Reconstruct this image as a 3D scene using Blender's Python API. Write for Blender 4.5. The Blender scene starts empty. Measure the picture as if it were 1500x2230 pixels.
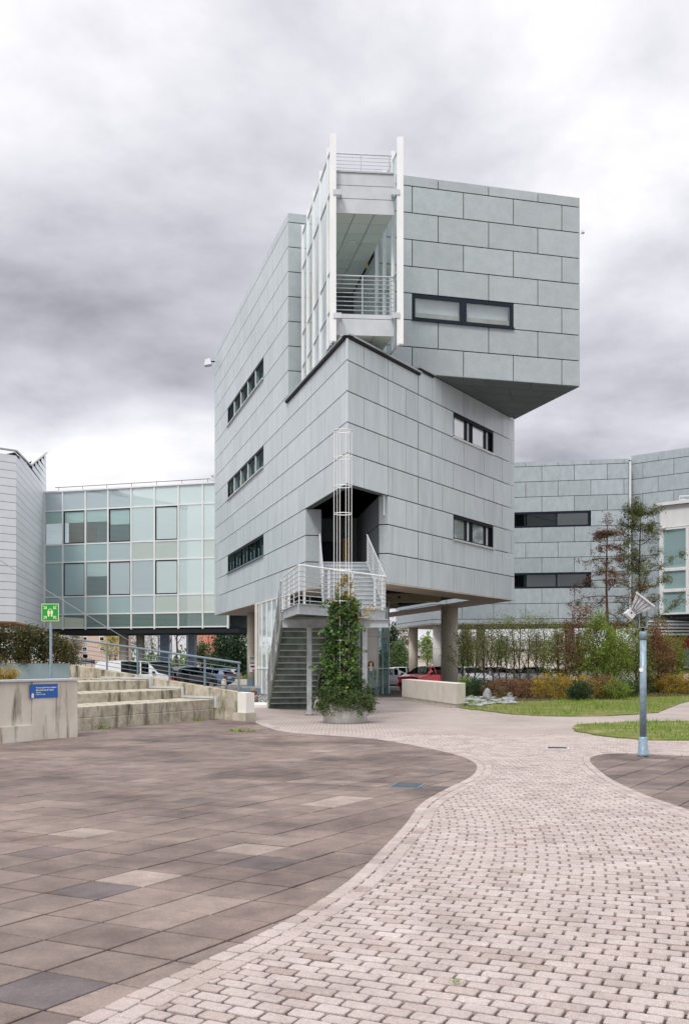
import bpy, math, random
import numpy as np
from mathutils import Vector, Matrix

random.seed(7)
RNG = np.random.default_rng(11)
sc = bpy.context.scene
col = sc.collection
R = math.radians

# ------------------------------------------------------------------ camera
F, H, YH = 2200.0, 1.7, 1438.0           # focal length (photo pixels), eye height, horizon row
cam_d = bpy.data.cameras.new('camera')
cam = bpy.data.objects.new('camera', cam_d)
col.objects.link(cam)
cam.location = (0, 0, H)
cam.rotation_euler = (R(90), 0, 0)
cam_d.sensor_fit = 'HORIZONTAL'
cam_d.sensor_width = 36.0
cam_d.lens = 36.0 * F / 1500.0
cam_d.shift_y = (YH - 1115.0) / 1500.0
cam_d.clip_start = 0.1
cam_d.clip_end = 5000
sc.camera = cam

# ------------------------------------------------------------------ sky
SUN_AZ, SUN_EL = R(205), R(52)            # azimuth from +Y clockwise: behind the camera, to the left
world = bpy.data.worlds.new('World')
sc.world = world
world.use_nodes = True
wn = world.node_tree
wn.nodes.clear()
wl = wn.links.new
def wnode(t, **kw):
    n = wn.nodes.new(t)
    for k, v in kw.items():
        setattr(n, k, v)
    return n
def wmath(op, a, b=None, c=None, clamp=False):
    n = wnode('ShaderNodeMath', operation=op, use_clamp=clamp)
    for i, v in enumerate((a, b, c)):
        if v is None:
            continue
        if isinstance(v, (int, float)):
            n.inputs[i].default_value = v
        else:
            wl(v, n.inputs[i])
    return n.outputs[0]
w_out = wnode('ShaderNodeOutputWorld')
w_bg = wnode('ShaderNodeBackground')
w_bg.inputs['Strength'].default_value = 0.1
w_sky = wnode('ShaderNodeTexSky', sky_type='NISHITA')
w_sky.sun_disc = False
w_sky.sun_elevation = SUN_EL
w_sky.sun_rotation = SUN_AZ
w_tc = wnode('ShaderNodeTexCoord')
w_sep = wnode('ShaderNodeSeparateXYZ')
wl(w_tc.outputs['Generated'], w_sep.inputs[0])
zc = wmath('MAXIMUM', w_sep.outputs[2], 0.0)
inv = wmath('DIVIDE', 1.0, wmath('ADD', zc, 0.22))
w_comb = wnode('ShaderNodeCombineXYZ')
wl(wmath('MULTIPLY', w_sep.outputs[0], inv), w_comb.inputs[0])
wl(wmath('MULTIPLY', w_sep.outputs[1], inv), w_comb.inputs[1])
def wnoise(scale, detail, rough, dist, off):
    m = wnode('ShaderNodeMapping')
    m.inputs['Location'].default_value = off
    wl(w_comb.outputs[0], m.inputs[0])
    n = wnode('ShaderNodeTexNoise')
    n.inputs['Scale'].default_value = scale
    n.inputs['Detail'].default_value = detail
    n.inputs['Roughness'].default_value = rough
    n.inputs['Distortion'].default_value = dist
    wl(m.outputs[0], n.inputs['Vector'])
    return n.outputs['Fac']
def wblob(px, py, sx, sy):
    # a soft cloud mass centred on the direction seen at (px, py)
    u0, v0 = (px - 750) / F, (YH - py) / F
    iy = wmath('DIVIDE', 1.0, wmath('MAXIMUM', w_sep.outputs[1], 0.05))
    du = wmath('MULTIPLY', wmath('SUBTRACT', wmath('MULTIPLY', w_sep.outputs[0], iy), u0), F / sx)
    dv = wmath('MULTIPLY', wmath('SUBTRACT', wmath('MULTIPLY', w_sep.outputs[2], iy), v0), F / sy)
    r2 = wmath('ADD', wmath('MULTIPLY', du, du), wmath('MULTIPLY', dv, dv))
    return wmath('POWER', 2.718, wmath('MULTIPLY', r2, -1.0))
n_big = wnoise(1.5, 9.0, 0.54, 0.25, (3.7, 1.4, 0.0))
n_fin = wnoise(3.2, 9.0, 0.56, 0.12, (8.2, 5.1, 0.0))
L = wmath('ADD', 0.655, wmath('MULTIPLY', wmath('SUBTRACT', n_big, 0.5), 1.1))
L = wmath('ADD', L, wmath('MULTIPLY', wmath('SUBTRACT', n_fin, 0.5), 0.42))
for px, py, sx, sy, a in ((40, 620, 480, 230, -0.12), (420, 770, 340, 150, -0.12), (330, 480, 360, 190, -0.06),
                          (1420, 800, 360, 200, -0.12), (150, 1000, 460, 100, 0.15), (1250, 140, 560, 240, 0.13)):
    L = wmath('ADD', L, wmath('MULTIPLY', wblob(px, py, sx, sy), a))
L = wmath('MAXIMUM', L, 0.20)
# overcast law: the dome brightens towards the zenith
grad = wmath('ADD', 0.88, wmath('MULTIPLY', wmath('POWER', zc, 3.0), 1.9))
L = wmath('MULTIPLY', wmath('MULTIPLY', L, grad), 10.0)
w_ramp = wnode('ShaderNodeMix', data_type='RGBA')
wl(wmath('MULTIPLY', L, 0.12, clamp=True), w_ramp.inputs[0])
w_ramp.inputs[6].default_value = (0.92, 0.915, 1.07, 1)
w_ramp.inputs[7].default_value = (1.0, 0.985, 1.015, 1)
w_mul = wnode('ShaderNodeVectorMath', operation='SCALE')
wl(w_ramp.outputs[2], w_mul.inputs[0])
wl(L, w_mul.inputs['Scale'])
w_mix = wnode('ShaderNodeMix', data_type='RGBA')
w_mix.inputs[0].default_value = 0.93
wl(w_sky.outputs[0], w_mix.inputs[6])
wl(w_mul.outputs[0], w_mix.inputs[7])
wl(w_mix.outputs[2], w_bg.inputs['Color'])
wl(w_bg.outputs[0], w_out.inputs[0])

# ------------------------------------------------------------------ sun, exposure
sun_d = bpy.data.lights.new('sun', 'SUN')
sun_d.energy = 1.5
sun_d.angle = R(14)
sun_d.color = (1.0, 0.96, 0.9)
sun = bpy.data.objects.new('sun', sun_d)
col.objects.link(sun)
sdir = Vector((math.sin(SUN_AZ) * math.cos(SUN_EL), math.cos(SUN_AZ) * math.cos(SUN_EL), math.sin(SUN_EL)))
sun.location = sdir * 60
sun.rotation_euler = sdir.to_track_quat('Z', 'Y').to_euler()
sc.view_settings.view_transform = 'Standard'
sc.view_settings.look = 'None'
sc.view_settings.gamma = 1.0
sc.view_settings.use_curve_mapping = False
sc.view_settings.exposure = 0.45

# ------------------------------------------------------------------ pixel helpers
def W(px, py, Y):
    return Vector(((px - 750) / F * Y, Y, H + (YH - py) / F * Y))
def XP(px, Y):
    return (px - 750) / F * Y
def ZP(py, Y):
    return H + (YH - py) / F * Y
def gz(Y):
    if Y < 47: return 0.0
    if Y < 63: return -0.22 * (Y - 47) / 16
    if Y < 110: return -0.22 - 0.38 * (Y - 63) / 47
    return -0.60
def GP(px, py, h=0.0):
    Y = F * (H - h) / (py - YH)
    return Vector((XP(px, Y), Y, h))

# ------------------------------------------------------------------ objects
OFF = {}
def setp(o, label=None, cat=None, group=None, kind=None):
    if label: o['label'] = label
    if cat: o['category'] = cat
    if group: o['group'] = group
    if kind: o['kind'] = kind
    return o
def thing(name, label, cat, loc=(0, 0, 0), group=None):
    o = bpy.data.objects.new(name, None)
    o.empty_display_size = 0.3
    col.objects.link(o)
    o.location = loc
    OFF[o] = Vector(loc)
    return setp(o, label, cat, group)

class MB:
    def __init__(s):
        s.v = []; s.f = []; s.c = []
    def add(s, vs, fs):
        n = len(s.v)
        s.v.extend([tuple(x) for x in vs])
        s.f.extend([tuple(i + n for i in f) for f in fs])
        return s
    def hexa(s, p):      # p: 4 bottom (ccw from above) + 4 top
        return s.add(p, [(3, 2, 1, 0), (4, 5, 6, 7), (0, 1, 5, 4), (1, 2, 6, 5), (2, 3, 7, 6), (3, 0, 4, 7)])
    def box(s, x0, x1, y0, y1, z0, z1):
        return s.hexa([(x0, y0, z0), (x1, y0, z0), (x1, y1, z0), (x0, y1, z0), (x0, y0, z1), (x1, y0, z1), (x1, y1, z1), (x0, y1, z1)])
    def fbox(s, o, u, n, a0, a1, b0, b1, z0, z1):
        # box in a frame: a along u, b along n, z up
        o = Vector(o); u = Vector((u[0], u[1], 0)); n = Vector((n[0], n[1], 0)); k = Vector((0, 0, 1))
        P = lambda a, b, z: o + u * a + n * b + k * z
        if u.cross(n).z < 0:
            b0, b1 = b1, b0
        return s.hexa([P(a0, b0, z0), P(a1, b0, z0), P(a1, b1, z0), P(a0, b1, z0), P(a0, b0, z1), P(a1, b0, z1), P(a1, b1, z1), P(a0, b1, z1)])
    def prism(s, poly, z0, z1):
        n = len(poly)
        ar = sum(poly[i][0] * poly[(i + 1) % n][1] - poly[(i + 1) % n][0] * poly[i][1] for i in range(n))
        if ar < 0: poly = poly[::-1]
        zf0 = z0 if callable(z0) else (lambda p: z0)
        zf1 = z1 if callable(z1) else (lambda p: z1)
        vs = [(p[0], p[1], zf0(p)) for p in poly] + [(p[0], p[1], zf1(p)) for p in poly]
        fs = [tuple(range(n - 1, -1, -1)), tuple(range(n, 2 * n))]
        fs += [(i, (i + 1) % n, n + (i + 1) % n, n + i) for i in range(n)]
        return s.add(vs, fs)
    def bar(s, a, b, w, h=None, up=(0, 0, 1)):
        # square bar from a to b
        h = h or w
        a = Vector(a); b = Vector(b); d = (b - a).normalized(); up = Vector(up)
        if abs(d.dot(up)) > 0.98: up = Vector((1, 0, 0))
        x = d.cross(up).normalized(); y = x.cross(d).normalized()
        q = [x * -w / 2 + y * -h / 2, x * w / 2 + y * -h / 2, x * w / 2 + y * h / 2, x * -w / 2 + y * h / 2]
        vs = [a + k for k in q] + [b + k for k in q]
        return s.add(vs, [(0, 1, 2, 3), (7, 6, 5, 4), (1, 0, 4, 5), (2, 1, 5, 6), (3, 2, 6, 7), (0, 3, 7, 4)])
    def tube(s, pts, rad, n=8, cap=True):
        pts = [Vector(p) for p in pts]
        m = len(pts)
        if not hasattr(rad, '__len__'): rad = [rad] * m
        base = len(s.v)
        px = None
        for i, p in enumerate(pts):
            d = (pts[min(i + 1, m - 1)] - pts[max(i - 1, 0)])
            d = d.normalized() if d.length > 1e-9 else Vector((0, 0, 1))
            if px is None:
                px = d.orthogonal().normalized()
            else:
                px = px - d * px.dot(d)
                px = px.normalized() if px.length > 1e-6 else d.orthogonal().normalized()
            py = d.cross(px)
            for k in range(n):
                a = 2 * math.pi * k / n
                s.v.append(tuple(p + (px * math.cos(a) + py * math.sin(a)) * rad[i]))
        for i in range(m - 1):
            for k in range(n):
                a = base + i * n + k; b = base + i * n + (k + 1) % n
                s.f.append((a, b, b + n, a + n))
        if cap:
            s.f.append(tuple(base + k for k in range(n - 1, -1, -1)))
            s.f.append(tuple(base + (m - 1) * n + k for k in range(n)))
        return s
    def lathe(s, prof, c=(0, 0, 0), n=24, cap=True):
        base = len(s.v); m = len(prof)
        for r, z in prof:
            for k in range(n):
                a = 2 * math.pi * k / n
                s.v.append((c[0] + r * math.cos(a), c[1] + r * math.sin(a), c[2] + z))
        for i in range(m - 1):
            for k in range(n):
                a = base + i * n + k; b = base + i * n + (k + 1) % n
                s.f.append((a, b, b + n, a + n))
        if cap:
            s.f.append(tuple(base + k for k in range(n - 1, -1, -1)))
            s.f.append(tuple(base + (m - 1) * n + k for k in range(n)))
        return s
    def loft(s, rings, closed=True, cap=True):
        base = len(s.v); m = len(rings); n = len(rings[0])
        for r in rings:
            s.v.extend([tuple(p) for p in r])
        for i in range(m - 1):
            for k in range(n if closed else n - 1):
                a = base + i * n + k; b = base + i * n + (k + 1) % n
                s.f.append((a, b, b + n, a + n))
        if cap:
            s.f.append(tuple(base + k for k in range(n - 1, -1, -1)))
            s.f.append(tuple(base + (m - 1) * n + k for k in range(n)))
        return s
    def build(s, name, mat, parent=None, smooth=False, label=None, cat=None, group=None, kind=None, loc=None, bevel=0):
        me = bpy.data.meshes.new(name)
        vs = s.v
        if parent is not None:
            o0 = OFF[parent]
        elif loc is not None:
            o0 = Vector(loc)
        else:
            a = np.array(vs)
            o0 = Vector((float((a[:, 0].min() + a[:, 0].max()) / 2), float((a[:, 1].min() + a[:, 1].max()) / 2), float(a[:, 2].min())))
        me.from_pydata([(x - o0[0], y - o0[1], z - o0[2]) for x, y, z in vs], [], s.f)
        me.update()
        if smooth:
            me.polygons.foreach_set('use_smooth', [True] * len(me.polygons))
        if mat: me.materials.append(mat)
        o = bpy.data.objects.new(name, me)
        col.objects.link(o)
        if parent is not None:
            o.parent = parent
        else:
            o.location = o0
        OFF[o] = o0
        if bevel:
            b = o.modifiers.new('bevel', 'BEVEL'); b.width = bevel; b.segments = 2; b.limit_method = 'ANGLE'
        return setp(o, label, cat, group, kind)

def link_mesh(name, me, parent, loc, rotz=0.0):
    o = bpy.data.objects.new(name, me)
    col.objects.link(o)
    o.parent = parent
    o.location = Vector(loc) - OFF[parent]
    o.rotation_euler = (0, 0, rotz)
    OFF[o] = Vector(loc)
    return o
def copy_tree(o, parent=None):
    c = o.copy(); col.objects.link(c); c.parent = parent
    for ch in o.children:
        copy_tree(ch, c)
    return c

# ------------------------------------------------------------------ materials
MATS = {}
def nodes_of(name):
    m = bpy.data.materials.new(name)
    m.use_nodes = True
    nt = m.node_tree
    b = nt.nodes['Principled BSDF']
    MATS[name] = m
    return m, nt, b
def mnode(nt, t, **kw):
    n = nt.nodes.new(t)
    for k, v in kw.items():
        if k == 'inp':
            for kk, vv in v.items(): n.inputs[kk].default_value = vv
        else:
            setattr(n, k, v)
    return n
def c4(c): return (c[0], c[1], c[2], 1.0)
def mat(name, c, rough=0.6, spec=0.5, c2=None, scale=4.0, stretch=(1, 1, 1), lo=0.35, hi=0.65, rnd=0.0, bump=0.0, bscale=40.0, metal=0.0,
        c3=None, scale3=1.0, stretch3=(1, 1, 1), lo3=0.55, hi3=0.75, detail=4.0, attr=None, coat=0.0):
    """colour noise between c and c2, optional stain layer c3, per-object tone jitter rnd, bump grain"""
    m, nt, b = nodes_of(name)
    L = nt.links.new
    b.inputs['Roughness'].default_value = rough
    b.inputs['Specular IOR Level'].default_value = spec
    b.inputs['Metallic'].default_value = metal
    b.inputs['Base Color'].default_value = c4(c)
    if coat:
        b.inputs['Coat Weight'].default_value = coat
        b.inputs['Coat Roughness'].default_value = 0.04
    geo = mnode(nt, 'ShaderNodeNewGeometry')
    out = None
    def noise(sc_, st, det):
        mp = mnode(nt, 'ShaderNodeMapping', inp={'Scale': st})
        L(geo.outputs['Position'], mp.inputs[0])
        n = mnode(nt, 'ShaderNodeTexNoise', inp={'Scale': sc_, 'Detail': det, 'Roughness': 0.6})
        L(mp.outputs[0], n.inputs['Vector'])
        return n.outputs['Fac']
    def rng(f, a, z):
        r = mnode(nt, 'ShaderNodeMapRange', inp={'From Min': a, 'From Max': z})
        L(f, r.inputs[0]); return r.outputs[0]
    def mix(f, A, B):
        x = mnode(nt, 'ShaderNodeMix', data_type='RGBA')
        L(f, x.inputs[0])
        for i, v in ((6, A), (7, B)):
            if isinstance(v, tuple): x.inputs[i].default_value = v
            else: L(v, x.inputs[i])
        return x.outputs[2]
    if c2 is not None:
        out = mix(rng(noise(scale, stretch, detail), lo, hi), c4(c), c4(c2))
    if c3 is not None:
        out = mix(rng(noise(scale3, stretch3, 5.0), lo3, hi3), out if out else c4(c), c4(c3))
    if rnd or attr:
        if attr:
            src = mnode(nt, 'ShaderNodeAttribute', attribute_name=attr).outputs['Fac']
        else:
            src = mnode(nt, 'ShaderNodeObjectInfo').outputs['Random']
        r = mnode(nt, 'ShaderNodeMapRange', inp={'From Min': 0.0, 'From Max': 1.0, 'To Min': 1.0 - rnd, 'To Max': 1.0 + rnd})
        L(src, r.inputs[0])
        hs = mnode(nt, 'ShaderNodeHueSaturation')
        if out: L(out, hs.inputs['Color'])
        else: hs.inputs['Color'].default_value = c4(c)
        L(r.outputs[0], hs.inputs['Value'])
        out = hs.outputs[0]
    if out: L(out, b.inputs['Base Color'])
    if bump:
        bp = mnode(nt, 'ShaderNodeBump', inp={'Strength': bump, 'Distance': 0.02})
        L(noise(bscale, (1, 1, 1), 3.0), bp.inputs['Height'])
        L(bp.outputs[0], b.inputs['Normal'])
    return m
def glass(name, tint, gloss=(0.9, 0.95, 0.95), ior=1.6, rough=0.01, opac=0.0, body=(0.1, 0.15, 0.15)):
    m, nt, b = nodes_of(name)
    L = nt.links.new
    o = nt.nodes['Material Output']
    tr = mnode(nt, 'ShaderNodeBsdfTransparent'); tr.inputs[0].default_value = c4(tint)
    gl = mnode(nt, 'ShaderNodeBsdfGlossy', inp={'Roughness': rough}); gl.inputs[0].default_value = c4(gloss)
    df = mnode(nt, 'ShaderNodeBsdfDiffuse'); df.inputs[0].default_value = c4(body)
    m1 = mnode(nt, 'ShaderNodeMixShader'); m1.inputs[0].default_value = opac
    L(tr.outputs[0], m1.inputs[1]); L(df.outputs[0], m1.inputs[2])
    fr = mnode(nt, 'ShaderNodeFresnel', inp={'IOR': ior})
    m2 = mnode(nt, 'ShaderNodeMixShader')
    L(fr.outputs[0], m2.inputs[0]); L(m1.outputs[0], m2.inputs[1]); L(gl.outputs[0], m2.inputs[2])
    ge = mnode(nt, 'ShaderNodeNewGeometry')
    t2 = mnode(nt, 'ShaderNodeBsdfTransparent')
    m3 = mnode(nt, 'ShaderNodeMixShader')      # the far side of a pane adds nothing
    L(ge.outputs['Backfacing'], m3.inputs[0]); L(m2.outputs[0], m3.inputs[1]); L(t2.outputs[0], m3.inputs[2])
    L(m3.outputs[0], o.inputs['Surface'])
    nt.nodes.remove(b)
    return m
def emit(name, c, s):
    m, nt, b = nodes_of(name)
    b.inputs['Base Color'].default_value = c4(c)
    b.inputs['Emission Color'].default_value = c4(c)
    b.inputs['Emission Strength'].default_value = s
    return m
def leafmat(name, stops, rough=0.55, trans=0.25):
    """foliage: colour per leaf from the 'tone' attribute"""
    m, nt, b = nodes_of(name)
    L = nt.links.new
    at = mnode(nt, 'ShaderNodeAttribute', attribute_name='tone')
    cr = mnode(nt, 'ShaderNodeValToRGB')
    el = cr.color_ramp.elements
    while len(el) < len(stops): el.new(0.5)
    for i, c in enumerate(stops):
        el[i].position = i / (len(stops) - 1); el[i].color = c4(c)
    L(at.outputs['Fac'], cr.inputs[0])
    L(cr.outputs[0], b.inputs['Base Color'])
    b.inputs['Roughness'].default_value = rough
    b.inputs['Specular IOR Level'].default_value = 0.35
    tl = mnode(nt, 'ShaderNodeBsdfTranslucent')
    L(cr.outputs[0], tl.inputs[0])
    mx = mnode(nt, 'ShaderNodeMixShader'); mx.inputs[0].default_value = trans
    L(b.outputs[0], mx.inputs[1]); L(tl.outputs[0], mx.inputs[2])
    L(mx.outputs[0], nt.nodes['Material Output'].inputs['Surface'])
    return m

mat('panel', (0.565, 0.625, 0.64), 0.36, 0.55, (0.50, 0.56, 0.578), scale=1.6, stretch=(1, 1, 0.35), rnd=0.055, bump=0.04, bscale=60, c3=(0.44, 0.485, 0.49), scale3=2.4, stretch3=(1, 1, 0.12), lo3=0.52, hi3=0.82)
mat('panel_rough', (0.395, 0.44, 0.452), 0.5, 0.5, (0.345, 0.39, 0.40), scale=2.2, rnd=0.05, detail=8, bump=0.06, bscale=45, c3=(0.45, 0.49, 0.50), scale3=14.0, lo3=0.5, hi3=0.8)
mat('panel_rear', (0.42, 0.475, 0.50), 0.45, 0.5, (0.35, 0.405, 0.43), scale=3.0, stretch=(1, 1, 0.5), rnd=0.07, detail=6)
mat('core', (0.025, 0.03, 0.032), 0.9, 0.1)
mat('soffit', (0.66, 0.59, 0.50), 0.7, 0.3, (0.58, 0.52, 0.44), scale=1.2, rnd=0.05)
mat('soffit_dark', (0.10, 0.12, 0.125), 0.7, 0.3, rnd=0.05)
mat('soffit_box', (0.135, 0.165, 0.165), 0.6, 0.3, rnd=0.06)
mat('coping', (0.42, 0.44, 0.45), 0.4, 0.5, metal=0.3)
mat('frame_dark', (0.008, 0.012, 0.016), 0.6, 0.15)
mat('frame_navy', (0.010, 0.018, 0.030), 0.55, 0.2)
mat('sill', (0.55, 0.56, 0.55), 0.45, 0.5)
mat('white_steel', (0.80, 0.81, 0.80), 0.4, 0.5, (0.73, 0.74, 0.73), scale=2.0, stretch=(1, 1, 0.3))
mat('white_paint', (0.8, 0.8, 0.79), 0.5, 0.5)
mat('light_metal', (0.55, 0.58, 0.60), 0.4, 0.5, (0.48, 0.51, 0.53), scale=1.5)
mat('galv', (0.50, 0.52, 0.53), 0.45, 0.5, (0.40, 0.43, 0.45), scale=9.0, metal=0.35, c3=(0.30, 0.31, 0.29), scale3=2.2, lo3=0.52, hi3=0.8)
mat('galv_stain', (0.22, 0.275, 0.235), 0.55, 0.4, (0.105, 0.15, 0.115), scale=3.0, stretch=(1, 1, 0.4), metal=0.2, c3=(0.40, 0.36, 0.29), scale3=1.3, lo3=0.58, hi3=0.8)
mat('grey_steel', (0.17, 0.23, 0.27), 0.45, 0.5, metal=0.2)
mat('post_galv', (0.30, 0.39, 0.46), 0.45, 0.5, (0.22, 0.31, 0.38), scale=26.0, stretch=(1, 1, 0.6), metal=0.25, lo=0.42, hi=0.58)
mat('concrete', (0.56, 0.52, 0.44), 0.85, 0.2, (0.47, 0.43, 0.36), scale=3.0, c3=(0.32, 0.29, 0.22), scale3=1.6, stretch3=(1, 1, 0.25), lo3=0.56, hi3=0.78, bump=0.15, bscale=30)
mat('concrete_light', (0.66, 0.62, 0.55), 0.85, 0.2, (0.58, 0.54, 0.46), scale=2.0, c3=(0.44, 0.41, 0.32), scale3=2.2, stretch3=(1, 1, 0.2), lo3=0.60, hi3=0.85, bump=0.08, bscale=30)
mat('concrete_white', (0.80, 0.78, 0.74), 0.75, 0.2, (0.73, 0.71, 0.67), scale=2.0)
mat('concrete_old', (0.52, 0.475, 0.385), 0.9, 0.2, (0.36, 0.325, 0.25), scale=5.0, detail=8, lo=0.38, hi=0.62, c3=(0.115, 0.105, 0.075), scale3=4.5, stretch3=(1, 1, 0.22), lo3=0.50, hi3=0.68, bump=0.5, bscale=22)
mat('concrete_wall', (0.66, 0.62, 0.545), 0.9, 0.2, (0.56, 0.51, 0.43), scale=1.6, detail=8, lo=0.40, hi=0.66, c3=(0.17, 0.155, 0.11), scale3=3.0, stretch3=(1, 1, 0.16), lo3=0.555, hi3=0.68, bump=0.25, bscale=18)
mat('col_concrete', (0.64, 0.59, 0.49), 0.85, 0.2, (0.56, 0.51, 0.41), scale=1.8, stretch=(1, 1, 0.4), c3=(0.36, 0.36, 0.24), scale3=1.5, stretch3=(1, 1, 0.3), lo3=0.55, hi3=0.8, bump=0.1, bscale=25)
mat('beam', (0.58, 0.50, 0.33), 0.8, 0.2, (0.44, 0.37, 0.24), scale=2.5, stretch=(0.4, 0.4, 3))
mat('asphalt', (0.17, 0.155, 0.155), 0.9, 0.2, (0.13, 0.12, 0.122), scale=0.6, bump=0.2, bscale=60)
mat('soil', (0.105, 0.075, 0.058), 0.95, 0.1, (0.07, 0.05, 0.04), scale=20.0)
mat('gate_red', (0.42, 0.025, 0.03), 0.5, 0.4, rnd=0.05)
mat('rubber', (0.02, 0.02, 0.02), 0.7, 0.3)
mat('black', (0.012, 0.012, 0.012), 0.6, 0.3)
mat('stone', (0.33, 0.35, 0.36), 0.9, 0.2, (0.22, 0.24, 0.245), scale=6.0, rnd=0.25, bump=0.3, bscale=15)
mat('rock_brown', (0.26, 0.20, 0.135), 0.9, 0.2, (0.13, 0.10, 0.07), scale=7.0, bump=0.5, bscale=14)
mat('bark', (0.10, 0.075, 0.055), 0.9, 0.1, (0.06, 0.045, 0.035), scale=14.0, stretch=(1, 1, 0.3))
mat('bark_red', (0.14, 0.075, 0.05), 0.9, 0.1, (0.08, 0.045, 0.032), scale=14.0, stretch=(1, 1, 0.3))
mat('grass_ground', (0.16, 0.17, 0.055), 0.95, 0.1, (0.10, 0.15, 0.03), scale=1.3, detail=6, c3=(0.30, 0.235, 0.14), scale3=1.1, lo3=0.50, hi3=0.70)
glass('pane', (0.80, 0.88, 0.88), ior=1.6)
glass('pane_left', (0.55, 0.68, 0.68), gloss=(0.12, 0.15, 0.15), ior=1.6)
glass('pane_dark', (0.16, 0.24, 0.25), ior=2.2)
glass('pane_painted_sky', (0.75, 0.82, 0.82), ior=4.0, opac=0.9, body=(0.95, 0.97, 0.97))  # near-white body stands in for bright sky mirrored in the pane
glass('pane_pale', (0.86, 0.96, 0.95), ior=2.0, opac=0.55, body=(0.90, 0.97, 0.96))
glass('pane_corridor', (0.90, 0.98, 0.97), ior=2.4, opac=0.45, body=(0.92, 0.99, 0.98))  # white diffuse body paints the pale sky reflection into the glass
glass('pane_teal', (0.34, 0.56, 0.55), ior=2.1, opac=0.30, body=(0.30, 0.47, 0.46))
glass('car_glass', (0.10, 0.14, 0.14), ior=1.9)
# ================================================================== ground
M = MATS
def tonemat(name, stops, rough, nscale, namt, stain=None, bump=0.25, bscale=90):
    m, nt, b = nodes_of(name)
    L = nt.links.new
    at = mnode(nt, 'ShaderNodeAttribute', attribute_name='tone')
    cr = mnode(nt, 'ShaderNodeValToRGB')
    el = cr.color_ramp.elements
    while len(el) < len(stops): el.new(0.5)
    for i, (p, c) in enumerate(stops):
        el[i].position = p; el[i].color = c4(c)
    L(at.outputs['Fac'], cr.inputs[0])
    geo = mnode(nt, 'ShaderNodeNewGeometry')
    def nz(s, d):
        n = mnode(nt, 'ShaderNodeTexNoise', inp={'Scale': s, 'Detail': d, 'Roughness': 0.65})
        L(geo.outputs['Position'], n.inputs['Vector']); return n.outputs['Fac']
    def rg(f, a, z, ta, tz):
        r = mnode(nt, 'ShaderNodeMapRange', inp={'From Min': a, 'From Max': z, 'To Min': ta, 'To Max': tz}); L(f, r.inputs[0]); return r.outputs[0]
    def mulv(cin, f):
        x = mnode(nt, 'ShaderNodeVectorMath', operation='SCALE'); L(cin, x.inputs[0]); L(f, x.inputs['Scale']); return x.outputs[0]
    c = mulv(cr.outputs[0], rg(nz(nscale, 5.0), 0.3, 0.7, 1 - namt, 1 + namt))
    c = mulv(c, rg(nz(150.0, 2.0), 0.3, 0.7, 0.74, 1.26))
    c = mulv(c, rg(nz(38.0, 4.0), 0.3, 0.7, 0.88, 1.12))
    if stain:
        c = mulv(c, rg(nz(stain[0], 6.0), stain[1], stain[2], 1.0, stain[3]))
    L(c, b.inputs['Base Color'])
    b.inputs['Roughness'].default_value = rough
    b.inputs['Specular IOR Level'].default_value = 0.3
    bp = mnode(nt, 'ShaderNodeBump', inp={'Strength': bump, 'Distance': 0.01})
    L(nz(bscale, 3.0), bp.inputs['Height']); L(bp.outputs[0], b.inputs['Normal'])
    return m
tonemat('slab', [(0.0, (0.132, 0.110, 0.112)), (0.12, (0.155, 0.122, 0.114)), (0.2, (0.185, 0.140, 0.124)), (0.6, (0.208, 0.160, 0.141)), (0.88, (0.235, 0.184, 0.163)), (1.0, (0.32, 0.262, 0.233))],
        0.82, 3.0, 0.22, stain=(0.45, 0.43, 0.64, 0.52))
tonemat('brick', [(0.0, (0.285, 0.222, 0.198)), (0.5, (0.378, 0.318, 0.297)), (1.0, (0.43, 0.378, 0.358))], 0.85, 2.2, 0.14, stain=(0.9, 0.54, 0.72, 0.80))
# paving too far off to tell its bricks apart
def far_paving():
    m, nt, b = nodes_of('far_paving')
    L = nt.links.new
    geo = mnode(nt, 'ShaderNodeNewGeometry')
    br = mnode(nt, 'ShaderNodeTexBrick', inp={'Scale': 1.0, 'Mortar Size': 0.012, 'Brick Width': 0.183, 'Row Height': 0.112, 'Bias': 0.0, 'Mortar Smooth': 0.3})
    br.inputs['Color1'].default_value = c4((0.42, 0.37, 0.345)); br.inputs['Color2'].default_value = c4((0.365, 0.315, 0.29)); br.inputs['Mortar'].default_value = c4((0.20, 0.155, 0.135))
    L(geo.outputs['Position'], br.inputs['Vector'])
    n = mnode(nt, 'ShaderNodeTexNoise', inp={'Scale': 0.5, 'Detail': 6.0}); L(geo.outputs['Position'], n.inputs['Vector'])
    r = mnode(nt, 'ShaderNodeMapRange', inp={'From Min': 0.4, 'From Max': 0.7, 'To Min': 1.04, 'To Max': 0.82}); L(n.outputs['Fac'], r.inputs[0])
    x = mnode(nt, 'ShaderNodeVectorMath', operation='SCALE'); L(br.outputs['Color'], x.inputs[0]); L(r.outputs[0], x.inputs['Scale'])
    L(x.outputs[0], b.inputs['Base Color']); b.inputs['Roughness'].default_value = 0.85
    b.inputs['Specular IOR Level'].default_value = 0.3
    return m
far_paving()

# one sheet to the horizon
g = MB()
ys = [-30, 3, 20, 46.9, 47, 51, 55, 59, 63, 75, 90, 110, 200, 500, 1500, 4000]
xs = [-2500, -600, -200, -80, -40, -15, 0, 15, 40, 80, 200, 600, 2500]
for y in ys:
    for x in xs:
        g.v.append((x, y, gz(y) - 0.06))
for j in range(len(ys) - 1):
    for i in range(len(xs) - 1):
        a = j * len(xs) + i
        g.f.append((a, a + 1, a + 1 + len(xs), a + len(xs)))
g.build('ground', M['asphalt'], kind='structure', loc=(0, 0, 0))

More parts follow.
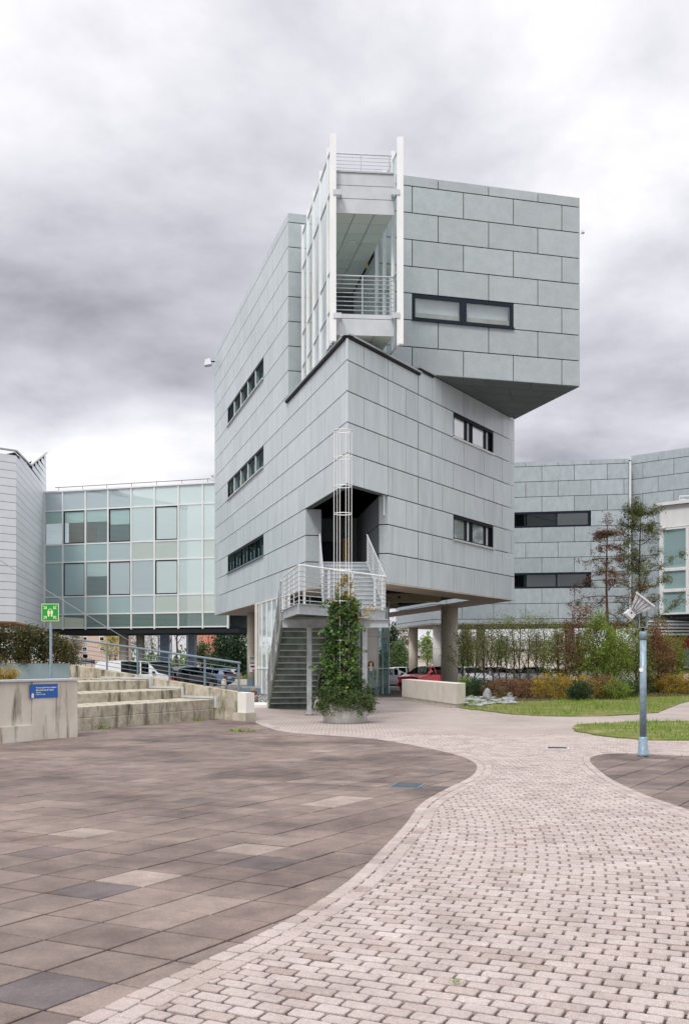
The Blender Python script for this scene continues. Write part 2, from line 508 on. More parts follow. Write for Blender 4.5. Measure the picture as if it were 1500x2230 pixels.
def catmull(pts, n=6):
    out = []
    P = [Vector((p[0], p[1])) for p in pts]
    for i in range(len(P) - 1):
        p0 = P[max(i - 1, 0)]; p1 = P[i]; p2 = P[i + 1]; p3 = P[min(i + 2, len(P) - 1)]
        for k in range(n):
            t = k / n
            out.append(0.5 * ((2 * p1) + (-p0 + p2) * t + (2 * p0 - 5 * p1 + 4 * p2 - p3) * t * t + (-p0 + 3 * p1 - 3 * p2 + p3) * t ** 3))
    out.append(P[-1])
    return out
def resample(pl, step):
    out = [pl[0].copy()]; acc = 0.0
    for a, b in zip(pl[:-1], pl[1:]):
        d = (b - a).length; pos = 0.0
        while acc + (d - pos) >= step:
            pos += step - acc; acc = 0.0
            out.append(a.lerp(b, pos / d))
        acc += d - pos
    return out
LBp = [GP(x, y).xy for x, y in ((60, 2275), (150, 2230), (207, 2205), (305, 2155), (425, 2102), (610, 2012), (750, 1925), (825, 1855), (882, 1795), (915, 1752), (965, 1722), (1020, 1695),
       (1037, 1677), (1032, 1662), (1000, 1647), (940, 1632), (850, 1615), (775, 1606), (633, 1596), (580, 1584), (556, 1574))]
LBp = [Vector((-1.75, 3.6))] + LBp
RBp = [Vector((4.3, 8.5)), Vector((3.98, 10.3))] + [GP(x, y).xy for x, y in ((1500, 1765), (1400, 1730), (1330, 1697), (1292, 1667), (1285, 1657), (1290, 1649), (1325, 1642), (1390, 1642), (1500, 1647))] + [Vector((8.2, 17.2)), Vector((11, 16.5))]
LB = catmull(LBp); RB = catmull(RBp)
PATH = [p for p in LB] + [Vector((-2.6, 30)), Vector((-3.4, 33)), Vector((-7, 46)), Vector((24, 46)), Vector((24, 16.5))] + [p for p in RB[::-1]] + [Vector((6, 3.6))]
PA = np.array([(p.x, p.y) for p in PATH])
def inside(poly, x, y):
    xi, yi = poly[:, 0], poly[:, 1]; xj, yj = np.roll(xi, 1), np.roll(yi, 1)
    c = ((yi > y) != (yj > y)) & (x < (xj - xi) * (y - yi) / (yj - yi + 1e-12) + xi)
    return bool(c.sum() % 2)

# far part of the path: a sheet; near part: bricks on a bed of soil
YS = 23.0
bed = MB()
bed.add([(-16, 2.5, -0.03), (24, 2.5, -0.03), (24, YS + 0.1, -0.03), (-16, YS + 0.1, -0.03)], [(0, 1, 2, 3)])
plaza = MB().add([(-16, 2.4, -0.034), (24, 2.4, -0.034), (24, 46.5, -0.034), (-16, 46.5, -0.034)], [(0, 1, 2, 3)]).build('plaza', M['soil'], kind='structure', loc=(0, 0, 0))
path = bed.build('path', M['soil'], kind='structure', loc=(0, 0, 0))
fp = MB()
far_poly = [p for p in LB if p.y > YS + 0.4]
lx = [p for p in LB if p.y > 19][0]
def seg_at(poly, yv):
    best = None
    for a, b in zip(poly[:-1], poly[1:]):
        if (a.y - yv) * (b.y - yv) <= 0 and a.y != b.y:
            best = a.lerp(b, (yv - a.y) / (b.y - a.y))
    return best
p_l = seg_at(LB, YS)
fpts = [p_l] + [p for p in LB if p.y > YS and p.x < p_l.x] + [Vector((-2.6, 30)), Vector((-3.4, 33)), Vector((-7, 46)), Vector((24, 46)), Vector((24, YS))]
fp.add([(p.x, p.y, 0.0) for p in fpts][::-1], [tuple(range(len(fpts)))])
fsheet = fp.build('far_paving', M['far_paving'], parent=path)
fme = fsheet.data
import bmesh
bm = bmesh.new(); bm.from_mesh(fme); bmesh.ops.recalc_face_normals(bm, faces=bm.faces[:])
if bm.faces[:][0].normal.z < 0: bmesh.ops.reverse_faces(bm, faces=bm.faces[:])
bm.to_mesh(fme); bm.free()

class Pieces:
    """paving pieces: bevelled convex polygons; the 300 that show largest become objects, the rest one mesh"""
    def __init__(s): s.p = []
    def add(s, poly, ztop, bev, tone, depth=0.026):
        c = sum((Vector(q) for q in poly), Vector((0, 0))) / len(poly)
        d = max(c.y, 0.5)
        scr = 0.0
        pr = [((q[0] / q[1]) * F, H / q[1] * F) for q in poly]
        n = len(pr)
        scr = abs(sum(pr[i][0] * pr[(i + 1) % n][1] - pr[(i + 1) % n][0] * pr[i][1] for i in range(n))) / 2
        px = 750 + c.x / c.y * F; py = YH + H / c.y * F
        vis = -30 < px < 1530 and py < 2260
        s.p.append((scr if vis else 0.0, poly, ztop, bev, tone, depth, c))
    def geom(s, poly, z, bev, depth, c, rich):
        n = len(poly)
        ar = sum(poly[i][0] * poly[(i + 1) % n][1] - poly[(i + 1) % n][0] * poly[i][1] for i in range(n))
        if ar < 0: poly = poly[::-1]
        jit = [random.uniform(-0.0015, 0.0015) for _ in range(n)]
        def ring(b, dz):
            o = []
            for i, q in enumerate(poly):
                q = Vector(q)
                e1 = (q - Vector(poly[i - 1])).normalized(); e2 = (Vector(poly[(i + 1) % n]) - q).normalized()
                bis = Vector((-e1.y, e1.x)) + Vector((-e2.y, e2.x))
                q2 = q + bis * (b / max(0.5, 1 + e1.dot(e2))) if n > 3 else q + (c - q).normalized() * min(b, (c - q).length * 0.5)
                o.append((q2.x, q2.y, z + dz + jit[i]))
            return o
        rings = [ring(0, -depth), ring(0.0, -bev * 0.9), ring(bev * 0.45, -bev * 0.25), ring(bev * 1.1, 0)] if rich else [ring(0, -depth), ring(bev * 0.1, -bev * 0.7), ring(bev, 0)]
        vs = [p for r in rings for p in r]
        fs = []
        for k in range(len(rings) - 1):
            for i in range(n):
                fs.append((k * n + i, k * n + (i + 1) % n, (k + 1) * n + (i + 1) % n, (k + 1) * n + i))
        fs.append(tuple((len(rings) - 1) * n + i for i in range(n)))
        return vs, fs
    def make(s, name, restname, mt, parent, top=300):
        s.p.sort(key=lambda t: -t[0])
        rv, rf, rt = [], [], []
        for i, (scr, poly, z, bev, tone, depth, c) in enumerate(s.p):
            vs, fs = s.geom(poly, z, bev, depth, c, i < top)
            if i < top and scr > 0:
                me = bpy.data.meshes.new(name)
                me.from_pydata([(x - c.x, y - c.y, zz - z) for x, y, zz in vs], [], fs)
                at = me.attributes.new('tone', 'FLOAT', 'FACE')
                at.data.foreach_set('value', [tone] * len(fs))
                me.materials.append(mt)
                link_mesh(name, me, parent, (c.x, c.y, z))
            else:
                b = len(rv); rv += vs
                rf += [tuple(k + b for k in f) for f in fs]; rt += [tone] * len(fs)
        if rv:
            me = bpy.data.meshes.new(restname)
            me.from_pydata(rv, [], rf)
            at = me.attributes.new('tone', 'FLOAT', 'FACE')
            at.data.foreach_set('value', rt)
            me.materials.append(mt)
            o = bpy.data.objects.new(restname, me); col.objects.link(o); o.parent = parent; o['kind'] = 'stuff'

# ---- slabs of the plaza (left and right of the path)
LBa = np.array([(p.x, p.y) for p in LB]); RBa = np.array([(p.x, p.y) for p in RB])
# the plaza meets the steps and walls on the left
GA = Vector((0.4311, -0.2123)); GB = Vector((0.2496, 0.4058)); GO = Vector((-1.8233, 6.1423))
BC = resample(LB, 0.25); BCn = np.array([(p.x, p.y) for p in BC])
BD = resample(RB, 0.25); BDn = np.array([(p.x, p.y) for p in BD])
def clip_half(poly, p, n):
    out = []
    for i in range(len(poly)):
        a = poly[i]; b = poly[(i + 1) % len(poly)]
        da = (a - p).dot(n); db = (b - p).dot(n)
        if da >= 0: out.append(a)
        if (da < 0) != (db < 0): out.append(a.lerp(b, da / (da - db)))
    return out
slabs = Pieces()
wall_pts = [GP(-150, 1634).xy, GP(0, 1620).xy, GP(168, 1605).xy, GP(170, 1592).xy, GP(505, 1563).xy, GP(535, 1563).xy]
gap = 0.018
for i in range(-60, 61):
    for j in range(-30, 75):
        o = GO + GA * i + GB * j
        c = o + (GA + GB) * 0.5
        if c.y < 3.4 or c.y > 40 or c.x < -14 or c.x > 13: continue
        px = 750 + c.x / c.y * F
        if px < -250 or px > 1750: continue
        poly = [o + GA * gap + GB * gap, o + GA * (1 - gap) + GB * gap, o + GA * (1 - gap) + GB * (1 - gap), o + GA * gap + GB * (1 - gap)]
        for arr, pl in ((BCn, BC), (BDn, BD)):
            d2 = ((arr - np.array((c.x, c.y))) ** 2).sum(1)
            k = int(d2.argmin())
            if d2[k] < 0.7 ** 2:
                a = pl[max(k - 1, 0)]; b = pl[min(k + 1, len(pl) - 1)]
                t = (b - a).normalized(); nn = Vector((-t.y, t.x))
                if arr is BDn: nn = -nn
                pm = pl[k] - nn * 0.10
                poly = clip_half(poly, pm, nn)
                if len(poly) < 3: break
        if len(poly) < 3: continue
        cc = sum(poly, Vector((0, 0))) / len(poly)
        ar = abs(sum(poly[q].x * poly[(q + 1) % len(poly)].y - poly[(q + 1) % len(poly)].x * poly[q].y for q in range(len(poly)))) / 2
        if ar < 0.004: continue
        if inside(PA, cc.x, cc.y) and ar > 0.19: continue
        if inside(PA, cc.x, cc.y):
            dmin = min(((BCn - np.array((cc.x, cc.y))) ** 2).sum(1).min(), ((BDn - np.array((cc.x, cc.y))) ** 2).sum(1).min())
            if dmin > 0.15 ** 2: continue
        r = random.random()
        tone = random.uniform(0.2, 0.8)
        if r < 0.015 and c.y > 13: tone = random.uniform(0.0, 0.1)
        elif r < 0.035: tone = random.uniform(0.86, 1.0)
        elif r < 0.10: tone = random.uniform(0.1, 0.25)
        if c.x > 4 and c.y > 11: tone = tone * 0.45 if r < 0.85 else tone
        # slabs the photo shows darker or paler than the rest
        for qx, qy, tv in ((90, 2150, 0.0), (205, 1938, 0.02), (575, 1872, 0.03), (300, 1910, 0.97), (560, 1845, 0.97), (740, 1742, 0.98), (705, 1748, 0.98), (345, 2115, 0.85)):
            q = GP(qx, qy).xy
            l = q - o
            det = GA.x * GB.y - GA.y * GB.x
            ia = (l.x * GB.y - l.y * GB.x) / det; ib = (GA.x * l.y - GA.y * l.x) / det
            if 0 <= ia < 1 and 0 <= ib < 1: tone = tv
        slabs.add(poly, 0.0 + random.uniform(-0.002, 0.002), 0.006, tone)
slabs.make('slab', 'distant_slabs', M['slab'], plaza)

# ---- bricks of the path
bricks = Pieces()
def oct_poly(q, cut=0.16):
    """quad -> 8-gon with rounded corners"""
    out = []
    for i in range(4):
        a = q[i - 1]; b = q[i]; c = q[(i + 1) % 4]
        l1 = (a - b).length; l2 = (c - b).length
        k = 0.012
        out.append(b + (a - b) * min(k / l1, 0.3)); out.append(b + (c - b) * min(k / l2, 0.3))
    return out
def theta(y):
    t = min(max((y - 4.6) / (12.5 - 4.6), 0), 1)
    return R(-27) * (1 - t) ** 1.25
P = Vector((0.25, 3.7)); rows_l = []
k = 0
while P.y < YS + 0.3:
    th = theta(P.y)
    rows_l.append((P.copy(), Vector((math.cos(th), math.sin(th)))))
    P = P + Vector((-math.sin(th), math.cos(th))) * 0.112
LBin = BCn
for k in range(len(rows_l) - 1):
    (P0, d0), (P1, d1) = rows_l[k], rows_l[k + 1]
    off = 0.0915 * (k % 2) + random.uniform(-0.012, 0.012)
    for i in range(-34, 60):
        t0 = off + i * 0.183; t1 = t0 + 0.183
        cq = (P0 + d0 * (t0 + t1) / 2 + P1 + d1 * (t0 + t1) / 2) / 2
        if cq.y < 3.9: continue
        px = 750 + cq.x / cq.y * F
        if px > 1640 or px < -120: continue
        if not inside(PA, cq.x, cq.y): continue
        da = ((BCn - np.array((cq.x, cq.y))) ** 2).sum(1).min(); db = ((BDn - np.array((cq.x, cq.y))) ** 2).sum(1).min()
        if min(da, db) < 0.13 ** 2: continue
        gx = 0.0075; gy = 0.085
        A = P0 + d0 * (t0 + gx); B = P0 + d0 * (t1 - gx); C = P1 + d1 * (t1 - gx); D = P1 + d1 * (t0 + gx)
        q = [A.lerp(D, gy), B.lerp(C, gy), C.lerp(B, gy), D.lerp(A, gy)]
        dist = cq.y
        poly = oct_poly(q) if dist < 13 else q
        tone = min(max(random.gauss(0.58, 0.17), 0), 1)
        bricks.add(poly, random.uniform(-0.003, 0.002), 0.0065, tone)
# two courses of edging bricks along each side
for pl, side in ((LB, 1), (RB, -1)):
    for course in range(2):
        o0 = 0.004 + course * 0.128
        mid = []
        R2 = resample(pl, 0.06)
        line = []
        for q in range(len(R2)):
            a = R2[max(q - 2, 0)]; b = R2[min(q + 2, len(R2) - 1)]
            t = (b - a).normalized(); nn = Vector((t.y, -t.x)) * side
            line.append((R2[q] + nn * o0, R2[q] + nn * (o0 + 0.115)))
        s = 0
        ctr = [(a + b) / 2 for a, b in line]
        i0 = 0; acc = 0.0
        want = 0.175 + 0.0
        idx = [0]
        for q in range(1, len(ctr)):
            acc += (ctr[q] - ctr[q - 1]).length
            if acc >= want:
                idx.append(q); acc = 0.0
        for a, b in zip(idx[:-1], idx[1:]):
            A, D = line[a]; B, C = line[b]
            if (B - A).length < 0.03 or (C - D).length < 0.03: pass
            if A.y > 45: continue
            q = [A.lerp(B, 0.045), B.lerp(A, 0.045), C.lerp(D, 0.045), D.lerp(C, 0.045)]
            tone = min(max(random.gauss(0.5, 0.16), 0), 1)
            bricks.add(oct_poly(q) if A.y < 10 else q, 0.007, 0.007, tone, 0.035)
bricks.make('brick', 'distant_bricks', M['brick'], path)

# ---- lawns
def blades(name, polys, n, hmin, hmax, mt, parent, zf=lambda x, y: 0.0, width=0.012, avoid=None):
    V = []; T = []
    arrs = [np.array(p) for p in polys]
    areas = []
    for a in arrs:
        x, y = a[:, 0], a[:, 1]
        areas.append(abs(np.dot(x, np.roll(y, 1)) - np.dot(y, np.roll(x, 1))) / 2)
    tot = sum(areas)
    for a, ar in zip(arrs, areas):
        m = int(n * ar / tot); got = 0
        while got < m:
            x = random.uniform(a[:, 0].min(), a[:, 0].max()); y = random.uniform(a[:, 1].min(), a[:, 1].max())
            if not inside(a, x, y): continue
            got += 1
            pz = 0.5 + 0.5 * math.sin(x * 1.3 + 2 * math.sin(y * 0.7)) * math.cos(y * 0.9 + x * 0.4)
            if random.random() > 0.35 + 0.65 * pz: continue
            h = random.uniform(hmin, hmax) * (0.5 + 0.8 * pz)
            an = random.uniform(0, 6.28); dx, dy = math.cos(an) * width, math.sin(an) * width
            lx_, ly_ = random.gauss(0, h * 0.4), random.gauss(0, h * 0.4)
            z = zf(x, y)
            V += [(x - dx, y - dy, z), (x + dx, y + dy, z), (x + lx_, y + ly_, z + h)]
            T.append(min(max(0.55 * pz ** 1.5 + random.uniform(0, 0.42), 0), 1))
    me = bpy.data.meshes.new(name)
    me.from_pydata(V, [], [(3 * i, 3 * i + 1, 3 * i + 2) for i in range(len(T))])
    at = me.attributes.new('tone', 'FLOAT', 'FACE'); at.data.foreach_set('value', T)
    me.materials.append(mt)
    o = bpy.data.objects.new(name, me); col.objects.link(o)
    if parent: o.parent = parent
    o['kind'] = 'stuff'
    return o
leafmat('grass', [(0.34, 0.27, 0.13), (0.22, 0.24, 0.05), (0.15, 0.27, 0.03), (0.24, 0.38, 0.05)])
LW = [p for p in catmull([GP(x, y).xy for x, y in ((1003, 1543.6), (1060, 1550), (1148, 1559), (1280, 1561), (1412, 1554.6), (1456, 1543.6), (1500, 1528))] + [Vector((18, 47)), Vector((21, 51))], 4)]
LW = [p + Vector((random.gauss(0, 0.03), random.gauss(0, 0.06))) for p in LW]
LAWN = [(p.x, p.y) for p in LW] + [(22, 57), (5.5, 57), (4.3, 40)]
IS = [p for p in catmull([Vector((15, 29.5))] + [GP(x, y).xy for x, y in ((1500, 1572), (1390, 1574), (1273, 1579), (1245, 1587.6), (1280, 1598.6), (1368, 1609.6), (1500, 1614))] + [Vector((15, 20.6))], 4)]
ISL = [(p.x + random.gauss(0, 0.04), p.y + random.gauss(0, 0.06)) for p in IS]
def sheet(name, poly, z, mt):
    b = MB(); n = len(poly)
    ar = sum(poly[i][0] * poly[(i + 1) % n][1] - poly[(i + 1) % n][0] * poly[i][1] for i in range(n))
    if ar < 0: poly = poly[::-1]
    vs = [(x, y, -0.02) for x, y in poly] + [(x, y, z) for x, y in poly]
    fs = [tuple(range(n, 2 * n))] + [(i, (i + 1) % n, n + (i + 1) % n, n + i) for i in range(n)]
    b.add(vs, fs)
    return b.build(name, mt, kind='structure', loc=(0, 0, 0))
lawn = sheet('lawn', LAWN, 0.03, M['grass_ground'])
isl = sheet('grass_island', ISL, 0.03, M['grass_ground'])
blades('grass_blades', [LAWN], 26000, 0.05, 0.16, M['grass'], lawn, lambda x, y: 0.02)
blades('grass_blades', [ISL], 9000, 0.03, 0.10, M['grass'], isl, lambda x, y: 0.02)

# ================================================================== main building
C = Vector((0.10, 40.7)); RR = Vector((9.42, 56.0)); LL = Vector((-9.53, 74.2))
B1 = Vector((3.2, 79.0)); S = C + (LL - C).normalized() * 10.65
ur = (RR - C).normalized(); lenR = (RR - C).length
ul = (C - LL).normalized(); lenL = (LL - C).length            # runs from the far end to the corner
ub = Vector((0.966, 0.257)).normalized(); vb = Vector((-ub.y, ub.x))
P1 = Vector((1.35, 46.6)); P2 = P1 + ub * 10.48; P3 = RR
zl = [5.03] + [6.32 + 1.25 * k for k in range(15)] + [24.30]
bld = thing('main_building', 'tall grey panel-clad building with a sharp corner and projecting upper box', 'building', (0, 56, 0))
pan_cache = {}
def panel_mesh(w, h, mt, th=0.05):
    key = (round(w, 3), round(h, 3), mt.name)
    if key not in pan_cache:
        b = MB(); b.box(-w / 2, w / 2, 0, th, -h / 2, h / 2)
        me = bpy.data.meshes.new('panel'); me.from_pydata(b.v, [], b.f); me.materials.append(mt)
        pan_cache[key] = me
    return pan_cache[key]
def face(parent, o, u, rects, zs, joints, mt, wins=(), par0=0, hg=0.044, vg=0.034, name='panel'):
    """clad the plane through o along u (outside = right of u); joints[parity] = list of positions"""
    rot = math.atan2(u.y, u.x)
    for k in range(len(zs) - 1):
        z0, z1 = zs[k], zs[k + 1]
        js = joints[(k + par0) % 2]
        for a0, a1 in zip(js[:-1], js[1:]):
            for (ra0, ra1, rz0, rz1) in rects:
                x0, x1 = max(a0, ra0), min(a1, ra1); y0, y1 = max(z0, rz0), min(z1, rz1)
                if x1 - x0 < 0.06 or y1 - y0 < 0.06: continue
                cx, cy = (x0 + x1) / 2, (y0 + y1) / 2
                if any(w[0] - 0.05 < cx < w[1] + 0.05 and w[2] - 0.05 < cy < w[3] + 0.05 for w in wins): continue
                me = panel_mesh(x1 - x0 - vg, y1 - y0 - hg, mt)
                p = o + u * cx
                link_mesh(name, me, parent, (p.x, p.y, cy), rot)
# joints: index parity -> row k even (k=0 is the bottom strip, r=4: pattern B)
jA = [-3, 1.36 + 2.47 * -0] + [1.36 + 2.47 * i for i in range(1, 9)]
jB = [-3, 2.60] + [2.60 + 2.47 * i for i in range(1, 9)]
jA[-1] = jB[-1] = 40
winR = [(10.01, 14.95, zl[2 + 4 * 0 + 0], zl[3])]
def zrow(r):          # row r (top joint index) -> z range
    k = 3 - r
    return zl[k + 1], zl[k + 2]
wr = [(2.60 + 2.47 * 3, 2.60 + 2.47 * 5) + zrow(-2), (2.60 + 2.47 * 3, 2.60 + 2.47 * 5) + zrow(2)]
sN_R = 3.43; sN_L = 6.99; ZN = 6.32 + 2.5
face(bld, C, ur, [(0, sN_R, ZN, 14.72), (sN_R, 6.25, 5.03, 14.72), (6.25, 7.70, 5.03, 14.97), (7.70, lenR, 5.03, 15.05)], zl, [jB, jA], M['panel'], wr)
def flip(js): return sorted([lenL - j for j in js])
lA = [-3] + [0.95 + 2.45 * i for i in range(0, 16)]
lB = [-3] + [2.17 + 2.45 * i for i in range(0, 16)]
lA[-1] = lB[-1] = 60
wl_ = []
for r in (-6, -2, 2):
    wl_.append((lenL - (2.17 + 2.45 * 11), lenL - (2.17 + 2.45 * 6)) + zrow(r))
sS = 10.65
face(bld, LL, ul, [(lenL - sN_L, lenL, ZN, 14.72), (lenL - sS, lenL - sN_L, 5.03, 14.72), (0, lenL - sS, 5.03, 24.30)], zl, [flip(lB), flip(lA)], M['panel'], wl_)
bX = [-4] + [1.87 + 2.55 * i for i in range(0, 6)]; bY = [-4, 0.60] + [3.15 + 2.55 * i for i in range(0, 6)]
zb = [z for z in zl if z > 14.5]
wb = [(1.87, 6.97) + zrow(-6)]
face(bld, P1, ub, [(0, 10.48, 15.07, 24.30)], zb, [bX, bY], M['panel_rough'], wb, hg=0.048, vg=0.042)
# right flank of the box and its left flank (seen inside the glazed corridor)
jF = [[-1] + [2.55 * i for i in range(1, 9)], [-1] + [1.2 + 2.55 * i for i in range(0, 9)]]
ur2 = (P3 - P2).normalized()
face(bld, P2, ur2, [(0, (P3 - P2).length, 15.07, 24.30)], zb, jF, M['panel_rough'])
back1 = P1 + Vector((-0.19, 0.982)).normalized() * 8
face(bld, back1, (P1 - back1).normalized(), [(0, 8, 16.1, 20.35), (0, 8, 22.05, 24.3)], zb, jF, M['panel'])
# return face of the left block
Srt = S + ub * 3.6
face(bld, S, ub, [(0, 3.6, 13.9, 24.30)], [zl[7]] + zb[0:], [[-1, 2.25, 9], [-1, 2.2, 9]], M['panel_rough'])
# notch side faces
NL = LL + ul * (lenL - sN_L); NR = C + ur * sN_R
NLi = Vector((XP(700, 47.55), 47.55)); NRi = Vector((XP(824.5, 43.75), 43.75))
face(bld, NL, (NLi - NL).normalized(), [(0, (NLi - NL).length, 5.03, ZN)], zl, [[-1, 9], [-1, 9]], M['panel_rough'])
face(bld, NRi, (NR - NRi).normalized(), [(0, (NR - NRi).length, 5.03, ZN)], zl, [[-1, 9], [-1, 9]], M['panel_rough'])
IN1 = Vector((-1.35, 50.5)); IN2 = Vector((0.62, 50.5))
ui = (NRi - IN2).normalized()
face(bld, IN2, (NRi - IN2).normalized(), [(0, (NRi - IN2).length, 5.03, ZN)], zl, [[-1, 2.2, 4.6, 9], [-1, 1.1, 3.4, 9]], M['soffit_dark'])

# dark cores behind the cladding
D = 0.32
def inset(poly, d):
    n = len(poly); out = []
    ar = sum(poly[i][0] * poly[(i + 1) % n][1] - poly[(i + 1) % n][0] * poly[i][1] for i in range(n))
    if ar < 0: poly = poly[::-1]
    for i in range(n):
        p0, p1, p2 = Vector(poly[i - 1]), Vector(poly[i]), Vector(poly[(i + 1) % n])
        d1 = (p1 - p0).normalized(); d2 = (p2 - p1).normalized()
        n1 = Vector((-d1.y, d1.x)); n2 = Vector((-d2.y, d2.x))
        b = (n1 + n2); k = d / max(0.25, (1 + n1.dot(n2)))
        out.append(p1 + b * k)
    return out
low = [C, RR, B1, LL]
MB().prism(inset(low, D), ZN, 14.6).build('wall_core', M['core'], bld)
notched = [NR, RR, B1, LL, NL, NLi, IN1, IN2, NRi]
MB().prism(inset(notched, 0.32), 5.6, ZN - 0.01).build('wall_core', M['core'], bld)
MB().prism(inset([S, Srt, Vector((0.5, 62)), Vector((-2, 76)), LL], D), 14.61, 24.2).build('wall_core', M['core'], bld)
MB().prism(inset([P1, P2, P3, Vector((4.6, 72)), Vector((-1.0, 60))], D), 15.1, 24.2).build('wall_core', M['core'], bld)
# roof plates
MB().prism(inset([S, Srt, Vector((0.5, 62)), Vector((-2, 76)), LL], 0.05), 24.21, 24.28).build('roof', M['coping'], bld)
MB().prism(inset([P1, P2, P3, Vector((4.6, 72)), Vector((-1.0, 60))], 0.05), 24.21, 24.28).build('roof', M['coping'], bld)
MB().prism(inset([C, C + ur * 7.6, Vector((0.5, 60)), S], 0.06), 14.61, 14.70).build('roof', M['coping'], bld)
# notch ceiling, inner walls, floor, door, lamp
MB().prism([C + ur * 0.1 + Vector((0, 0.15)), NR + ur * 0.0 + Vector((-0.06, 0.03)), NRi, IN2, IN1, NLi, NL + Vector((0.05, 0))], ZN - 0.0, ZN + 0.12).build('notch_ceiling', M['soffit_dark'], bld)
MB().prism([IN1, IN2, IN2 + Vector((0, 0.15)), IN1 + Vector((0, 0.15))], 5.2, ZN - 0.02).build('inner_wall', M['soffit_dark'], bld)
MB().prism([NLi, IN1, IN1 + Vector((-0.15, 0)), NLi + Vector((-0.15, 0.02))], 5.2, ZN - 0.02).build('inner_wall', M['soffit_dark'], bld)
MB().prism([NLi + Vector((0.02, -1.6)), NRi + Vector((-0.02, 0)), IN2, IN1], 5.2, 5.36).build('entrance_floor', M['concrete'], bld)
dr = MB(); dr.box(-1.1, -0.15, 50.36, 50.46, 5.37, 7.6)
door = dr.build('door', M['frame_navy'], bld)
MB().box(-0.26, -0.22, 50.30, 50.36, 6.3, 6.6).build('door_handle', M['light_metal'], door)
mat('amber', (0.45, 0.30, 0.05), 0.6)
MB().box(-0.10, 0.30, 50.38, 50.47, 5.37, 7.8).build('door_panel', M['amber'], bld)
MB().tube([W(836, 1078, 43.6), W(836, 1122, 43.6)], 0.035, 8).build('tube_light', M['white_paint'], bld)
MB().box(XP(831, 43.55), XP(841, 43.55), 43.52, 43.66, ZP(1079, 43.55), ZN - 0.005).build('lamp_bracket', M['light_metal'], bld)

# copings
def coping(a, b, z, n, parent=bld, w=0.16, h=0.07):
    m = MB(); u = (b - a).normalized(); nn = Vector((-u.y, u.x))
    m.fbox((a.x, a.y, 0), u, nn, -0.05, (b - a).length + 0.05, -0.14, 0.3, z, z + h)
    m.build('coping', M['coping'], parent)
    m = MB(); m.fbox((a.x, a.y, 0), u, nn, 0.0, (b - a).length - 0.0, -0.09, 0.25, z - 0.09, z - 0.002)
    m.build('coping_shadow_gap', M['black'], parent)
coping(C + ur * 0.02, C + ur * 6.35, 14.80, 0)
coping(C + ur * 6.3, C + ur * 7.75, 15.02, 0)
coping(S - ul * 0.25, C - ul * 0.02, 14.803, 0)
# box soffit: panels
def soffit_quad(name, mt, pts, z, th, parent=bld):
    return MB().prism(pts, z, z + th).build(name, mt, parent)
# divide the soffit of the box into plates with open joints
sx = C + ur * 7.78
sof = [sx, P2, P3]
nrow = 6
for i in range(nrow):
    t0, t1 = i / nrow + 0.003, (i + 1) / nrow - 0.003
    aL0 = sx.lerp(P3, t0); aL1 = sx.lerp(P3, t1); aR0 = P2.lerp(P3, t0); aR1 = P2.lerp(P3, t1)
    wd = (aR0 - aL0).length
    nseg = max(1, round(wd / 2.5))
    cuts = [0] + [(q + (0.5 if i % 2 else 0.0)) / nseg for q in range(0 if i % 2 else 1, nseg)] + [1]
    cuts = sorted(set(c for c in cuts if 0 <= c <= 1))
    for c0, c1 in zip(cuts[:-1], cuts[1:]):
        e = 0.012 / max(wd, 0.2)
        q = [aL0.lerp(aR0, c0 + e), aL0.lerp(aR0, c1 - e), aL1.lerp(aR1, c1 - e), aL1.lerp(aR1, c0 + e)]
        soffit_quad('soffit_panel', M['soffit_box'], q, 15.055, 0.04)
# lower soffit: strips of panels round a dark recess
def strip(a, b, side, wdt, z, st=2.47, skip0=0.0, parent=bld, mt=None, rows=1):
    u = (b - a).normalized(); n = Vector((-u.y, u.x)) * side; Ln = (b - a).length
    s = skip0
    while s < Ln - 0.1:
        e = min(s + st, Ln)
        for rr in range(rows):
            w0 = wdt * rr / rows + (0.006 if rr else -0.0); w1 = wdt * (rr + 1) / rows - 0.006
            q = [a + u * (s + 0.008) + n * w0, a + u * (e - 0.008) + n * w0, a + u * (e - 0.008) + n * w1, a + u * (s + 0.008) + n * w1]
            MB().prism(q, z, z + 0.04).build('soffit_panel', mt or M['soffit'], parent)
        s = e
strip(C, RR, 1, 2.0, 5.000, skip0=sN_R, rows=2)
strip(C, LL, -1, 2.6, 5.004, skip0=sN_L, rows=2)
strip(RR + (B1 - RR).normalized() * 0.1, B1, 1, 2.2, 5.008, rows=2)
for y0, x0, x1 in ((57.6, -3.0, XP(960, 57.6)), (64.5, -5.0, XP(868, 64.5))):
    b = MB(); b.box(x0, x1, y0, y0 + 0.35, 5.06, 5.50); bo = b.build('beam', M['beam'], bld)
    b = MB(); b.box(x0, x1 - 0.1, y0 - 0.08, y0 + 0.43, 5.015, 5.058); b.build('beam_flange', M['sill'], bo)
    b = MB(); b.tube([(XP(869, y0), y0 - 0.012, 5.29), (XP(869, y0), y0 + 0.01, 5.29)], 0.075, 14); b.build('beam_hole', M['black'], bo)
# white lower-level beam along the recess
b = MB(); b.prism([NRi + Vector((0.0, 0.4)), NR + ur * 0.2 + Vector((-0.4, 0.4)), Vector((3.4, 48.6)), Vector((2.6, 48.6))], 5.08, 5.3); b.build('beam', M['beam'], bld)

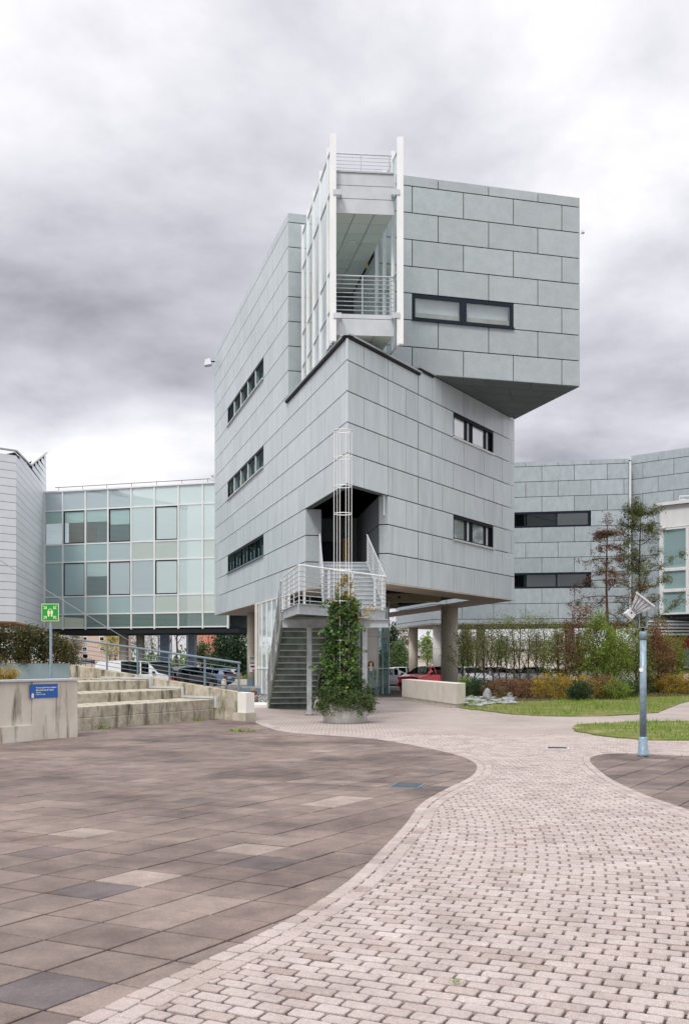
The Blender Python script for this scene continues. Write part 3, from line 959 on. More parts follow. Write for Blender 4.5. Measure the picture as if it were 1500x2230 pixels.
# columns
def column(px, Y, r, z1, parent, mt=None, foot=None, ring=True):
    x = XP(px, Y); z0 = gz(Y) - 0.07
    o = MB().lathe([(r, z0), (r, z1)], (x, Y, 0), 28).build('column', mt or M['col_concrete'], parent, smooth=False)
    for p in o.data.polygons:
        if len(p.vertices) == 4: p.use_smooth = True
    if ring:
        zr = z0 + 0.6 * (z1 - z0)
        MB().lathe([(r + 0.004, zr), (r + 0.004, zr + 0.03)], (x, Y, 0), 28, cap=False).build('joint_ring', M['concrete'], o)
    if foot:
        MB().lathe([(r + 0.01, z0), (r + 0.01, z0 + foot)], (x, Y, 0), 28, cap=False).build('painted_foot', M['grey_steel'], o)
    return o
column(978.5, 62.0, 0.52, 5.0, bld)
column(806, 54.0, 0.46, 5.0, bld, M['concrete_white'], foot=0.5)
column(550, 70.0, 0.38, 5.0, bld, M['col_concrete'], foot=0.75)
# notice on the left column
mat('poster', (0.72, 0.74, 0.74), 0.5); mat('poster_red', (0.5, 0.03, 0.05), 0.5); mat('ink', (0.03, 0.03, 0.035), 0.6)
Yp = 69.58
po = thing('poster', 'white notice with dark lines and a red block on the far left concrete column', 'notice', (XP(549.5, Yp), Yp, ZP(1464, Yp)))
MB().box(XP(543, Yp), XP(556, Yp), Yp - 0.03, Yp, ZP(1464, Yp), ZP(1429.5, Yp)).build('board', M['poster'], po)
for (x0, x1, y0, y1, m_) in ((544, 555, 1431, 1432.4, 'ink'), (544, 555, 1433.6, 1434.8, 'ink'), (545, 554, 1436, 1437, 'ink'), (543.6, 555, 1439, 1440.4, 'poster_red'), (544.5, 554.5, 1443, 1445.6, 'ink'), (546, 554.5, 1450, 1454, 'ink'), (549.5, 555.5, 1458.5, 1462.8, 'poster_red')):
    MB().box(XP(x0, Yp), XP(x1, Yp), Yp - 0.036, Yp - 0.031, ZP(y1, Yp), ZP(y0, Yp)).build('print', M[m_], po)

# ground floor lobby: glazing between white mullions
def glazing(parent, a, b, z0, z1, n, mt, fr, tr=(), fw=0.06, dep=0.1, name='pane', first=True):
    u = (b - a).normalized(); nn = Vector((-u.y, u.x)); Ln = (b - a).length
    for i in range(n + 1):
        s = Ln * i / n
        MB().fbox((a.x, a.y, 0), u, nn, s - fw / 2, s + fw / 2, -dep / 2, dep / 2, z0, z1).build('mullion', fr, parent)
    zs = [z0] + list(tr) + [z1]
    for z in zs:
        MB().fbox((a.x, a.y, 0), u, nn, fw / 2, Ln - fw / 2, -dep / 2 + 0.006, dep / 2 - 0.006, max(z0, z - fw / 2), min(z1, z + fw / 2)).build('transom', fr, parent)
    for i in range(n):
        for q0, q1 in zip(zs[:-1], zs[1:]):
            MB().fbox((a.x, a.y, 0), u, nn, Ln * i / n + fw / 2, Ln * (i + 1) / n - fw / 2, -0.012, 0.012, q0 + fw / 2, q1 - fw / 2).build(name, mt, parent)
LA = Vector((-2.75, 50.2)); LBk = Vector((-5.05, 58.6)); LC = Vector((2.46, 56.3)); LD = Vector((1.75, 56.0))
zg = -0.3
glazing(bld, LBk, LA, zg, 4.98, 6, M['pane_pale'], M['white_steel'], tr=(1.25,), fw=0.10)
glazing(bld, LA, Vector((1.2, 53.9)), zg, 4.98, 4, M['pane_dark'], M['white_steel'], tr=(1.25,))
glazing(bld, LD, LC, zg, 4.98, 2, M['pane_teal'], M['white_steel'], tr=(1.25,), fw=0.05)
for k in range(6):
    zq = ZP(1376 + k * 2.6, 56.1)
    MB().prism([LD + Vector((0.03, -0.08)), LC + Vector((-0.02, -0.08)), LC + Vector((-0.02, -0.03)), LD + Vector((0.03, -0.03))], zq - 0.02, zq + 0.02).build('louvre_blade', M['sill'], bld)
MB().prism([LBk + Vector((-0.14, -0.10)), LBk + Vector((0.0, -0.16)), LBk + Vector((0.12, 0.3)), LBk + Vector((-0.02, 0.36))], zg, 4.99).build('pilaster', M['concrete_light'], bld)
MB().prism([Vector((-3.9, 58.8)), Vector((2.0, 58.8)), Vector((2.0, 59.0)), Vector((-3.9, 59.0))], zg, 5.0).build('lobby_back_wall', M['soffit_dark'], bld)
glazing(bld, Vector((2.46, 56.4)), Vector((2.3, 58.8)), zg, 4.98, 2, M['pane_teal'], M['white_steel'], tr=(1.25,), fw=0.05)

# windows
glass('pane_mid', (0.4, 0.5, 0.5), ior=3.0, opac=0.6, body=(0.50, 0.60, 0.60))
def window(parent, o, u, a0, a1, z0, z1, bays, fr, pane, slats=0, sill=None, muls=None, depth=0.26, pd=0.66, sash=None, low=0.5, fw=0.07, mw=0.07):
    n = Vector((-u.y, u.x)); oo = (o.x, o.y, 0)
    w = MB()
    e = 0.01
    w.fbox(oo, u, n, a0 + e, a0 + fw, 0.02, depth, z0 + e, z1 - e)
    w.fbox(oo, u, n, a1 - fw, a1 - e, 0.02, depth, z0 + e, z1 - e)
    w.fbox(oo, u, n, a0 + fw, a1 - fw, 0.02, depth, z1 - fw - 0.03, z1 - e)
    w.fbox(oo, u, n, a0 + fw, a1 - fw, 0.02, depth, z0 + e, z0 + fw + 0.01)
    fo = w.build('window', fr, parent)
    bw = (a1 - a0 - 0.14) / bays
    for i in range(bays):
        s0 = a0 + 0.07 + bw * i; s1 = s0 + bw
        if i:
            MB().fbox(oo, u, n, s0 - mw, s0 + mw, depth * (pd - 0.21) if pd > 0.5 else 0.012, depth, z0 + 0.08, z1 - 0.10).build('mullion', muls or fr, fo)
        MB().fbox(oo, u, n, s0 + 0.075, s1 - 0.075, depth * pd, depth * (pd + 0.04), z0 + 0.08, z1 - 0.10).build('pane', pane, fo)
        if sash:
            MB().fbox(oo, u, n, s0 + (bw * sash if i == 0 else bw * sash), s1 - 0.072, depth * (pd - 0.12), depth * (pd - 0.01), z0 + 0.08, z1 - 0.10).build('sash', M['frame_dark'], fo)
            MB().fbox(oo, u, n, s0 + bw * (sash + 0.12), s0 + bw * (sash + 0.2), depth * (pd - 0.16), depth * (pd - 0.121), z0 + 0.1, z1 - 0.12).build('sash_rail', M['light_metal'], fo)
        if slats:
            for q in range(slats):
                ss = s0 + 0.12 + (bw - 0.24) * (q + 0.5) / slats
                hh = z0 + 0.10 + (z1 - z0 - 0.25) * (low + 0.4 * random.random())
                MB().fbox(oo, u, n, ss - 0.10, ss + 0.07, depth * (pd + 0.12), depth * (pd + 0.18), z0 + 0.09, hh).build('blind_slat', M['white_paint'], fo)
    if sill:
        MB().fbox(oo, u, n, a0 - 0.02, a1 + 0.02, -0.10, 0.018, z0 - 0.03, z0 + 0.05).build('window_sill', sill, fo)
    return fo
for i, w in enumerate(wl_):
    window(bld, LL, ul, *w, 5, M['frame_dark'], M['pane_left'], mw=0.045, fw=0.11, slats=2, low=(0.12, 0.3, 0.5)[i], sill=M['sill'] if i < 2 else M['grey_steel'], muls=M['white_steel'] if i < 2 else M['frame_dark'], pd=0.22)
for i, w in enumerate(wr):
    fo = window(bld, C, ur, *w, 2, M['frame_dark'], M['pane_painted_sky'] if i == 0 else M['pane_mid'], sill=M['white_steel'] if i == 0 else M['sill'], sash=0.64, fw=0.12)
glass('pane_grey', (0.86, 0.9, 0.9), ior=2.2, opac=0.05, body=(0.40, 0.44, 0.44))
window(bld, P1, ub, *wb[0], 2, M['frame_navy'], M['pane_grey'], depth=0.2, sill=M['frame_navy'], fw=0.15, mw=0.16, pd=0.3)
MB().fbox((P1.x, P1.y, 0), ub, vb, 2.05, 6.8, 0.26, 0.29, wb[0][2] + 0.1, wb[0][3] - 0.1).build('painted_sky_reflection', M['light_metal'], bld)  # added pale backing: sky reflection of the box window, put into colour
mat('reflection_band', (0.30, 0.29, 0.24), 0.8, 0.2, (0.42, 0.42, 0.37), scale=2.5)  # colour of the painted reflection at the foot of the box window
MB().fbox((P1.x, P1.y, 0), ub, vb, 2.05, 6.8, 0.16, 0.25, wb[0][2] + 0.1, wb[0][2] + 0.42).build('painted_dark_reflection', M['reflection_band'], bld)  # added tan band standing in for the building mirrored low in the pane

# glazed corridor --------------------------------------------------
cf = Vector((-0.18, 0.984)).normalized()
cl0 = Vector((XP(724, 42.0), 42.0)); cr0 = Vector((XP(867, 42.25), 42.25))
cu = (cr0 - cl0).normalized()
ds = [0.32, 1.0, 3.05, 5.06, 7.0, 8.72]
zt = [14.95, 16.4, 18.05, 21.35, 23.1]
def side_glass(o, dlist, sgn, pane):
    n = Vector((cf.y, -cf.x)) * sgn
    for i, d in enumerate(dlist):
        if i == 0: continue
        p = o + cf * d
        m = MB().fbox((p.x, p.y, 0), cf, n, -0.05, 0.05, -0.07, 0.09, 14.93, 23.5).build('mullion', M['white_steel'], bld)
    for z in zt:
        MB().fbox((o.x, o.y, 0), cf, n, dlist[0], dlist[-1], -0.02, 0.05, z - 0.035, z + 0.035).build('transom', M['light_metal'], bld)
    for d0, d1 in zip(dlist[:-1], dlist[1:]):
        for z0, z1 in zip(zt[:-1], zt[1:]):
            MB().fbox((o.x, o.y, 0), cf, n, d0 + 0.05, d1 - 0.05, -0.012, 0.012, z0 + 0.035, z1 - 0.035).build('pane', pane, bld)
side_glass(cl0, ds, -1, M['pane_corridor'])
side_glass(cr0, [0.32, 1.0, 2.7, 4.3], 1, M['pane'])
for o, px0, px1, top, bot in ((cl0, 718, 732, 293, 744), (cr0, 864, 878, 300, 750)):
    Y = o.y - 0.25
    m = MB(); x0, x1 = XP(px0, Y), XP(px1, Y)
    m.box(x0, x1, Y - 0.13, Y - 0.11, ZP(bot, Y), ZP(top, Y)); m.box(x0, x1, Y + 0.11, Y + 0.13, ZP(bot, Y), ZP(top, Y))
    m.box((x0 + x1) / 2 - 0.02, (x0 + x1) / 2 + 0.02, Y - 0.11, Y + 0.11, ZP(bot, Y), ZP(top, Y))
    m.build('front_post', M['white_steel'], bld)
    sg = 1 if o is cl0 else -1
    for py in (421, 689):
        z = ZP(py, Y); xx = x1 if sg > 0 else x0
        m = MB(); m.box(min(xx - 0.12 * sg, xx + 0.22 * sg), max(xx - 0.12 * sg, xx + 0.22 * sg), Y - 0.17, Y - 0.132, z - 0.11, z + 0.11)
        m.box(min(xx + 0.16 * sg, xx + 0.22 * sg), max(xx + 0.16 * sg, xx + 0.22 * sg), Y - 0.13, Y + 0.3, z - 0.09, z + 0.09)
        m.build('bracket', M['light_metal'], bld)
fl = cl0 + cu * 0.16; fr_ = cr0 - cu * 0.18
def slab_c(z0, z1, name, mt, f0=0.0, f1=9.5):
    a = fl + cf * f0; b = fr_ + cf * f0; c = fr_ + cf * min(f1, 4.4 if False else f1); d = fl + cf * f1
    return MB().prism([a, b, c, d], z0, z1).build(name, mt, bld)
slab_c(15.32, 16.08, 'corridor_floor', M['light_metal'], 0.06)
slab_c(20.42, 22.0, 'corridor_ceiling', M['light_metal'], 0.06)
# fascia boards in front of the slabs
for z0, z1 in ((15.25, 15.93), (15.955, 16.12), (20.33, 20.93), (20.955, 21.48), (21.505, 22.02)):
    MB().prism([fl, fr_, fr_ + cf * 0.05, fl + cf * 0.05], z0, z1).build('fascia_board', M['light_metal'], bld)
MB().prism([fl - cf * 0.05, fr_ - cf * 0.05, fr_ + cf * 0.3, fl + cf * 0.3], 22.025, 22.09).build('coping', M['coping'], bld)
mat('ceiling_tile', (0.66, 0.72, 0.66), 0.6, 0.3, rnd=0.05)
wdc = (fr_ - fl).length
for i in range(3):
    for j in range(9):
        a = fl + cu * (wdc * i / 3 + 0.02) + cf * (0.1 + j * 1.0); b = fl + cu * (wdc * (i + 1) / 3 - 0.02) + cf * (0.1 + j * 1.0)
        MB().prism([a, b, b + cf * 0.97, a + cf * 0.97], 20.37, 20.405).build('ceiling_tile', M['ceiling_tile'], bld)
        if j < 4:
            MB().prism([a, b, b + cf * 0.97, a + cf * 0.97], 15.28, 15.31).build('ceiling_tile', M['ceiling_tile'], bld)
for px, py in ((767, 527), (742, 590)):
    Yd = (20.36 - H) * F / (YH - py); p = W(px, py, Yd)
    MB().lathe([(0.02, 0.0), (0.17, 0.0), (0.19, -0.02), (0.19, -0.035), (0.15, -0.035), (0.14, -0.015)], (p.x, Yd, 20.366), 20, cap=False).build('downlight', M['white_paint'], bld)
MB().prism([fl + cf * 9.0, fr_ + cf * 9.0, fr_ + cf * 9.1, fl + cf * 9.1], 16.1, 20.36).build('corridor_end_wall', M['soffit_dark'], bld)
MB().box(XP(797, 46), XP(801, 46), 46, 46.3, ZP(581, 46), ZP(573, 46)).build('wall_lamp', M['amber'], bld)
def rails(parent, a, b, z0, ztop, nb, posts, r=0.02, rt=0.035, mt='galv'):
    u = (b - a).normalized(); Ln = (b - a).length
    MB().tube([(a.x, a.y, ztop), (b.x, b.y, ztop)], rt, 8).build('top_rail', M[mt], parent)
    for i in range(nb):
        z = z0 + (ztop - z0) * (i + 0.3) / (nb + 0.2)
        MB().tube([(a.x, a.y, z), (b.x, b.y, z)], r, 6).build('rail', M[mt], parent)
    for t in posts:
        p = a.lerp(b, t)
        MB().fbox((p.x, p.y, 0), u, Vector((-u.y, u.x)), -0.02, 0.02, -0.03, 0.03, z0 - 0.1, ztop).build('rail_post', M[mt], parent)
rails(bld, fl + cf * 0.12, fr_ + cf * 0.12, 16.1, 17.77, 9, (0.46, 0.94))
rails(bld, fl + cf * 0.4, fr_ + cf * 0.4, 22.05, 23.0, 6, (0.46, 0.96), r=0.012, rt=0.03)
MB().tube([W(468, 787, 73.6), W(452, 787, 73.6)], 0.05, 8).build('lamp_arm', M['frame_dark'], bld)
m = MB(); c = W(455, 787, 73.6); m.hexa([c + Vector(q) for q in ((-0.32, -0.3, -0.35), (0.2, -0.3, -0.25), (0.2, 0.3, -0.25), (-0.32, 0.3, -0.35), (-0.25, -0.2, 0.12), (0.12, -0.2, 0.2), (0.12, 0.2, 0.2), (-0.25, 0.2, 0.12))]); m.build('floodlight', M['light_metal'], bld)
m = MB(); c = W(1264, 508, 49.25); m.bar(c + Vector((-0.05, 0, 0)), c + Vector((0.12, -0.1, 0)), 0.04); m.box(c.x + 0.02, c.x + 0.14, c.y - 0.3, c.y - 0.05, c.z - 0.05, c.z + 0.06); m.build('camera_housing', M['white_paint'], bld)
# ================================================================== other buildings
# glass bridge on the left
BA = Vector((XP(98, 97.8), 97.8)); BB = Vector((XP(520, 91.8), 91.8))
bu = (BB - BA).normalized(); bn = Vector((-bu.y, bu.x)); bL = (BB - BA).length
br = thing('glass_bridge', 'teal glass curtain-wall wing on columns, left of the tall building', 'building', (-20, 96, 0))
mpx = [98, 137.7, 187, 236.3, 286.7, 337.3, 389.3, 442.3, 497]
def on_line(a, u, px):
    k = (px - 750) / F
    return (a.x - k * a.y) / (k * u.y - u.x)
ms = [on_line(BA, bu, p) for p in mpx]
zt = [4.78, 6.10, 7.78, 11.10, 12.82, 16.10, 17.88]
o3 = (BA.x, BA.y, 0)
for s_ in ms:
    MB().fbox(o3, bu, bn, s_ - 0.07, s_ + 0.07, -0.12, 0.1, 4.6, 17.9).build('mullion', M['white_steel'], br)
for z in zt:
    MB().fbox(o3, bu, bn, ms[0], ms[-1], -0.06, 0.08, z - 0.06, z + 0.06).build('transom', M['white_steel'], br)
mat('blind', (0.74, 0.78, 0.76), 0.6, 0.3, (0.68, 0.73, 0.71), scale=1.0, stretch=(0.05, 0.05, 14))
mat('blind_beige', (0.62, 0.63, 0.50), 0.6, 0.3, (0.56, 0.58, 0.46), scale=1.0, stretch=(0.05, 0.05, 14))
mat('blind_grey', (0.56, 0.64, 0.65), 0.6, 0.3)
mat('orange_wall', (0.55, 0.26, 0.09), 0.7)
mat('white_interior', (0.6, 0.6, 0.57), 0.7)
glass('pane_bridge', (0.80, 0.93, 0.92), ior=2.3, opac=0.22, body=(0.40, 0.55, 0.55))
glass('pane_white', (0.8, 0.9, 0.9), ior=2.8, opac=0.7, body=(0.72, 0.86, 0.85))
glass('pane_tealgrey', (0.8, 0.9, 0.9), ior=2.8, opac=0.7, body=(0.42, 0.60, 0.60))
glass('pane_beige', (0.8, 0.9, 0.9), ior=2.8, opac=0.7, body=(0.64, 0.74, 0.68))
glass('pane_greyblue', (0.8, 0.9, 0.9), ior=2.8, opac=0.7, body=(0.56, 0.66, 0.69))
glass('pane_low', (0.45, 0.62, 0.58), ior=2.2, opac=0.45, body=(0.24, 0.38, 0.33))
def bridge_pane(i, j):
    if j == 5: return M['pane_greyblue'] if i < 4 else M['pane_white']
    if j == 4: return M['pane_bridge'] if i < 4 else M['pane_white']
    if j == 3: return M['pane_tealgrey'] if i < 3 else M['pane_greyblue'] if i == 3 else M['pane_beige'] if i in (4, 5, 7) else M['pane_white']
    if j == 2: return M['pane_bridge'] if i == 2 else M['pane_tealgrey'] if i < 2 else M['pane_greyblue'] if i in (3, 4) else M['pane_white']
    if j == 1: return M['pane_tealgrey'] if i < 4 else M['pane_greyblue'] if i == 4 else M['pane_beige']
    return M['pane_low']
dark_fr = {(1, 4), (3, 4), (5, 4), (1, 2), (3, 2), (5, 2)}
for i in range(len(ms) - 1):
    for j in range(6):
        s0, s1, z0, z1 = ms[i] + 0.07, ms[i + 1] - 0.07, zt[j] + 0.06, zt[j + 1] - 0.06
        if (i, j) in dark_fr:
            m = MB(); e = 0.10
            m.fbox(o3, bu, bn, s0, s0 + e, -0.05, 0.05, z0, z1); m.fbox(o3, bu, bn, s1 - e, s1, -0.05, 0.05, z0, z1)
            m.fbox(o3, bu, bn, s0 + e, s1 - e, -0.05, 0.05, z0, z0 + e); m.fbox(o3, bu, bn, s0 + e, s1 - e, -0.05, 0.05, z1 - e, z1)
            fo = m.build('window_frame', M['frame_dark'], br)
            MB().fbox(o3, bu, bn, s0 + e, s1 - e, -0.015, 0.015, z0 + e, z1 - e).build('pane', bridge_pane(i, j), fo)
        else:
            MB().fbox(o3, bu, bn, s0, s1, -0.015, 0.015, z0, z1).build('pane', bridge_pane(i, j), br)
        # blinds and spandrels behind the glass
        mt, zz = None, z0
        if j == 5: mt = M['blind_grey'] if i < 3 else M['blind']
        elif j == 4: 
            if i < 4: mt, zz = M['blind'], z1 - (1.15 if i != 3 else 1.5)
            else: mt = M['blind']
        elif j == 3: mt = M['blind_beige'] if i in (4, 5, 7) else (M['blind_grey'] if i < 4 else M['blind'])
        elif j == 2:
            if i == 2: mt, zz = M['white_paint'], z1 - 1.35
            else: mt = M['blind_grey'] if i < 2 else M['blind']
        elif j == 1: mt = M['blind_grey'] if i < 3 else M['blind_beige'] if i in (5, 6, 7) else M['blind']
        else: mt = None
        if mt: MB().fbox(o3, bu, bn, s0 + 0.02, s1 - 0.02, 0.06, 0.09, zz, z1).build('blind', mt, br)
# rooms behind
m = MB(); m.fbox(o3, bu, bn, 0, bL, 0.3, 7, 4.62, 4.76); m.build('underside', M['frame_dark'], br)
m = MB(); m.fbox(o3, bu, bn, 0, bL, -0.02, 7.2, 4.2, 4.58); m.build('edge_beam', M['core'], br)
for z in (6.1, 11.1, 17.75):
    MB().fbox(o3, bu, bn, 0, bL, 0.2, 7, z - 0.1, z + 0.1).build('floor_slab', M['white_interior'], br)
MB().fbox(o3, bu, bn, 0, bL, 6.9, 7.0, 4.7, 17.7).build('rear_wall', M['blind_grey'], br)
MB().fbox(o3, bu, bn, 0.1, ms[1] + 1.2, 4.0, 4.1, 11.22, 17.6).build('inner_partition', M['orange_wall'], br)
for k in range(1, 5):
    MB().fbox(o3, bu, bn, ms[k] - 0.3, ms[k] + 0.3, 4.2, 4.3, 11.22, 17.6).build('inner_partition', M['white_interior'], br)
MB().fbox(o3, bu, bn, -0.1, bL, -0.18, 7.1, 17.9, 18.02).build('roof', M['white_steel'], br)
zr = 18.55
a = BA + bu * 0.5 + bn * 1.0; b = BA + bu * (bL - 0.5) + bn * 1.0
MB().tube([(a.x, a.y, zr), (b.x, b.y, zr)], 0.03, 6).build('roof_rail', M['bark_red'], br)
for t in np.linspace(0.02, 0.98, 8):
    p = a.lerp(b, t); MB().tube([(p.x, p.y, 18.0), (p.x, p.y, zr)], 0.025, 6).build('rail_post', M['bark_red'], br)
c = W(463, 1044, 93); MB().lathe([(0.25, -0.35), (0.25, 0.0), (0.12, 0.1), (0.12, 0.3), (0.2, 0.35)], c, 12).build('roof_vent', M['light_metal'], br)
column(270, 97.5, 0.44, 4.4, br); column(306, 98.5, 0.40, 4.4, br)
mat('blue_steel', (0.22, 0.32, 0.50), 0.45, 0.5, (0.30, 0.42, 0.60), scale=1.5, stretch=(2, 2, 0.2))
for px, w in ((357, 24), (416, 18)):
    Y = 99.0; x0, x1 = XP(px - w / 2, Y), XP(px + w / 2, Y); zb0 = gz(Y) - 0.1
    m = MB()
    for x in (x0, x1):
        for y in (Y, Y + (x1 - x0)):
            m.box(x - 0.05, x + 0.05, y - 0.05, y + 0.05, zb0, 4.2)
    for k in range(4):
        za, zc_ = zb0 + k * 1.2, zb0 + (k + 1) * 1.2
        m.bar((x0, Y, za), (x1, Y, zc_), 0.05); m.bar((x0, Y, zc_), (x1, Y, zc_), 0.05)
        m.bar((x1, Y, za), (x1, Y + x1 - x0, zc_), 0.05)
    so = m.build('support_tower', M['light_metal'], br)
    MB().box(x0 + 0.12, x1 - 0.12, Y + 0.3, Y + 0.4, zb0, 4.2).build('infill_panel', M['blue_steel'], so)

# white ribbed block at the far left
wb_ = thing('ribbed_block', 'white block clad in narrow horizontal boards at the left edge', 'building', (-29, 85, 0))
q0 = Vector((XP(35, 80.8), 80.8)); q1 = Vector((XP(101, 100.0), 100.0)); qm = q0.lerp(q1, 0.42)
uL = Vector((0.73, 0.68)).normalized(); q_1 = q0 - uL * 9
mat('white_board', (0.76, 0.79, 0.81), 0.4, 0.5, (0.71, 0.74, 0.77), scale=1.2, rnd=0.03)
rowh = 0.635
def board_face(a, b, ztop, n0):
    u = (b - a).normalized(); Ln = (b - a).length; rot = math.atan2(u.y, u.x)
    z = 4.78
    while z < max(ztop(0), ztop(Ln)) - 0.05:
        s0, s1 = 0.0, Ln
        zt_ = z + rowh - 0.035
        # clip the row under the sloping roof edge
        ss = [s for s in np.linspace(0, Ln, 60) if ztop(s) > z + rowh * 0.6]
        if ss:
            runs = []; st = ss[0]; pv = ss[0]
            for s in ss[1:]:
                if s - pv > Ln / 50: runs.append((st, pv)); st = s
                pv = s
            runs.append((st, pv))
            for s0, s1 in runs:
                if s1 - s0 < 0.2: continue
                n = Vector((-u.y, u.x))
                zz0, zz1 = min(zt_, ztop(s0)), min(zt_, ztop(s1))
                P = lambda s, d, zz: (a.x + u.x * s + n.x * d, a.y + u.y * s + n.y * d, zz)
                MB().hexa([P(s0, 0, z), P(s1, 0, z), P(s1, 0.05, z), P(s0, 0.05, z), P(s0, 0, zz0), P(s1, 0, zz1), P(s1, 0.05, zz1), P(s0, 0.05, zz0)]).build('board', M['white_board'], wb_)
        z += rowh
LnM = (q1 - q0).length
tp = lambda s: 18.4 + 0.4 * min(s / (LnM * 0.42), 1) if s < LnM * 0.42 else 18.8 + 3.4 * (s - LnM * 0.42) / (LnM * 0.58)
board_face(q0, q1, tp, 0)
board_face(q_1, q0, lambda s: 18.4, 0)
back = Vector((-3.5, 3.0))
m = MB(); n_ = 12
pr = [q0.lerp(q1, i / n_) for i in range(n_ + 1)]
inn = Vector((-(q1 - q0).normalized().y, (q1 - q0).normalized().x))
for i in range(n_):
    p, q = pr[i] + inn * 0.1, pr[i + 1] + inn * 0.1
    zp, zq = tp(LnM * i / n_) - 0.05, tp(LnM * (i + 1) / n_) - 0.05
    m.hexa([(p.x, p.y, 4.8), (q.x, q.y, 4.8), (q.x - 14, q.y + 6, 4.8), (p.x - 14, p.y + 6, 4.8), (p.x, p.y, zp), (q.x, q.y, zq), (q.x - 14, q.y + 6, 17), (p.x - 14, p.y + 6, 17)])
m.build('wall_core', M['core'], wb_)
MB().prism([q_1 + Vector((-0.1, 0.1)), q0 + Vector((0, 0.12)), q1, q1 + Vector((-14, 6)), q_1 + Vector((-14, 8))], 4.66, 4.76).build('soffit', M['orange_wall'], wb_)
m = MB(); u = (q1 - q0).normalized()
for s0, s1 in ((0, LnM * 0.42), (LnM * 0.42, LnM)):
    a = q0 + u * s0; b = q0 + u * s1
    m.bar((a.x, a.y, tp(s0) + 0.06), (b.x, b.y, tp(s1) + 0.06), 0.2, 0.12)
m.bar((q_1.x, q_1.y, 18.46), (q0.x, q0.y, 18.46), 0.2, 0.12)
m.build('coping', M['coping'], wb_)
m = MB(); a = q0 + u * LnM * 0.42; m.add([(a.x, a.y, 18.9), (q1.x, q1.y, 22.2), (q1.x - 6, q1.y + 3, 22.6), (a.x - 1.5, a.y + 6, 21.0)], [(0, 1, 2, 3)]); m.build('roof_plane', M['white_steel'], wb_)

# rear wing on the right
rb = thing('rear_building', 'low grey panel-clad wing on columns behind the hedge at right', 'building', (18, 84, 0))
RA = Vector((XP(942, 84.4), 84.4)); RB_ = Vector((XP(1369, 81.4), 81.4))
ru = (RB_ - RA).normalized(); rL = (RB_ - RA).length
sj = on_line(RA, ru, 1179.5)
A_ = sorted([sj + 2.6 * k for k in range(-9, 8)]); Bj = sorted([sj - 1.3 + 2.6 * k for k in range(-8, 9)])
zs_r = [4.76] + [17.6 - 1.25 * k for k in range(10, -1, -1)] + [18.0]
s_w1 = on_line(RA, ru, 1283.5)
def zr_(py, px=1200, Y=82.5): return ZP(py, Y)
wz = [(zs_r[7 + 0], zs_r[8])]
wins_r = []
for kk in (7, 3):
    wins_r.append((s_w1 - 2.6 * 3, s_w1, zs_r[kk], zs_r[kk + 1]))
face(rb, RA, ru, [(0, rL, 4.76, 18.0)], zs_r, [A_, Bj], M['panel_rear'], wins_r, par0=0, name='panel')
for w in wins_r: window(rb, RA, ru, *w, 3, M['frame_navy'], M['pane_dark'], depth=0.2, fw=0.12)
RC = Vector((XP(1374, 81.9), 81.9)); RD = Vector((XP(1560, 77.2), 77.2))
ru2 = (RD - RC).normalized(); rL2 = (RD - RC).length
face(rb, RC, ru2, [(0, rL2, 4.76, 18.3)], zs_r[:-1] + [18.3], [[-1, 1.0, 3.6, 6.2, 12], [-1, 2.3, 4.9, 7.5, 12]], M['panel_rear'])
MB().tube([(XP(1371.5, 81.3), 81.25, 4.8), (XP(1371.5, 81.3), 81.25, 17.7)], 0.09, 8).build('downpipe', M['white_steel'], rb)
RE = Vector((XP(862, 96), 96.0))
face(rb, RE, (RA - RE).normalized(), [(0, (RA - RE).length, 4.76, 18.0)], zs_r, [[-1, 2, 4.6, 7.2, 9.8, 12.4, 20], [-1, 3.3, 5.9, 8.5, 11.1, 20]], M['panel_rear'])
core = [RE, RA, RB_, RC, RD, Vector((31, 92)), Vector((10, 100))]
MB().prism(inset(core, 0.25), 4.9, 17.9).build('wall_core', M['core'], rb)
MB().prism(inset(core, 0.02), 4.70, 4.75).build('soffit', M['soffit'], rb)
MB().prism(inset(core, 0.1), 17.905, 17.96).build('roof', M['coping'], rb)
for px, Y, r, w_ in ((953, 86, 0.42, 1), (900, 94, 0.42, 0), (1046, 86, 0.38, 2), (1240, 84.5, 0.4, 0), (1330, 84, 0.4, 0)):
    column(px, Y, r, 4.72, rb, M['concrete_white'] if w_ == 1 else M['col_concrete'])
# glazed bay on the right
gb = thing('glazed_bay', 'white framed glass bay with pale fascia at the right edge', 'building', (24, 70, 0))
GAa = Vector((XP(1441, 70), 70.0)); GBb = Vector((XP(1620, 66), 66.0))
glazing(gb, GAa, GBb, 4.85, 10.8, 3, M['pane_tealgrey'], M['white_steel'], tr=(6.5, 7.95), fw=0.22, dep=0.3)
gu = (GBb - GAa).normalized(); gn = Vector((-gu.y, gu.x))
MB().fbox((GAa.x, GAa.y, 0), gu, gn, -0.1, 6, -0.05, 0.3, 10.85, 12.35).build('fascia', M['white_steel'], gb)
MB().fbox((GAa.x, GAa.y, 0), gu, gn, -0.25, 6, -0.3, 9, 12.38, 12.6).build('roof', M['white_steel'], gb)
MB().fbox((GAa.x, GAa.y, 0), gu, gn, -0.1, 6, 0.0, 9, 4.5, 4.82).build('floor_slab', M['core'], gb)
MB().fbox((GAa.x, GAa.y, 0), gu, gn, -0.1, 6, 8, 9, 4.85, 12.3).build('rear_wall', M['blind_grey'], gb)
for k in range(3):
    MB().fbox((GAa.x, GAa.y, 0), gu, gn, 0.3, 5.5, 0.5, 0.6, 9.4 + 0.45 * k, 9.65 + 0.45 * k).build('inner_blind', M['blind'], gb)
glazing(gb, GAa + gn * 8.6, GAa + gn * 0.2, 4.85, 10.8, 4, M['pane_teal'], M['white_steel'], tr=(7.95,), fw=0.16, dep=0.16)
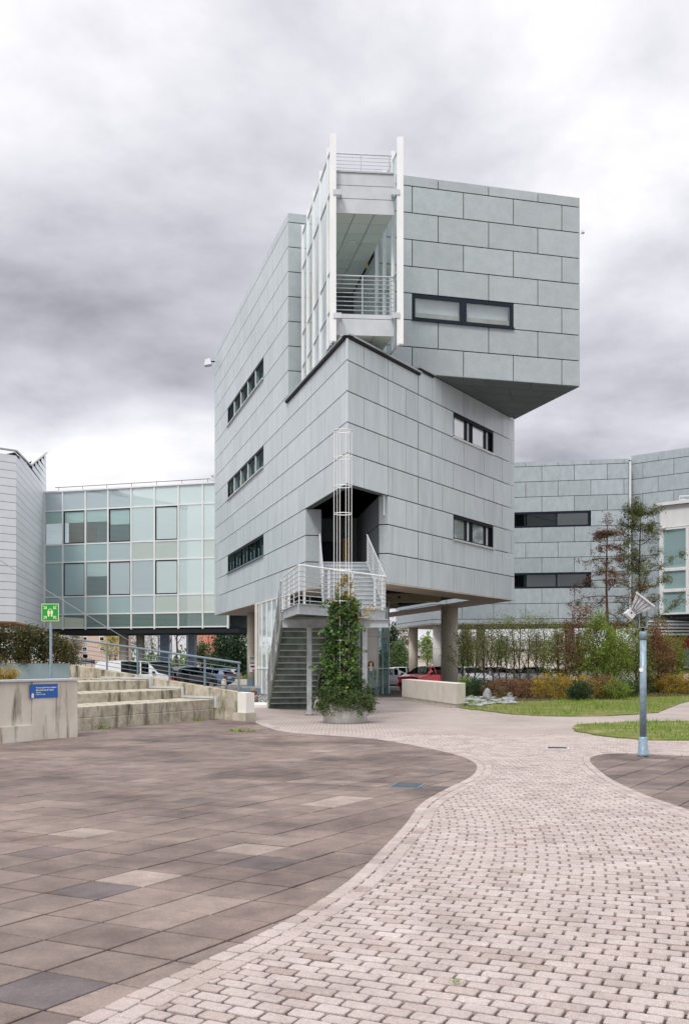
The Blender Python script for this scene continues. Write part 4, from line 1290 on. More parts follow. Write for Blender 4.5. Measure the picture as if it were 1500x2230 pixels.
ra = GAa + gn * 1.0 + gu * 0.8
m = MB(); m.tube([(ra.x, ra.y, 13.1), (ra.x + 8, ra.y - 1.6, 13.1)], 0.04, 6); m.tube([(ra.x, ra.y, 12.85), (ra.x + 8, ra.y - 1.6, 12.85)], 0.03, 6)
for k in range(4): m.tube([(ra.x + 2 * k, ra.y - 0.4 * k, 12.6), (ra.x + 2 * k, ra.y - 0.4 * k, 13.1)], 0.03, 6)
m.bar((ra.x, ra.y, 13.1), (ra.x + 1.0, ra.y + 0.2, 12.6), 0.05)
m.build('roof_rail', M['light_metal'], gb)
# red garage store under the bay
gr_ = thing('red_garage', 'red shuttered garage front with grey door below the glass bay', 'garage', (24, 74, gz(74)))
Yg = 74.0; xg0, xg1 = XP(1425, Yg), XP(1640, Yg); zg0 = gz(Yg) - 0.08
for k in range(9):
    MB().box(xg0, XP(1487, Yg), Yg, Yg + 0.1, zg0 + 0.42 * k, zg0 + 0.42 * k + 0.405).build('shutter_slat', M['gate_red'], gr_)
MB().box(XP(1488, Yg), XP(1530, Yg), Yg - 0.05, Yg + 0.1, zg0, zg0 + 2.9).build('door', M['grey_steel'], gr_)
MB().box(XP(1488, Yg), xg1, Yg + 0.02, Yg + 0.1, zg0 + 2.92, zg0 + 3.8).build('wall', M['gate_red'], gr_)
for k in range(5):
    MB().box(xg0 - 1.0, xg1, Yg - 0.3, Yg - 0.05, zg0 + 3.9 + 0.24 * k, zg0 + 4.05 + 0.24 * k).build('louvre', M['white_steel'], gr_)
MB().box(xg0, xg1, Yg + 0.11, Yg + 3, zg0, zg0 + 5.0).build('wall_core', M['core'], gr_)

# ================================================================== outside staircase
st = thing('exterior_staircase', 'galvanised steel outside staircase with railed landing at the building corner', 'staircase', (0, 33, 0))
HD = 3.25
dA = Vector((-1.28, 28.05)); dL = Vector((-1.94, 31.8)); dR = Vector((1.29, 31.95))
dLb = Vector((-1.98, 33.0)); dRb = Vector((1.20, 33.0))
deck = [dA, dR, dRb, dLb, dL]
MB().prism(inset(deck, 0.02), HD - 0.05, HD).build('deck_plate', M['galv'], st)
def channel(a, b):
    u = (b - a).normalized(); n = Vector((-u.y, u.x)); Ln = (b - a).length
    m = MB(); m.fbox((a.x, a.y, 0), u, n, 0, Ln, 0.0, 0.02, HD - 0.27, HD + 0.02)
    m.fbox((a.x, a.y, 0), u, n, 0, Ln, -0.05, -0.001, HD + 0.0, HD + 0.02); m.fbox((a.x, a.y, 0), u, n, 0, Ln, -0.05, -0.001, HD - 0.27, HD - 0.25)
    m.build('edge_channel', M['galv'], st)
channel(dL, dA); channel(dA, dR)
Yb = 31.2
m = MB(); x0, x1 = XP(615, Yb), XP(846, Yb)
zb1 = ZP(1349, Yb); zb0 = ZP(1367, Yb)
m.box(x0, x1, Yb - 0.02, Yb + 0.02, zb0 + 0.021, zb1 - 0.021); m.box(x0, x1, Yb - 0.1, Yb + 0.1, zb1 - 0.02, zb1); m.box(x0, x1, Yb - 0.1, Yb + 0.1, zb0, zb0 + 0.02)
m.build('cross_beam', M['galv'], st)
for px in (673.5, 794):
    m = MB(); x = XP(px, Yb)
    m.box(x - 0.075, x + 0.075, Yb - 0.075, Yb - 0.06, 0.0, zb0 - 0.02); m.box(x - 0.075, x + 0.075, Yb + 0.06, Yb + 0.075, 0.0, zb0 - 0.02); m.box(x - 0.012, x + 0.012, Yb - 0.06, Yb + 0.06, 0.0, zb0 - 0.02)
    m.box(x - 0.13, x + 0.13, Yb - 0.13, Yb + 0.13, zb0 - 0.02, zb0 - 0.001)
    po_ = m.build('post', M['galv'], st)
    MB().box(x - 0.12, x + 0.12, Yb - 0.12, Yb + 0.12, -0.005, 0.02).build('base_plate', M['bark_red'], po_)
# lower flight: descends away from the camera
vs_ = Vector((-0.185, 0.983)).normalized(); us_ = Vector((vs_.y, -vs_.x))
T0 = Vector((-1.93, 31.75)); run = 4.0; nst = 16; wfl = 1.52
for side, nm in ((0.0, 'stringer'), (wfl, 'stringer')):
    a = T0 + us_ * side; b = a + vs_ * run
    m = MB(); m.bar((a.x, a.y, HD - 0.14), (b.x, b.y, 0.02), 0.07, 0.28); m.build(nm, M['galv_stain'], st)
for k in range(nst):
    z = HD - (k + 1) * HD / nst; p = T0 + vs_ * (run * (k + 0.45) / nst + 0.06); q = p + us_ * wfl
    dz = HD / nst
    m = MB()
    n_ = vs_
    c0 = p - n_ * 0.14; c1 = q - n_ * 0.14; c2 = q + n_ * 0.15; c3 = p + n_ * 0.15
    m.hexa([(c0.x, c0.y, z - 0.03), (c1.x, c1.y, z - 0.03), (c2.x, c2.y, z - 0.03), (c3.x, c3.y, z - 0.03), (c0.x, c0.y, z), (c1.x, c1.y, z), (c2.x, c2.y, z), (c3.x, c3.y, z)])
    MB().hexa([(c0.x, c0.y - 0.012, z - 0.034), (c1.x, c1.y - 0.012, z - 0.034), (c1.x, c1.y - 0.001, z - 0.034), (c0.x, c0.y - 0.001, z - 0.034), (c0.x, c0.y - 0.012, z + 0.004), (c1.x, c1.y - 0.012, z + 0.004), (c1.x, c1.y - 0.001, z + 0.004), (c0.x, c0.y - 0.001, z + 0.004)]).build('tread_edge_highlight', M['galv'], st)  # paler strip paints the light caught along each tread's edge
    e0, e1 = p - n_ * 0.14, q - n_ * 0.14; f0, f1 = p - n_ * 0.12, q - n_ * 0.12
    m.hexa([(e0.x, e0.y, z + 0.001), (e1.x, e1.y, z + 0.001), (f1.x, f1.y, z + 0.001), (f0.x, f0.y, z + 0.001), (e0.x, e0.y, z + dz - 0.031), (e1.x, e1.y, z + dz - 0.031), (f1.x, f1.y, z + dz - 0.031), (f0.x, f0.y, z + dz - 0.031)])
    m.build('tread', M['galv_stain'], st)
def stair_rail(a0, a1, z0, z1, hh, nb, npost, nm='handrail', mt='galv', r=0.014):
    MB().tube([(a0.x, a0.y, z0 + hh), (a1.x, a1.y, z1 + hh)], 0.026, 8).build(nm, M[mt], st)
    for i in range(nb):
        h = hh * (i + 0.6) / (nb + 0.6)
        MB().tube([(a0.x, a0.y, z0 + h), (a1.x, a1.y, z1 + h)], r, 6).build('rail', M[mt], st)
    for i in range(npost):
        t = (i + 0.15) / (npost - 0.7) if npost > 1 else 0.5
        p = a0.lerp(a1, t); z = z0 + (z1 - z0) * t
        MB().box(p.x - 0.03, p.x + 0.03, p.y - 0.012, p.y + 0.012, z - 0.15, z + hh).build('rail_post', M[mt], st)
stair_rail(T0 - us_ * 0.06, T0 - us_ * 0.06 + vs_ * run, HD, 0.05, 0.95, 5, 4)
# upper flight
Tt = Vector((-0.04, 38.0)); Tb = Vector((0.33, 33.0)); HT = 5.36
vu = (Tt - Tb).normalized(); uu = Vector((vu.y, -vu.x)); w0, w1 = 0.95, 0.82
nu = 12
for k in range(nu):
    t = k / nu; p = Tb.lerp(Tt, t); t2 = (k + 1) / nu; p2 = Tb.lerp(Tt, t2)
    z = HD + (k + 1) * (HT - HD) / nu; ww = w0 + (w1 - w0) * t
    m = MB()
    a, b = p - uu * ww, p + uu * ww; c_, d_ = p2 + uu * ww, p2 - uu * ww
    m.hexa([(a.x, a.y, z - 0.035), (b.x, b.y, z - 0.035), (c_.x, c_.y, z - 0.035), (d_.x, d_.y, z - 0.035), (a.x, a.y, z), (b.x, b.y, z), (c_.x, c_.y, z), (d_.x, d_.y, z)])
    zr0 = z - (HT - HD) / nu + 0.001
    a2, b2 = a + vu * 0.05, b + vu * 0.05; a3, b3 = a + vu * 0.065, b + vu * 0.065
    m.hexa([(a2.x, a2.y, zr0), (b2.x, b2.y, zr0), (b3.x, b3.y, zr0), (a3.x, a3.y, zr0), (a2.x, a2.y, z - 0.036), (b2.x, b2.y, z - 0.036), (b3.x, b3.y, z - 0.036), (a3.x, a3.y, z - 0.036)])
    m.build('tread', M['galv'], st)
for sg in (-1, 1):
    a = Tb + uu * sg * (w0 + 0.04); b = Tt + uu * sg * (w1 + 0.04)
    MB().bar((a.x, a.y, HD + 0.0), (b.x, b.y, HT - 0.1), 0.05, 0.34).build('stringer', M['white_steel'] if sg < 0 else M['galv'], st)
    stair_rail(a + uu * sg * 0.03, b + uu * sg * 0.03, HD + 0.15, HT + 0.05, 1.02, 8, 4)
MB().prism([Tt - uu * 0.9, Tt + uu * 0.9, Vector((1.2, 43.9)), Vector((-0.9, 46.0))], HT - 0.16, HT - 0.0).build('landing_bridge', M['galv'], st)
# landing railing
def deck_rail(a, b, posts, ext=0.0):
    u = (b - a).normalized()
    b2 = b + u * ext
    MB().tube([(a.x, a.y, HD + 1.1), (b2.x, b2.y, HD + 1.1)], 0.028, 8).build('handrail', M['white_steel'], st)
    for i in range(7):
        z = HD + 0.12 + i * 0.135
        MB().tube([(a.x, a.y, z), (b2.x, b2.y, z)], 0.014, 6).build('rail', M['galv'], st)
    for t in posts:
        p = a.lerp(b, t)
        MB().fbox((p.x, p.y, 0), u, Vector((-u.y, u.x)), -0.05, 0.05, -0.008, 0.008, HD - 0.1, HD + 1.1).build('rail_post', M['white_steel'], st)
off = Vector((0.0, 0.03))
deck_rail(dL + Vector((0.05, 0)), dA + Vector((0.02, 0.06)), (0.02, 0.34, 0.67, 0.99))
deck_rail(dA + Vector((0.03, 0.06)), dR + Vector((-0.05, -0.02)), (0.05, 0.32, 0.60, 0.88, 0.98), 0.12)

# ================================================================== planter, trellis
PC = Vector((XP(752, 27.5), 27.5))
mat('planter_conc', (0.50, 0.49, 0.46), 0.8, 0.2, (0.40, 0.39, 0.36), scale=3.0, c3=(0.26, 0.25, 0.21), scale3=5.0, stretch3=(1, 1, 0.3), lo3=0.55, hi3=0.8)
pl = thing('round_planter', 'round pale concrete planter at the foot of the steel staircase', 'planter', (PC.x, PC.y, 0))
pr_ = MB().lathe([(0.575, 0.0), (0.60, 0.02), (0.60, 0.50), (0.58, 0.52), (0.52, 0.52), (0.51, 0.40)], (PC.x, PC.y, 0), 48, cap=False).build('ring', M['planter_conc'], pl, smooth=True)
MB().lathe([(0.01, 0.44), (0.515, 0.44)], (PC.x, PC.y, 0), 32, cap=False).build('earth', M['soil'], pl)
tr_ = thing('trellis_cage', 'white round rod trellis rising from the planter past the landing', 'trellis', (PC.x, PC.y, 0.4))
TC = Vector((XP(746.5, 27.5), 27.5)); rc = 0.245
ztop = ZP(938, 27.5)
for k in range(6):
    a = 2 * math.pi * (k + 0.18) / 6
    p = TC + Vector((math.cos(a), math.sin(a))) * rc
    MB().tube([(p.x, p.y, 0.42), (p.x, p.y, ztop)], 0.009, 8).build('rod', M['white_steel'], tr_)
for py in (938, 997, 1059, 1119, 1242, 1310, 1395, 1470):
    z = ZP(py, 27.5); pts = [(TC.x + rc * math.cos(t), TC.y + rc * math.sin(t), z) for t in np.linspace(0, 2 * math.pi, 33)]
    MB().tube(pts, 0.012, 6, cap=False).build('ring', M['white_steel'], tr_)

# ================================================================== walls, terrace, ramp at left
lw = MB()
wA, wB_, wC = GP(875, 1523.6).xy, GP(993.5, 1542.6).xy, GP(1013.4, 1540).xy
wD = wA + (wC - wB_)
lo = thing('low_wall', 'pale low concrete wall in front of the red car', 'wall', ((wA.x + wB_.x) / 2, (wA.y + wB_.y) / 2, 0))
MB().prism([wA, wB_, wC, wD], 0.13, 0.87).build('wall_block', M['concrete_light'], lo, bevel=0.012)
MB().prism(inset([wA, wB_, wC, wD], 0.04), -0.02, 0.128).build('plinth', M['concrete'], lo)
g1 = Vector((0.863, -0.505)); g2 = Vector((0.505, 0.863))
tA = GP(169, 1605).xy; tB = GP(0, 1620).xy
tw = thing('retaining_wall', 'stained pale concrete wall with metal coping carrying the blue sign', 'wall', (tA.x, tA.y, 0))
gd = (tA - tB).normalized(); gnn = Vector((-gd.y, gd.x))
m = MB(); m.fbox((tA.x, tA.y, 0), gd, gnn, -1.28, 0, 0, 0.42, -0.02, 1.245); m.build('wall_block', M['concrete_wall'], tw)
m = MB(); m.fbox((tA.x, tA.y, 0), gd, gnn, -5.0, -1.29, 0.03, 0.42, -0.02, 1.245); m.build('wall_block', M['concrete_wall'], tw)
m = MB(); m.fbox((tA.x, tA.y, 0), gd, gnn, -5.0, -1.285, -0.01, 0.06, -0.02, 0.33); m.build('plinth', M['concrete_wall'], tw)
m = MB(); m.fbox((tA.x, tA.y, 0), gd, gnn, -5.0, 0.02, -0.03, 0.45, 1.25, 1.29); m.build('coping', M['light_metal'], tw)
# stepped seating
s1 = GP(170, 1592).xy; s1e = GP(505, 1563).xy; sd = (s1e - s1).normalized(); sn = Vector((-sd.y, sd.x))
ts = thing('seating_steps', 'broad weathered concrete seating steps beside the ramp wall', 'steps', (s1.x, s1.y, 0))
rw0 = Vector((-3.0, 28.5)); rwd = Vector((-0.75, 0.66)).normalized()
def hit_ramp(p, d):     # distance along d from p to the ramp wall line
    det = d.x * (-rwd.y) - d.y * (-rwd.x)
    w = rw0 - p
    return (w.x * (-rwd.y) - w.y * (-rwd.x)) / det
tiers = [(0.0, 0.0, 0.29), (0.012, 0.294, 0.57), (1.45, 0.565, 0.825), (2.95, 0.82, 1.09)]
for off_, z0, z1 in tiers:
    p = s1 + sn * off_; e = hit_ramp(p, sd) - 0.01; p2 = s1 + sn * (off_ + 3.0); e2 = hit_ramp(p2, sd) - 0.01
    q0_, q1_, q2_, q3_ = p - sd * 4, p + sd * e, p2 + sd * e2, p2 - sd * 4
    lim = tA + gd * 0.0
    MB().prism([p - sd * 0.4, q1_, q2_, p2 - sd * 0.4], z0 - (0.02 if z0 == 0 else 0), z1).build('tier', M['concrete_old'], ts, bevel=0.015)
m = MB(); p = s1 + sn * 4.4; e = hit_ramp(p, sd) - 0.02
m.prism([p - sd * 7, p + sd * e, p + sn * 6 + sd * (hit_ramp(p + sn * 6, sd) - 0.02), p + sn * 6 - sd * 7], 0.0, 1.12); m.build('upper_terrace', M['concrete_old'], ts)
# terrace fill behind the retaining wall
m = MB(); a = tA + gnn * 0.43; m.prism([a - gd * 6, a - gd * 0.02, a - gd * 0.02 + gnn * 4.0, a - gd * 6 + gnn * 4.0], 0.0, 1.16); m.build('terrace_fill', M['concrete_old'], ts)
# ramp wall
rw = thing('ramp_wall', 'sloping weathered concrete ramp wall with pale stepped trim', 'wall', (rw0.x, rw0.y, 0))
rn = Vector((-rwd.y, rwd.x))      # towards the camera side is -rn or rn
if rn.y > 0: rn = -rn
RL = 15.0
def ramp_top(s): return 0.79 + 0.0915 * s
m = MB()
P = lambda s, d, z: (rw0.x + rwd.x * s + rn.x * d, rw0.y + rwd.y * s + rn.y * d, z)
m.hexa([P(0, 0, -0.02), P(0, -0.28, -0.02), P(RL, -0.28, -0.02), P(RL, 0, -0.02), P(0, 0, ramp_top(0)), P(0, -0.28, ramp_top(0)), P(RL, -0.28, ramp_top(RL)), P(RL, 0, ramp_top(RL))])
m.build('wall_block', M['concrete_old'], rw)
m = MB(); m.hexa([P(-0.35, 0.02, 0.22), P(-0.35, -0.3, 0.22), P(-0.003, -0.3, 0.22), P(-0.003, 0.02, 0.22), P(-0.35, 0.02, 0.78), P(-0.35, -0.3, 0.78), P(-0.003, -0.3, 0.79), P(-0.003, 0.02, 0.79)]); m.build('end_block', M['concrete_white'], rw)
m = MB(); m.hexa([P(-0.4, 0.1, -0.02), P(-0.4, -0.33, -0.02), P(0.12, -0.33, -0.02), P(0.12, 0.1, -0.02), P(-0.4, 0.1, 0.215), P(-0.4, -0.33, 0.215), P(0.12, -0.33, 0.215), P(0.12, 0.1, 0.215)]); m.build('plinth', M['concrete'], rw)
m = MB(); ss = [hit for hit in ()]
edges = []
for off_, z0, z1 in tiers[1:]:
    p = s1 + sn * off_; e = hit_ramp(p, sd); q = p + sd * e
    edges.append(((q - rw0).dot(rwd), z1))
hs = [(edges[0][0], 0.57), (edges[1][0], 0.825), (edges[2][0], 1.09), (edges[2][0] + 2.5, 1.35)]
for i in range(3):
    s0, z0 = hs[i]; s1_, z1 = hs[i + 1]
    m.hexa([P(s0, 0.03, z0 + 0.02), P(s0, -0.001, z0 + 0.02), P(s1_, -0.001, z0 + 0.02), P(s1_, 0.03, z0 + 0.02), P(s0, 0.03, z0 + 0.08), P(s0, -0.001, z0 + 0.08), P(s1_, -0.001, z0 + 0.08), P(s1_, 0.03, z0 + 0.08)])
    zt0 = (z0 - 0.25) 
    m.hexa([P(s0 - 0.12, 0.032, zt0), P(s0 - 0.12, -0.001, zt0), P(s0 - 0.02, -0.001, zt0), P(s0 - 0.02, 0.032, zt0), P(s0 - 0.12, 0.032, z0 + 0.08), P(s0 - 0.12, -0.001, z0 + 0.08), P(s0 - 0.02, -0.001, z0 + 0.08), P(s0 - 0.02, 0.032, z0 + 0.08)])
m.build('stepped_trim', M['light_metal'], rw)
rr = thing('ramp_railing', 'blue-grey steel railing on the sloping ramp wall', 'railing', (rw0.x, rw0.y, 0.79))
MB().tube([P(0.05, -0.14, ramp_top(0) + 0.83), P(RL, -0.14, ramp_top(RL) + 0.9)], 0.032, 8).build('handrail', M['grey_steel'], rr)
for i in range(5):
    h = 0.13 + i * 0.135
    MB().tube([P(0.05, -0.14, ramp_top(0) + h), P(RL, -0.14, ramp_top(RL) + h * 1.06)], 0.011, 6).build('rail', M['grey_steel'], rr)
for px in (520, 446, 369, 300, 233, 166, 95, 20):
    s = on_line(rw0 + rn * -0.14, rwd, px)
    MB().fbox(P(s, -0.14, 0), rwd, rn, -0.035, 0.035, -0.01, 0.01, ramp_top(s) - 0.03, ramp_top(s) + 0.85).build('rail_post', M['grey_steel'], rr)
# metal trough planter
Ym = 31.0
mt_ = thing('metal_trough', 'grey-blue metal trough holding the brown-green hedge', 'planter', (XP(70, Ym), Ym, 1.12))
mat('trough', (0.28, 0.36, 0.39), 0.45, 0.5, (0.22, 0.30, 0.33), scale=2.0, stretch=(1, 1, 0.3), metal=0.3)
MB().fbox((XP(152, Ym), Ym, 0), Vector((-0.93, -0.36)).normalized(), Vector((0.36, -0.93)).normalized(), 0, 4.5, -1.4, 0, 1.13, 1.60).build('trough_body', M['trough'], mt_)
MB().fbox((XP(152, Ym), Ym, 0), Vector((-0.93, -0.36)).normalized(), Vector((0.36, -0.93)).normalized(), 0.03, 4.47, -1.37, -0.03, 1.601, 1.605).build('earth', M['soil'], mt_)
# ================================================================== vegetation helpers
ORD = ['first', 'second', 'third', 'fourth', 'fifth', 'sixth', 'seventh', 'eighth', 'ninth', 'tenth', 'eleventh', 'twelfth', 'thirteenth', 'fourteenth']
def leaf_obj(name, C_, size, mt, parent, tone=None, aspect=0.55, up=0.4, kind=None, jitter=0.4):
    C_ = np.asarray(C_, dtype=float); N = len(C_)
    off = np.array(OFF[parent]) if parent is not None else np.zeros(3)
    C_ = C_ - off
    d = RNG.normal(size=(N, 3)); d /= np.linalg.norm(d, axis=1)[:, None]
    nrm = RNG.normal(size=(N, 3)); nrm[:, 2] += up * 2; nrm /= np.linalg.norm(nrm, axis=1)[:, None]
    d = d - nrm * (d * nrm).sum(1)[:, None]; d /= np.linalg.norm(d, axis=1)[:, None] + 1e-9
    s = np.cross(nrm, d)
    L_ = size * (1 + jitter * RNG.uniform(-1, 1, N))[:, None]
    V = np.empty((N, 4, 3))
    V[:, 0] = C_ - d * L_ * 0.5; V[:, 2] = C_ + d * L_ * 0.5
    V[:, 1] = C_ + s * L_ * aspect * 0.5 + nrm * L_ * 0.06; V[:, 3] = C_ - s * L_ * aspect * 0.5 + nrm * L_ * 0.06
    me = bpy.data.meshes.new(name)
    me.vertices.add(N * 4); me.vertices.foreach_set('co', V.reshape(-1))
    me.loops.add(N * 4); me.loops.foreach_set('vertex_index', np.arange(N * 4, dtype=np.int32))
    me.polygons.add(N); me.polygons.foreach_set('loop_start', np.arange(0, N * 4, 4, dtype=np.int32))
    me.update(calc_edges=True)
    if tone is None: tone = RNG.uniform(0, 1, N)
    at = me.attributes.new('tone', 'FLOAT', 'FACE'); at.data.foreach_set('value', np.clip(tone, 0, 1).astype(np.float32))
    me.materials.append(mt)
    o = bpy.data.objects.new(name, me); col.objects.link(o)
    if parent is not None: o.parent = parent
    OFF[o] = Vector(off)
    if kind: o['kind'] = kind
    return o
def clumps(n, nc, ctr, rad, cr, shell=0.0, zmin=None, fn=None):
    """n leaf positions in nc clumps spread through an ellipsoid; returns positions, clump tone"""
    ctr = np.array(ctr); rad = np.array(rad)
    out = []; tn = []
    cs = []
    while len(cs) < nc:
        v = RNG.uniform(-1, 1, 3)
        r = np.linalg.norm(v)
        if r > 1 or r < shell: continue
        if fn and not fn(v): continue
        cs.append(ctr + v * rad)
    cs = np.array(cs)
    k = RNG.integers(0, nc, n)
    sc_ = RNG.uniform(0.6, 1.3, nc)
    p = cs[k] + RNG.normal(size=(n, 3)) * cr * sc_[k][:, None]
    t = RNG.uniform(0, 1, nc)[k] * 0.55 + RNG.uniform(0, 1, n) * 0.45
    if zmin is not None:
        ok = p[:, 2] > zmin; p, t = p[ok], t[ok]
    return p, t, cs
def grow(mb, p, d, ln, r, lev, spread, tips, segs=4, up=0.15, kids=3, shrink=0.62):
    pts = [Vector(p)]; rads = [r]; d = Vector(d).normalized()
    for i in range(segs):
        d = (d + Vector((random.gauss(0, 0.12), random.gauss(0, 0.12), random.gauss(0, 0.08) + up * 0.2))).normalized()
        pts.append(pts[-1] + d * ln / segs); rads.append(r * (1 - 0.75 * (i + 1) / segs))
    mb.tube(pts, rads, 6 if lev > 1 else 4, cap=False)
    if lev <= 1:
        tips.extend(pts[1:]); return
    for k in range(kids + (1 if random.random() < 0.5 else 0)):
        t = random.uniform(0.35, 0.98); i = min(int(t * segs), segs - 1)
        q = pts[i].lerp(pts[i + 1], t * segs - i)
        a = random.uniform(0, 6.28)
        side = d.orthogonal().normalized(); side.rotate(Matrix.Rotation(a, 3, d))
        nd = (d * (1 - spread) + side * spread + Vector((0, 0, up))).normalized()
        grow(mb, q, nd, ln * shrink * random.uniform(0.7, 1.1), r * 0.5, lev - 1, spread, tips, max(3, segs - 1), up, kids, shrink)
    tips.append(pts[-1])
def tree(name, label, cat, base, h, lean=(0, 0, 1), levels=3, spread=0.55, r=0.08, kids=4, leaf_n=0, leaf_s=0.1, mt=None, bark='bark', up=0.2, spreadleaf=0.18, first=0.35, group=None, crown='crown', ln0=None):
    t = thing(name, label, cat, base, group)
    wood = MB(); tips = []
    top = Vector(base) + Vector(lean).normalized() * h
    n = 8; pts = []; rads = []
    for i in range(n + 1):
        f = i / n
        q = Vector(base).lerp(top, f) + Vector((random.gauss(0, 0.012 * h), random.gauss(0, 0.012 * h), 0)) * (1 if 0 < i else 0)
        pts.append(q); rads.append(r * (1 - 0.85 * f))
    pts[0].z -= 0.05
    wood.tube(pts, rads, 8, cap=False)
    nb = kids * 3
    for k in range(nb):
        f = first + (1 - first) * (k + random.random()) / nb
        i = min(int(f * n), n - 1); q = pts[i].lerp(pts[i + 1], f * n - i)
        a = k * 2.4 + random.uniform(-0.5, 0.5)
        dd = Vector((math.cos(a) * spread, math.sin(a) * spread, 1 - spread + up))
        grow(wood, q, dd, (ln0 or h * 0.34) * (1.15 - 0.75 * f), r * (1 - 0.8 * f) * 0.55, levels - 1, spread, tips, 4, up, 3)
    wood.build('trunk', M[bark], t)
    if leaf_n:
        T = np.array([tuple(x) for x in tips])
        k = RNG.integers(0, len(T), leaf_n)
        p = T[k] + RNG.normal(size=(leaf_n, 3)) * spreadleaf
        tone = RNG.uniform(0, 1, len(T))[k] * 0.5 + RNG.uniform(0, 1, leaf_n) * 0.5
        leaf_obj(crown, p, leaf_s, mt, t, tone, kind=None)
    return t
def shrub(name, label, cat, base, rad, n, nc, size, mt, cr=0.12, stems=14, bark='bark', group=None, up=0.3, flat=0.0, aspect=0.55):
    t = thing(name, label, cat, base, group)
    w = MB()
    bz = base[2]
    for k in range(stems):
        a = random.uniform(0, 6.28); q = random.uniform(0.2, 0.8)
        p0 = Vector((base[0] + math.cos(a) * rad[0] * q * 0.5, base[1] + math.sin(a) * rad[1] * q * 0.5, bz - 0.03))
        p2 = Vector((base[0] + math.cos(a) * rad[0] * q, base[1] + math.sin(a) * rad[1] * q, bz + rad[2] * random.uniform(0.9, 1.7)))
        w.tube([p0, p0.lerp(p2, 0.5) + Vector((0, 0, 0.05)), p2], [0.012, 0.008, 0.004], 4, cap=False)
    w.build('stems', M[bark], t)
    p, tone, _ = clumps(n, nc, (base[0], base[1], bz + rad[2]), rad, cr, shell=0.45, zmin=bz + 0.02)
    leaf_obj('foliage', p, size, mt, t, tone, up=up, aspect=aspect)
    return t
leafmat('ivy', [(0.022, 0.05, 0.016), (0.05, 0.11, 0.025), (0.11, 0.19, 0.045), (0.24, 0.34, 0.11)], rough=0.35)
leafmat('ivy_autumn', [(0.22, 0.12, 0.03), (0.16, 0.17, 0.04), (0.30, 0.22, 0.03), (0.45, 0.27, 0.02)])
leafmat('cotoneaster', [(0.025, 0.045, 0.014), (0.055, 0.10, 0.025), (0.09, 0.14, 0.04), (0.15, 0.15, 0.06)])
leafmat('hedge_brown', [(0.025, 0.03, 0.012), (0.055, 0.065, 0.02), (0.10, 0.095, 0.03), (0.13, 0.075, 0.03)])
leafmat('hornbeam', [(0.13, 0.11, 0.03), (0.15, 0.19, 0.04), (0.22, 0.29, 0.05), (0.17, 0.09, 0.035)])
leafmat('spring', [(0.10, 0.13, 0.03), (0.15, 0.22, 0.03), (0.21, 0.31, 0.04), (0.28, 0.36, 0.06)], trans=0.35)
leafmat('twig_brown', [(0.12, 0.055, 0.035), (0.19, 0.085, 0.05), (0.24, 0.13, 0.055), (0.15, 0.17, 0.04)])
leafmat('bark_bed', [(0.09, 0.045, 0.035), (0.14, 0.065, 0.045), (0.18, 0.085, 0.055)])
leafmat('yellow_shrub', [(0.20, 0.12, 0.03), (0.33, 0.22, 0.03), (0.44, 0.31, 0.03), (0.20, 0.20, 0.04)])
leafmat('dark_green', [(0.015, 0.035, 0.014), (0.03, 0.065, 0.022), (0.05, 0.10, 0.03)])
leafmat('pine', [(0.05, 0.065, 0.025), (0.09, 0.11, 0.035), (0.17, 0.19, 0.06), (0.20, 0.14, 0.06)])
leafmat('pine_dead', [(0.12, 0.06, 0.04), (0.19, 0.095, 0.055), (0.26, 0.14, 0.08)])
leafmat('far_green', [(0.05, 0.085, 0.035), (0.10, 0.17, 0.05), (0.17, 0.25, 0.08)])
leafmat('blossom', [(0.45, 0.42, 0.36), (0.58, 0.54, 0.46), (0.33, 0.33, 0.22)])
leafmat('forsythia', [(0.30, 0.26, 0.04), (0.48, 0.40, 0.05), (0.30, 0.34, 0.06)])
leafmat('far_bare', [(0.20, 0.15, 0.12), (0.27, 0.21, 0.16), (0.22, 0.21, 0.10)])

# ---- climber on the trellis
cp = thing('climbing_plant', 'leafy climbing plant wrapped round the white trellis, yellowing near its top', 'climber', (PC.x, PC.y, 0.45))
w = MB()
for k in range(16):
    a = random.uniform(0, 6.28); pts = []; z = 0.42
    top = random.uniform(2.2, 3.9)
    while z < top:
        rr_ = 0.26 + 0.06 * math.sin(z * 5 + k)
        pts.append((TC.x + rr_ * math.cos(a), TC.y + rr_ * math.sin(a), z)); a += random.uniform(-0.5, 0.7); z += 0.16
    w.tube(pts, [0.014 - 0.009 * i / len(pts) for i in range(len(pts))], 5, cap=False)
for k in range(26):
    a = random.uniform(0, 6.28); z = random.uniform(1.5, 3.5); L_ = random.uniform(0.25, 0.6)
    p = Vector((TC.x + 0.26 * math.cos(a), TC.y + 0.26 * math.sin(a), z)); d = Vector((math.cos(a), math.sin(a) * 0.6, random.uniform(-0.1, 0.6)))
    w.tube([p, p + d * L_ * 0.5 + Vector((0, 0, 0.03)), p + d * L_], [0.007, 0.005, 0.002], 4, cap=False)
w.build('stems', M['bark'], cp)
prof = [(0.85, 0.38), (1.1, 0.52), (1.45, 0.62), (1.8, 0.63), (2.05, 0.52), (2.25, 0.38), (2.5, 0.48), (2.75, 0.44), (3.0, 0.38), (3.2, 0.38), (3.45, 0.34), (3.75, 0.24), (3.95, 0.12)]
pz = [q[0] for q in prof]; pw = [q[1] for q in prof]
cl_p, cl_t = [], []
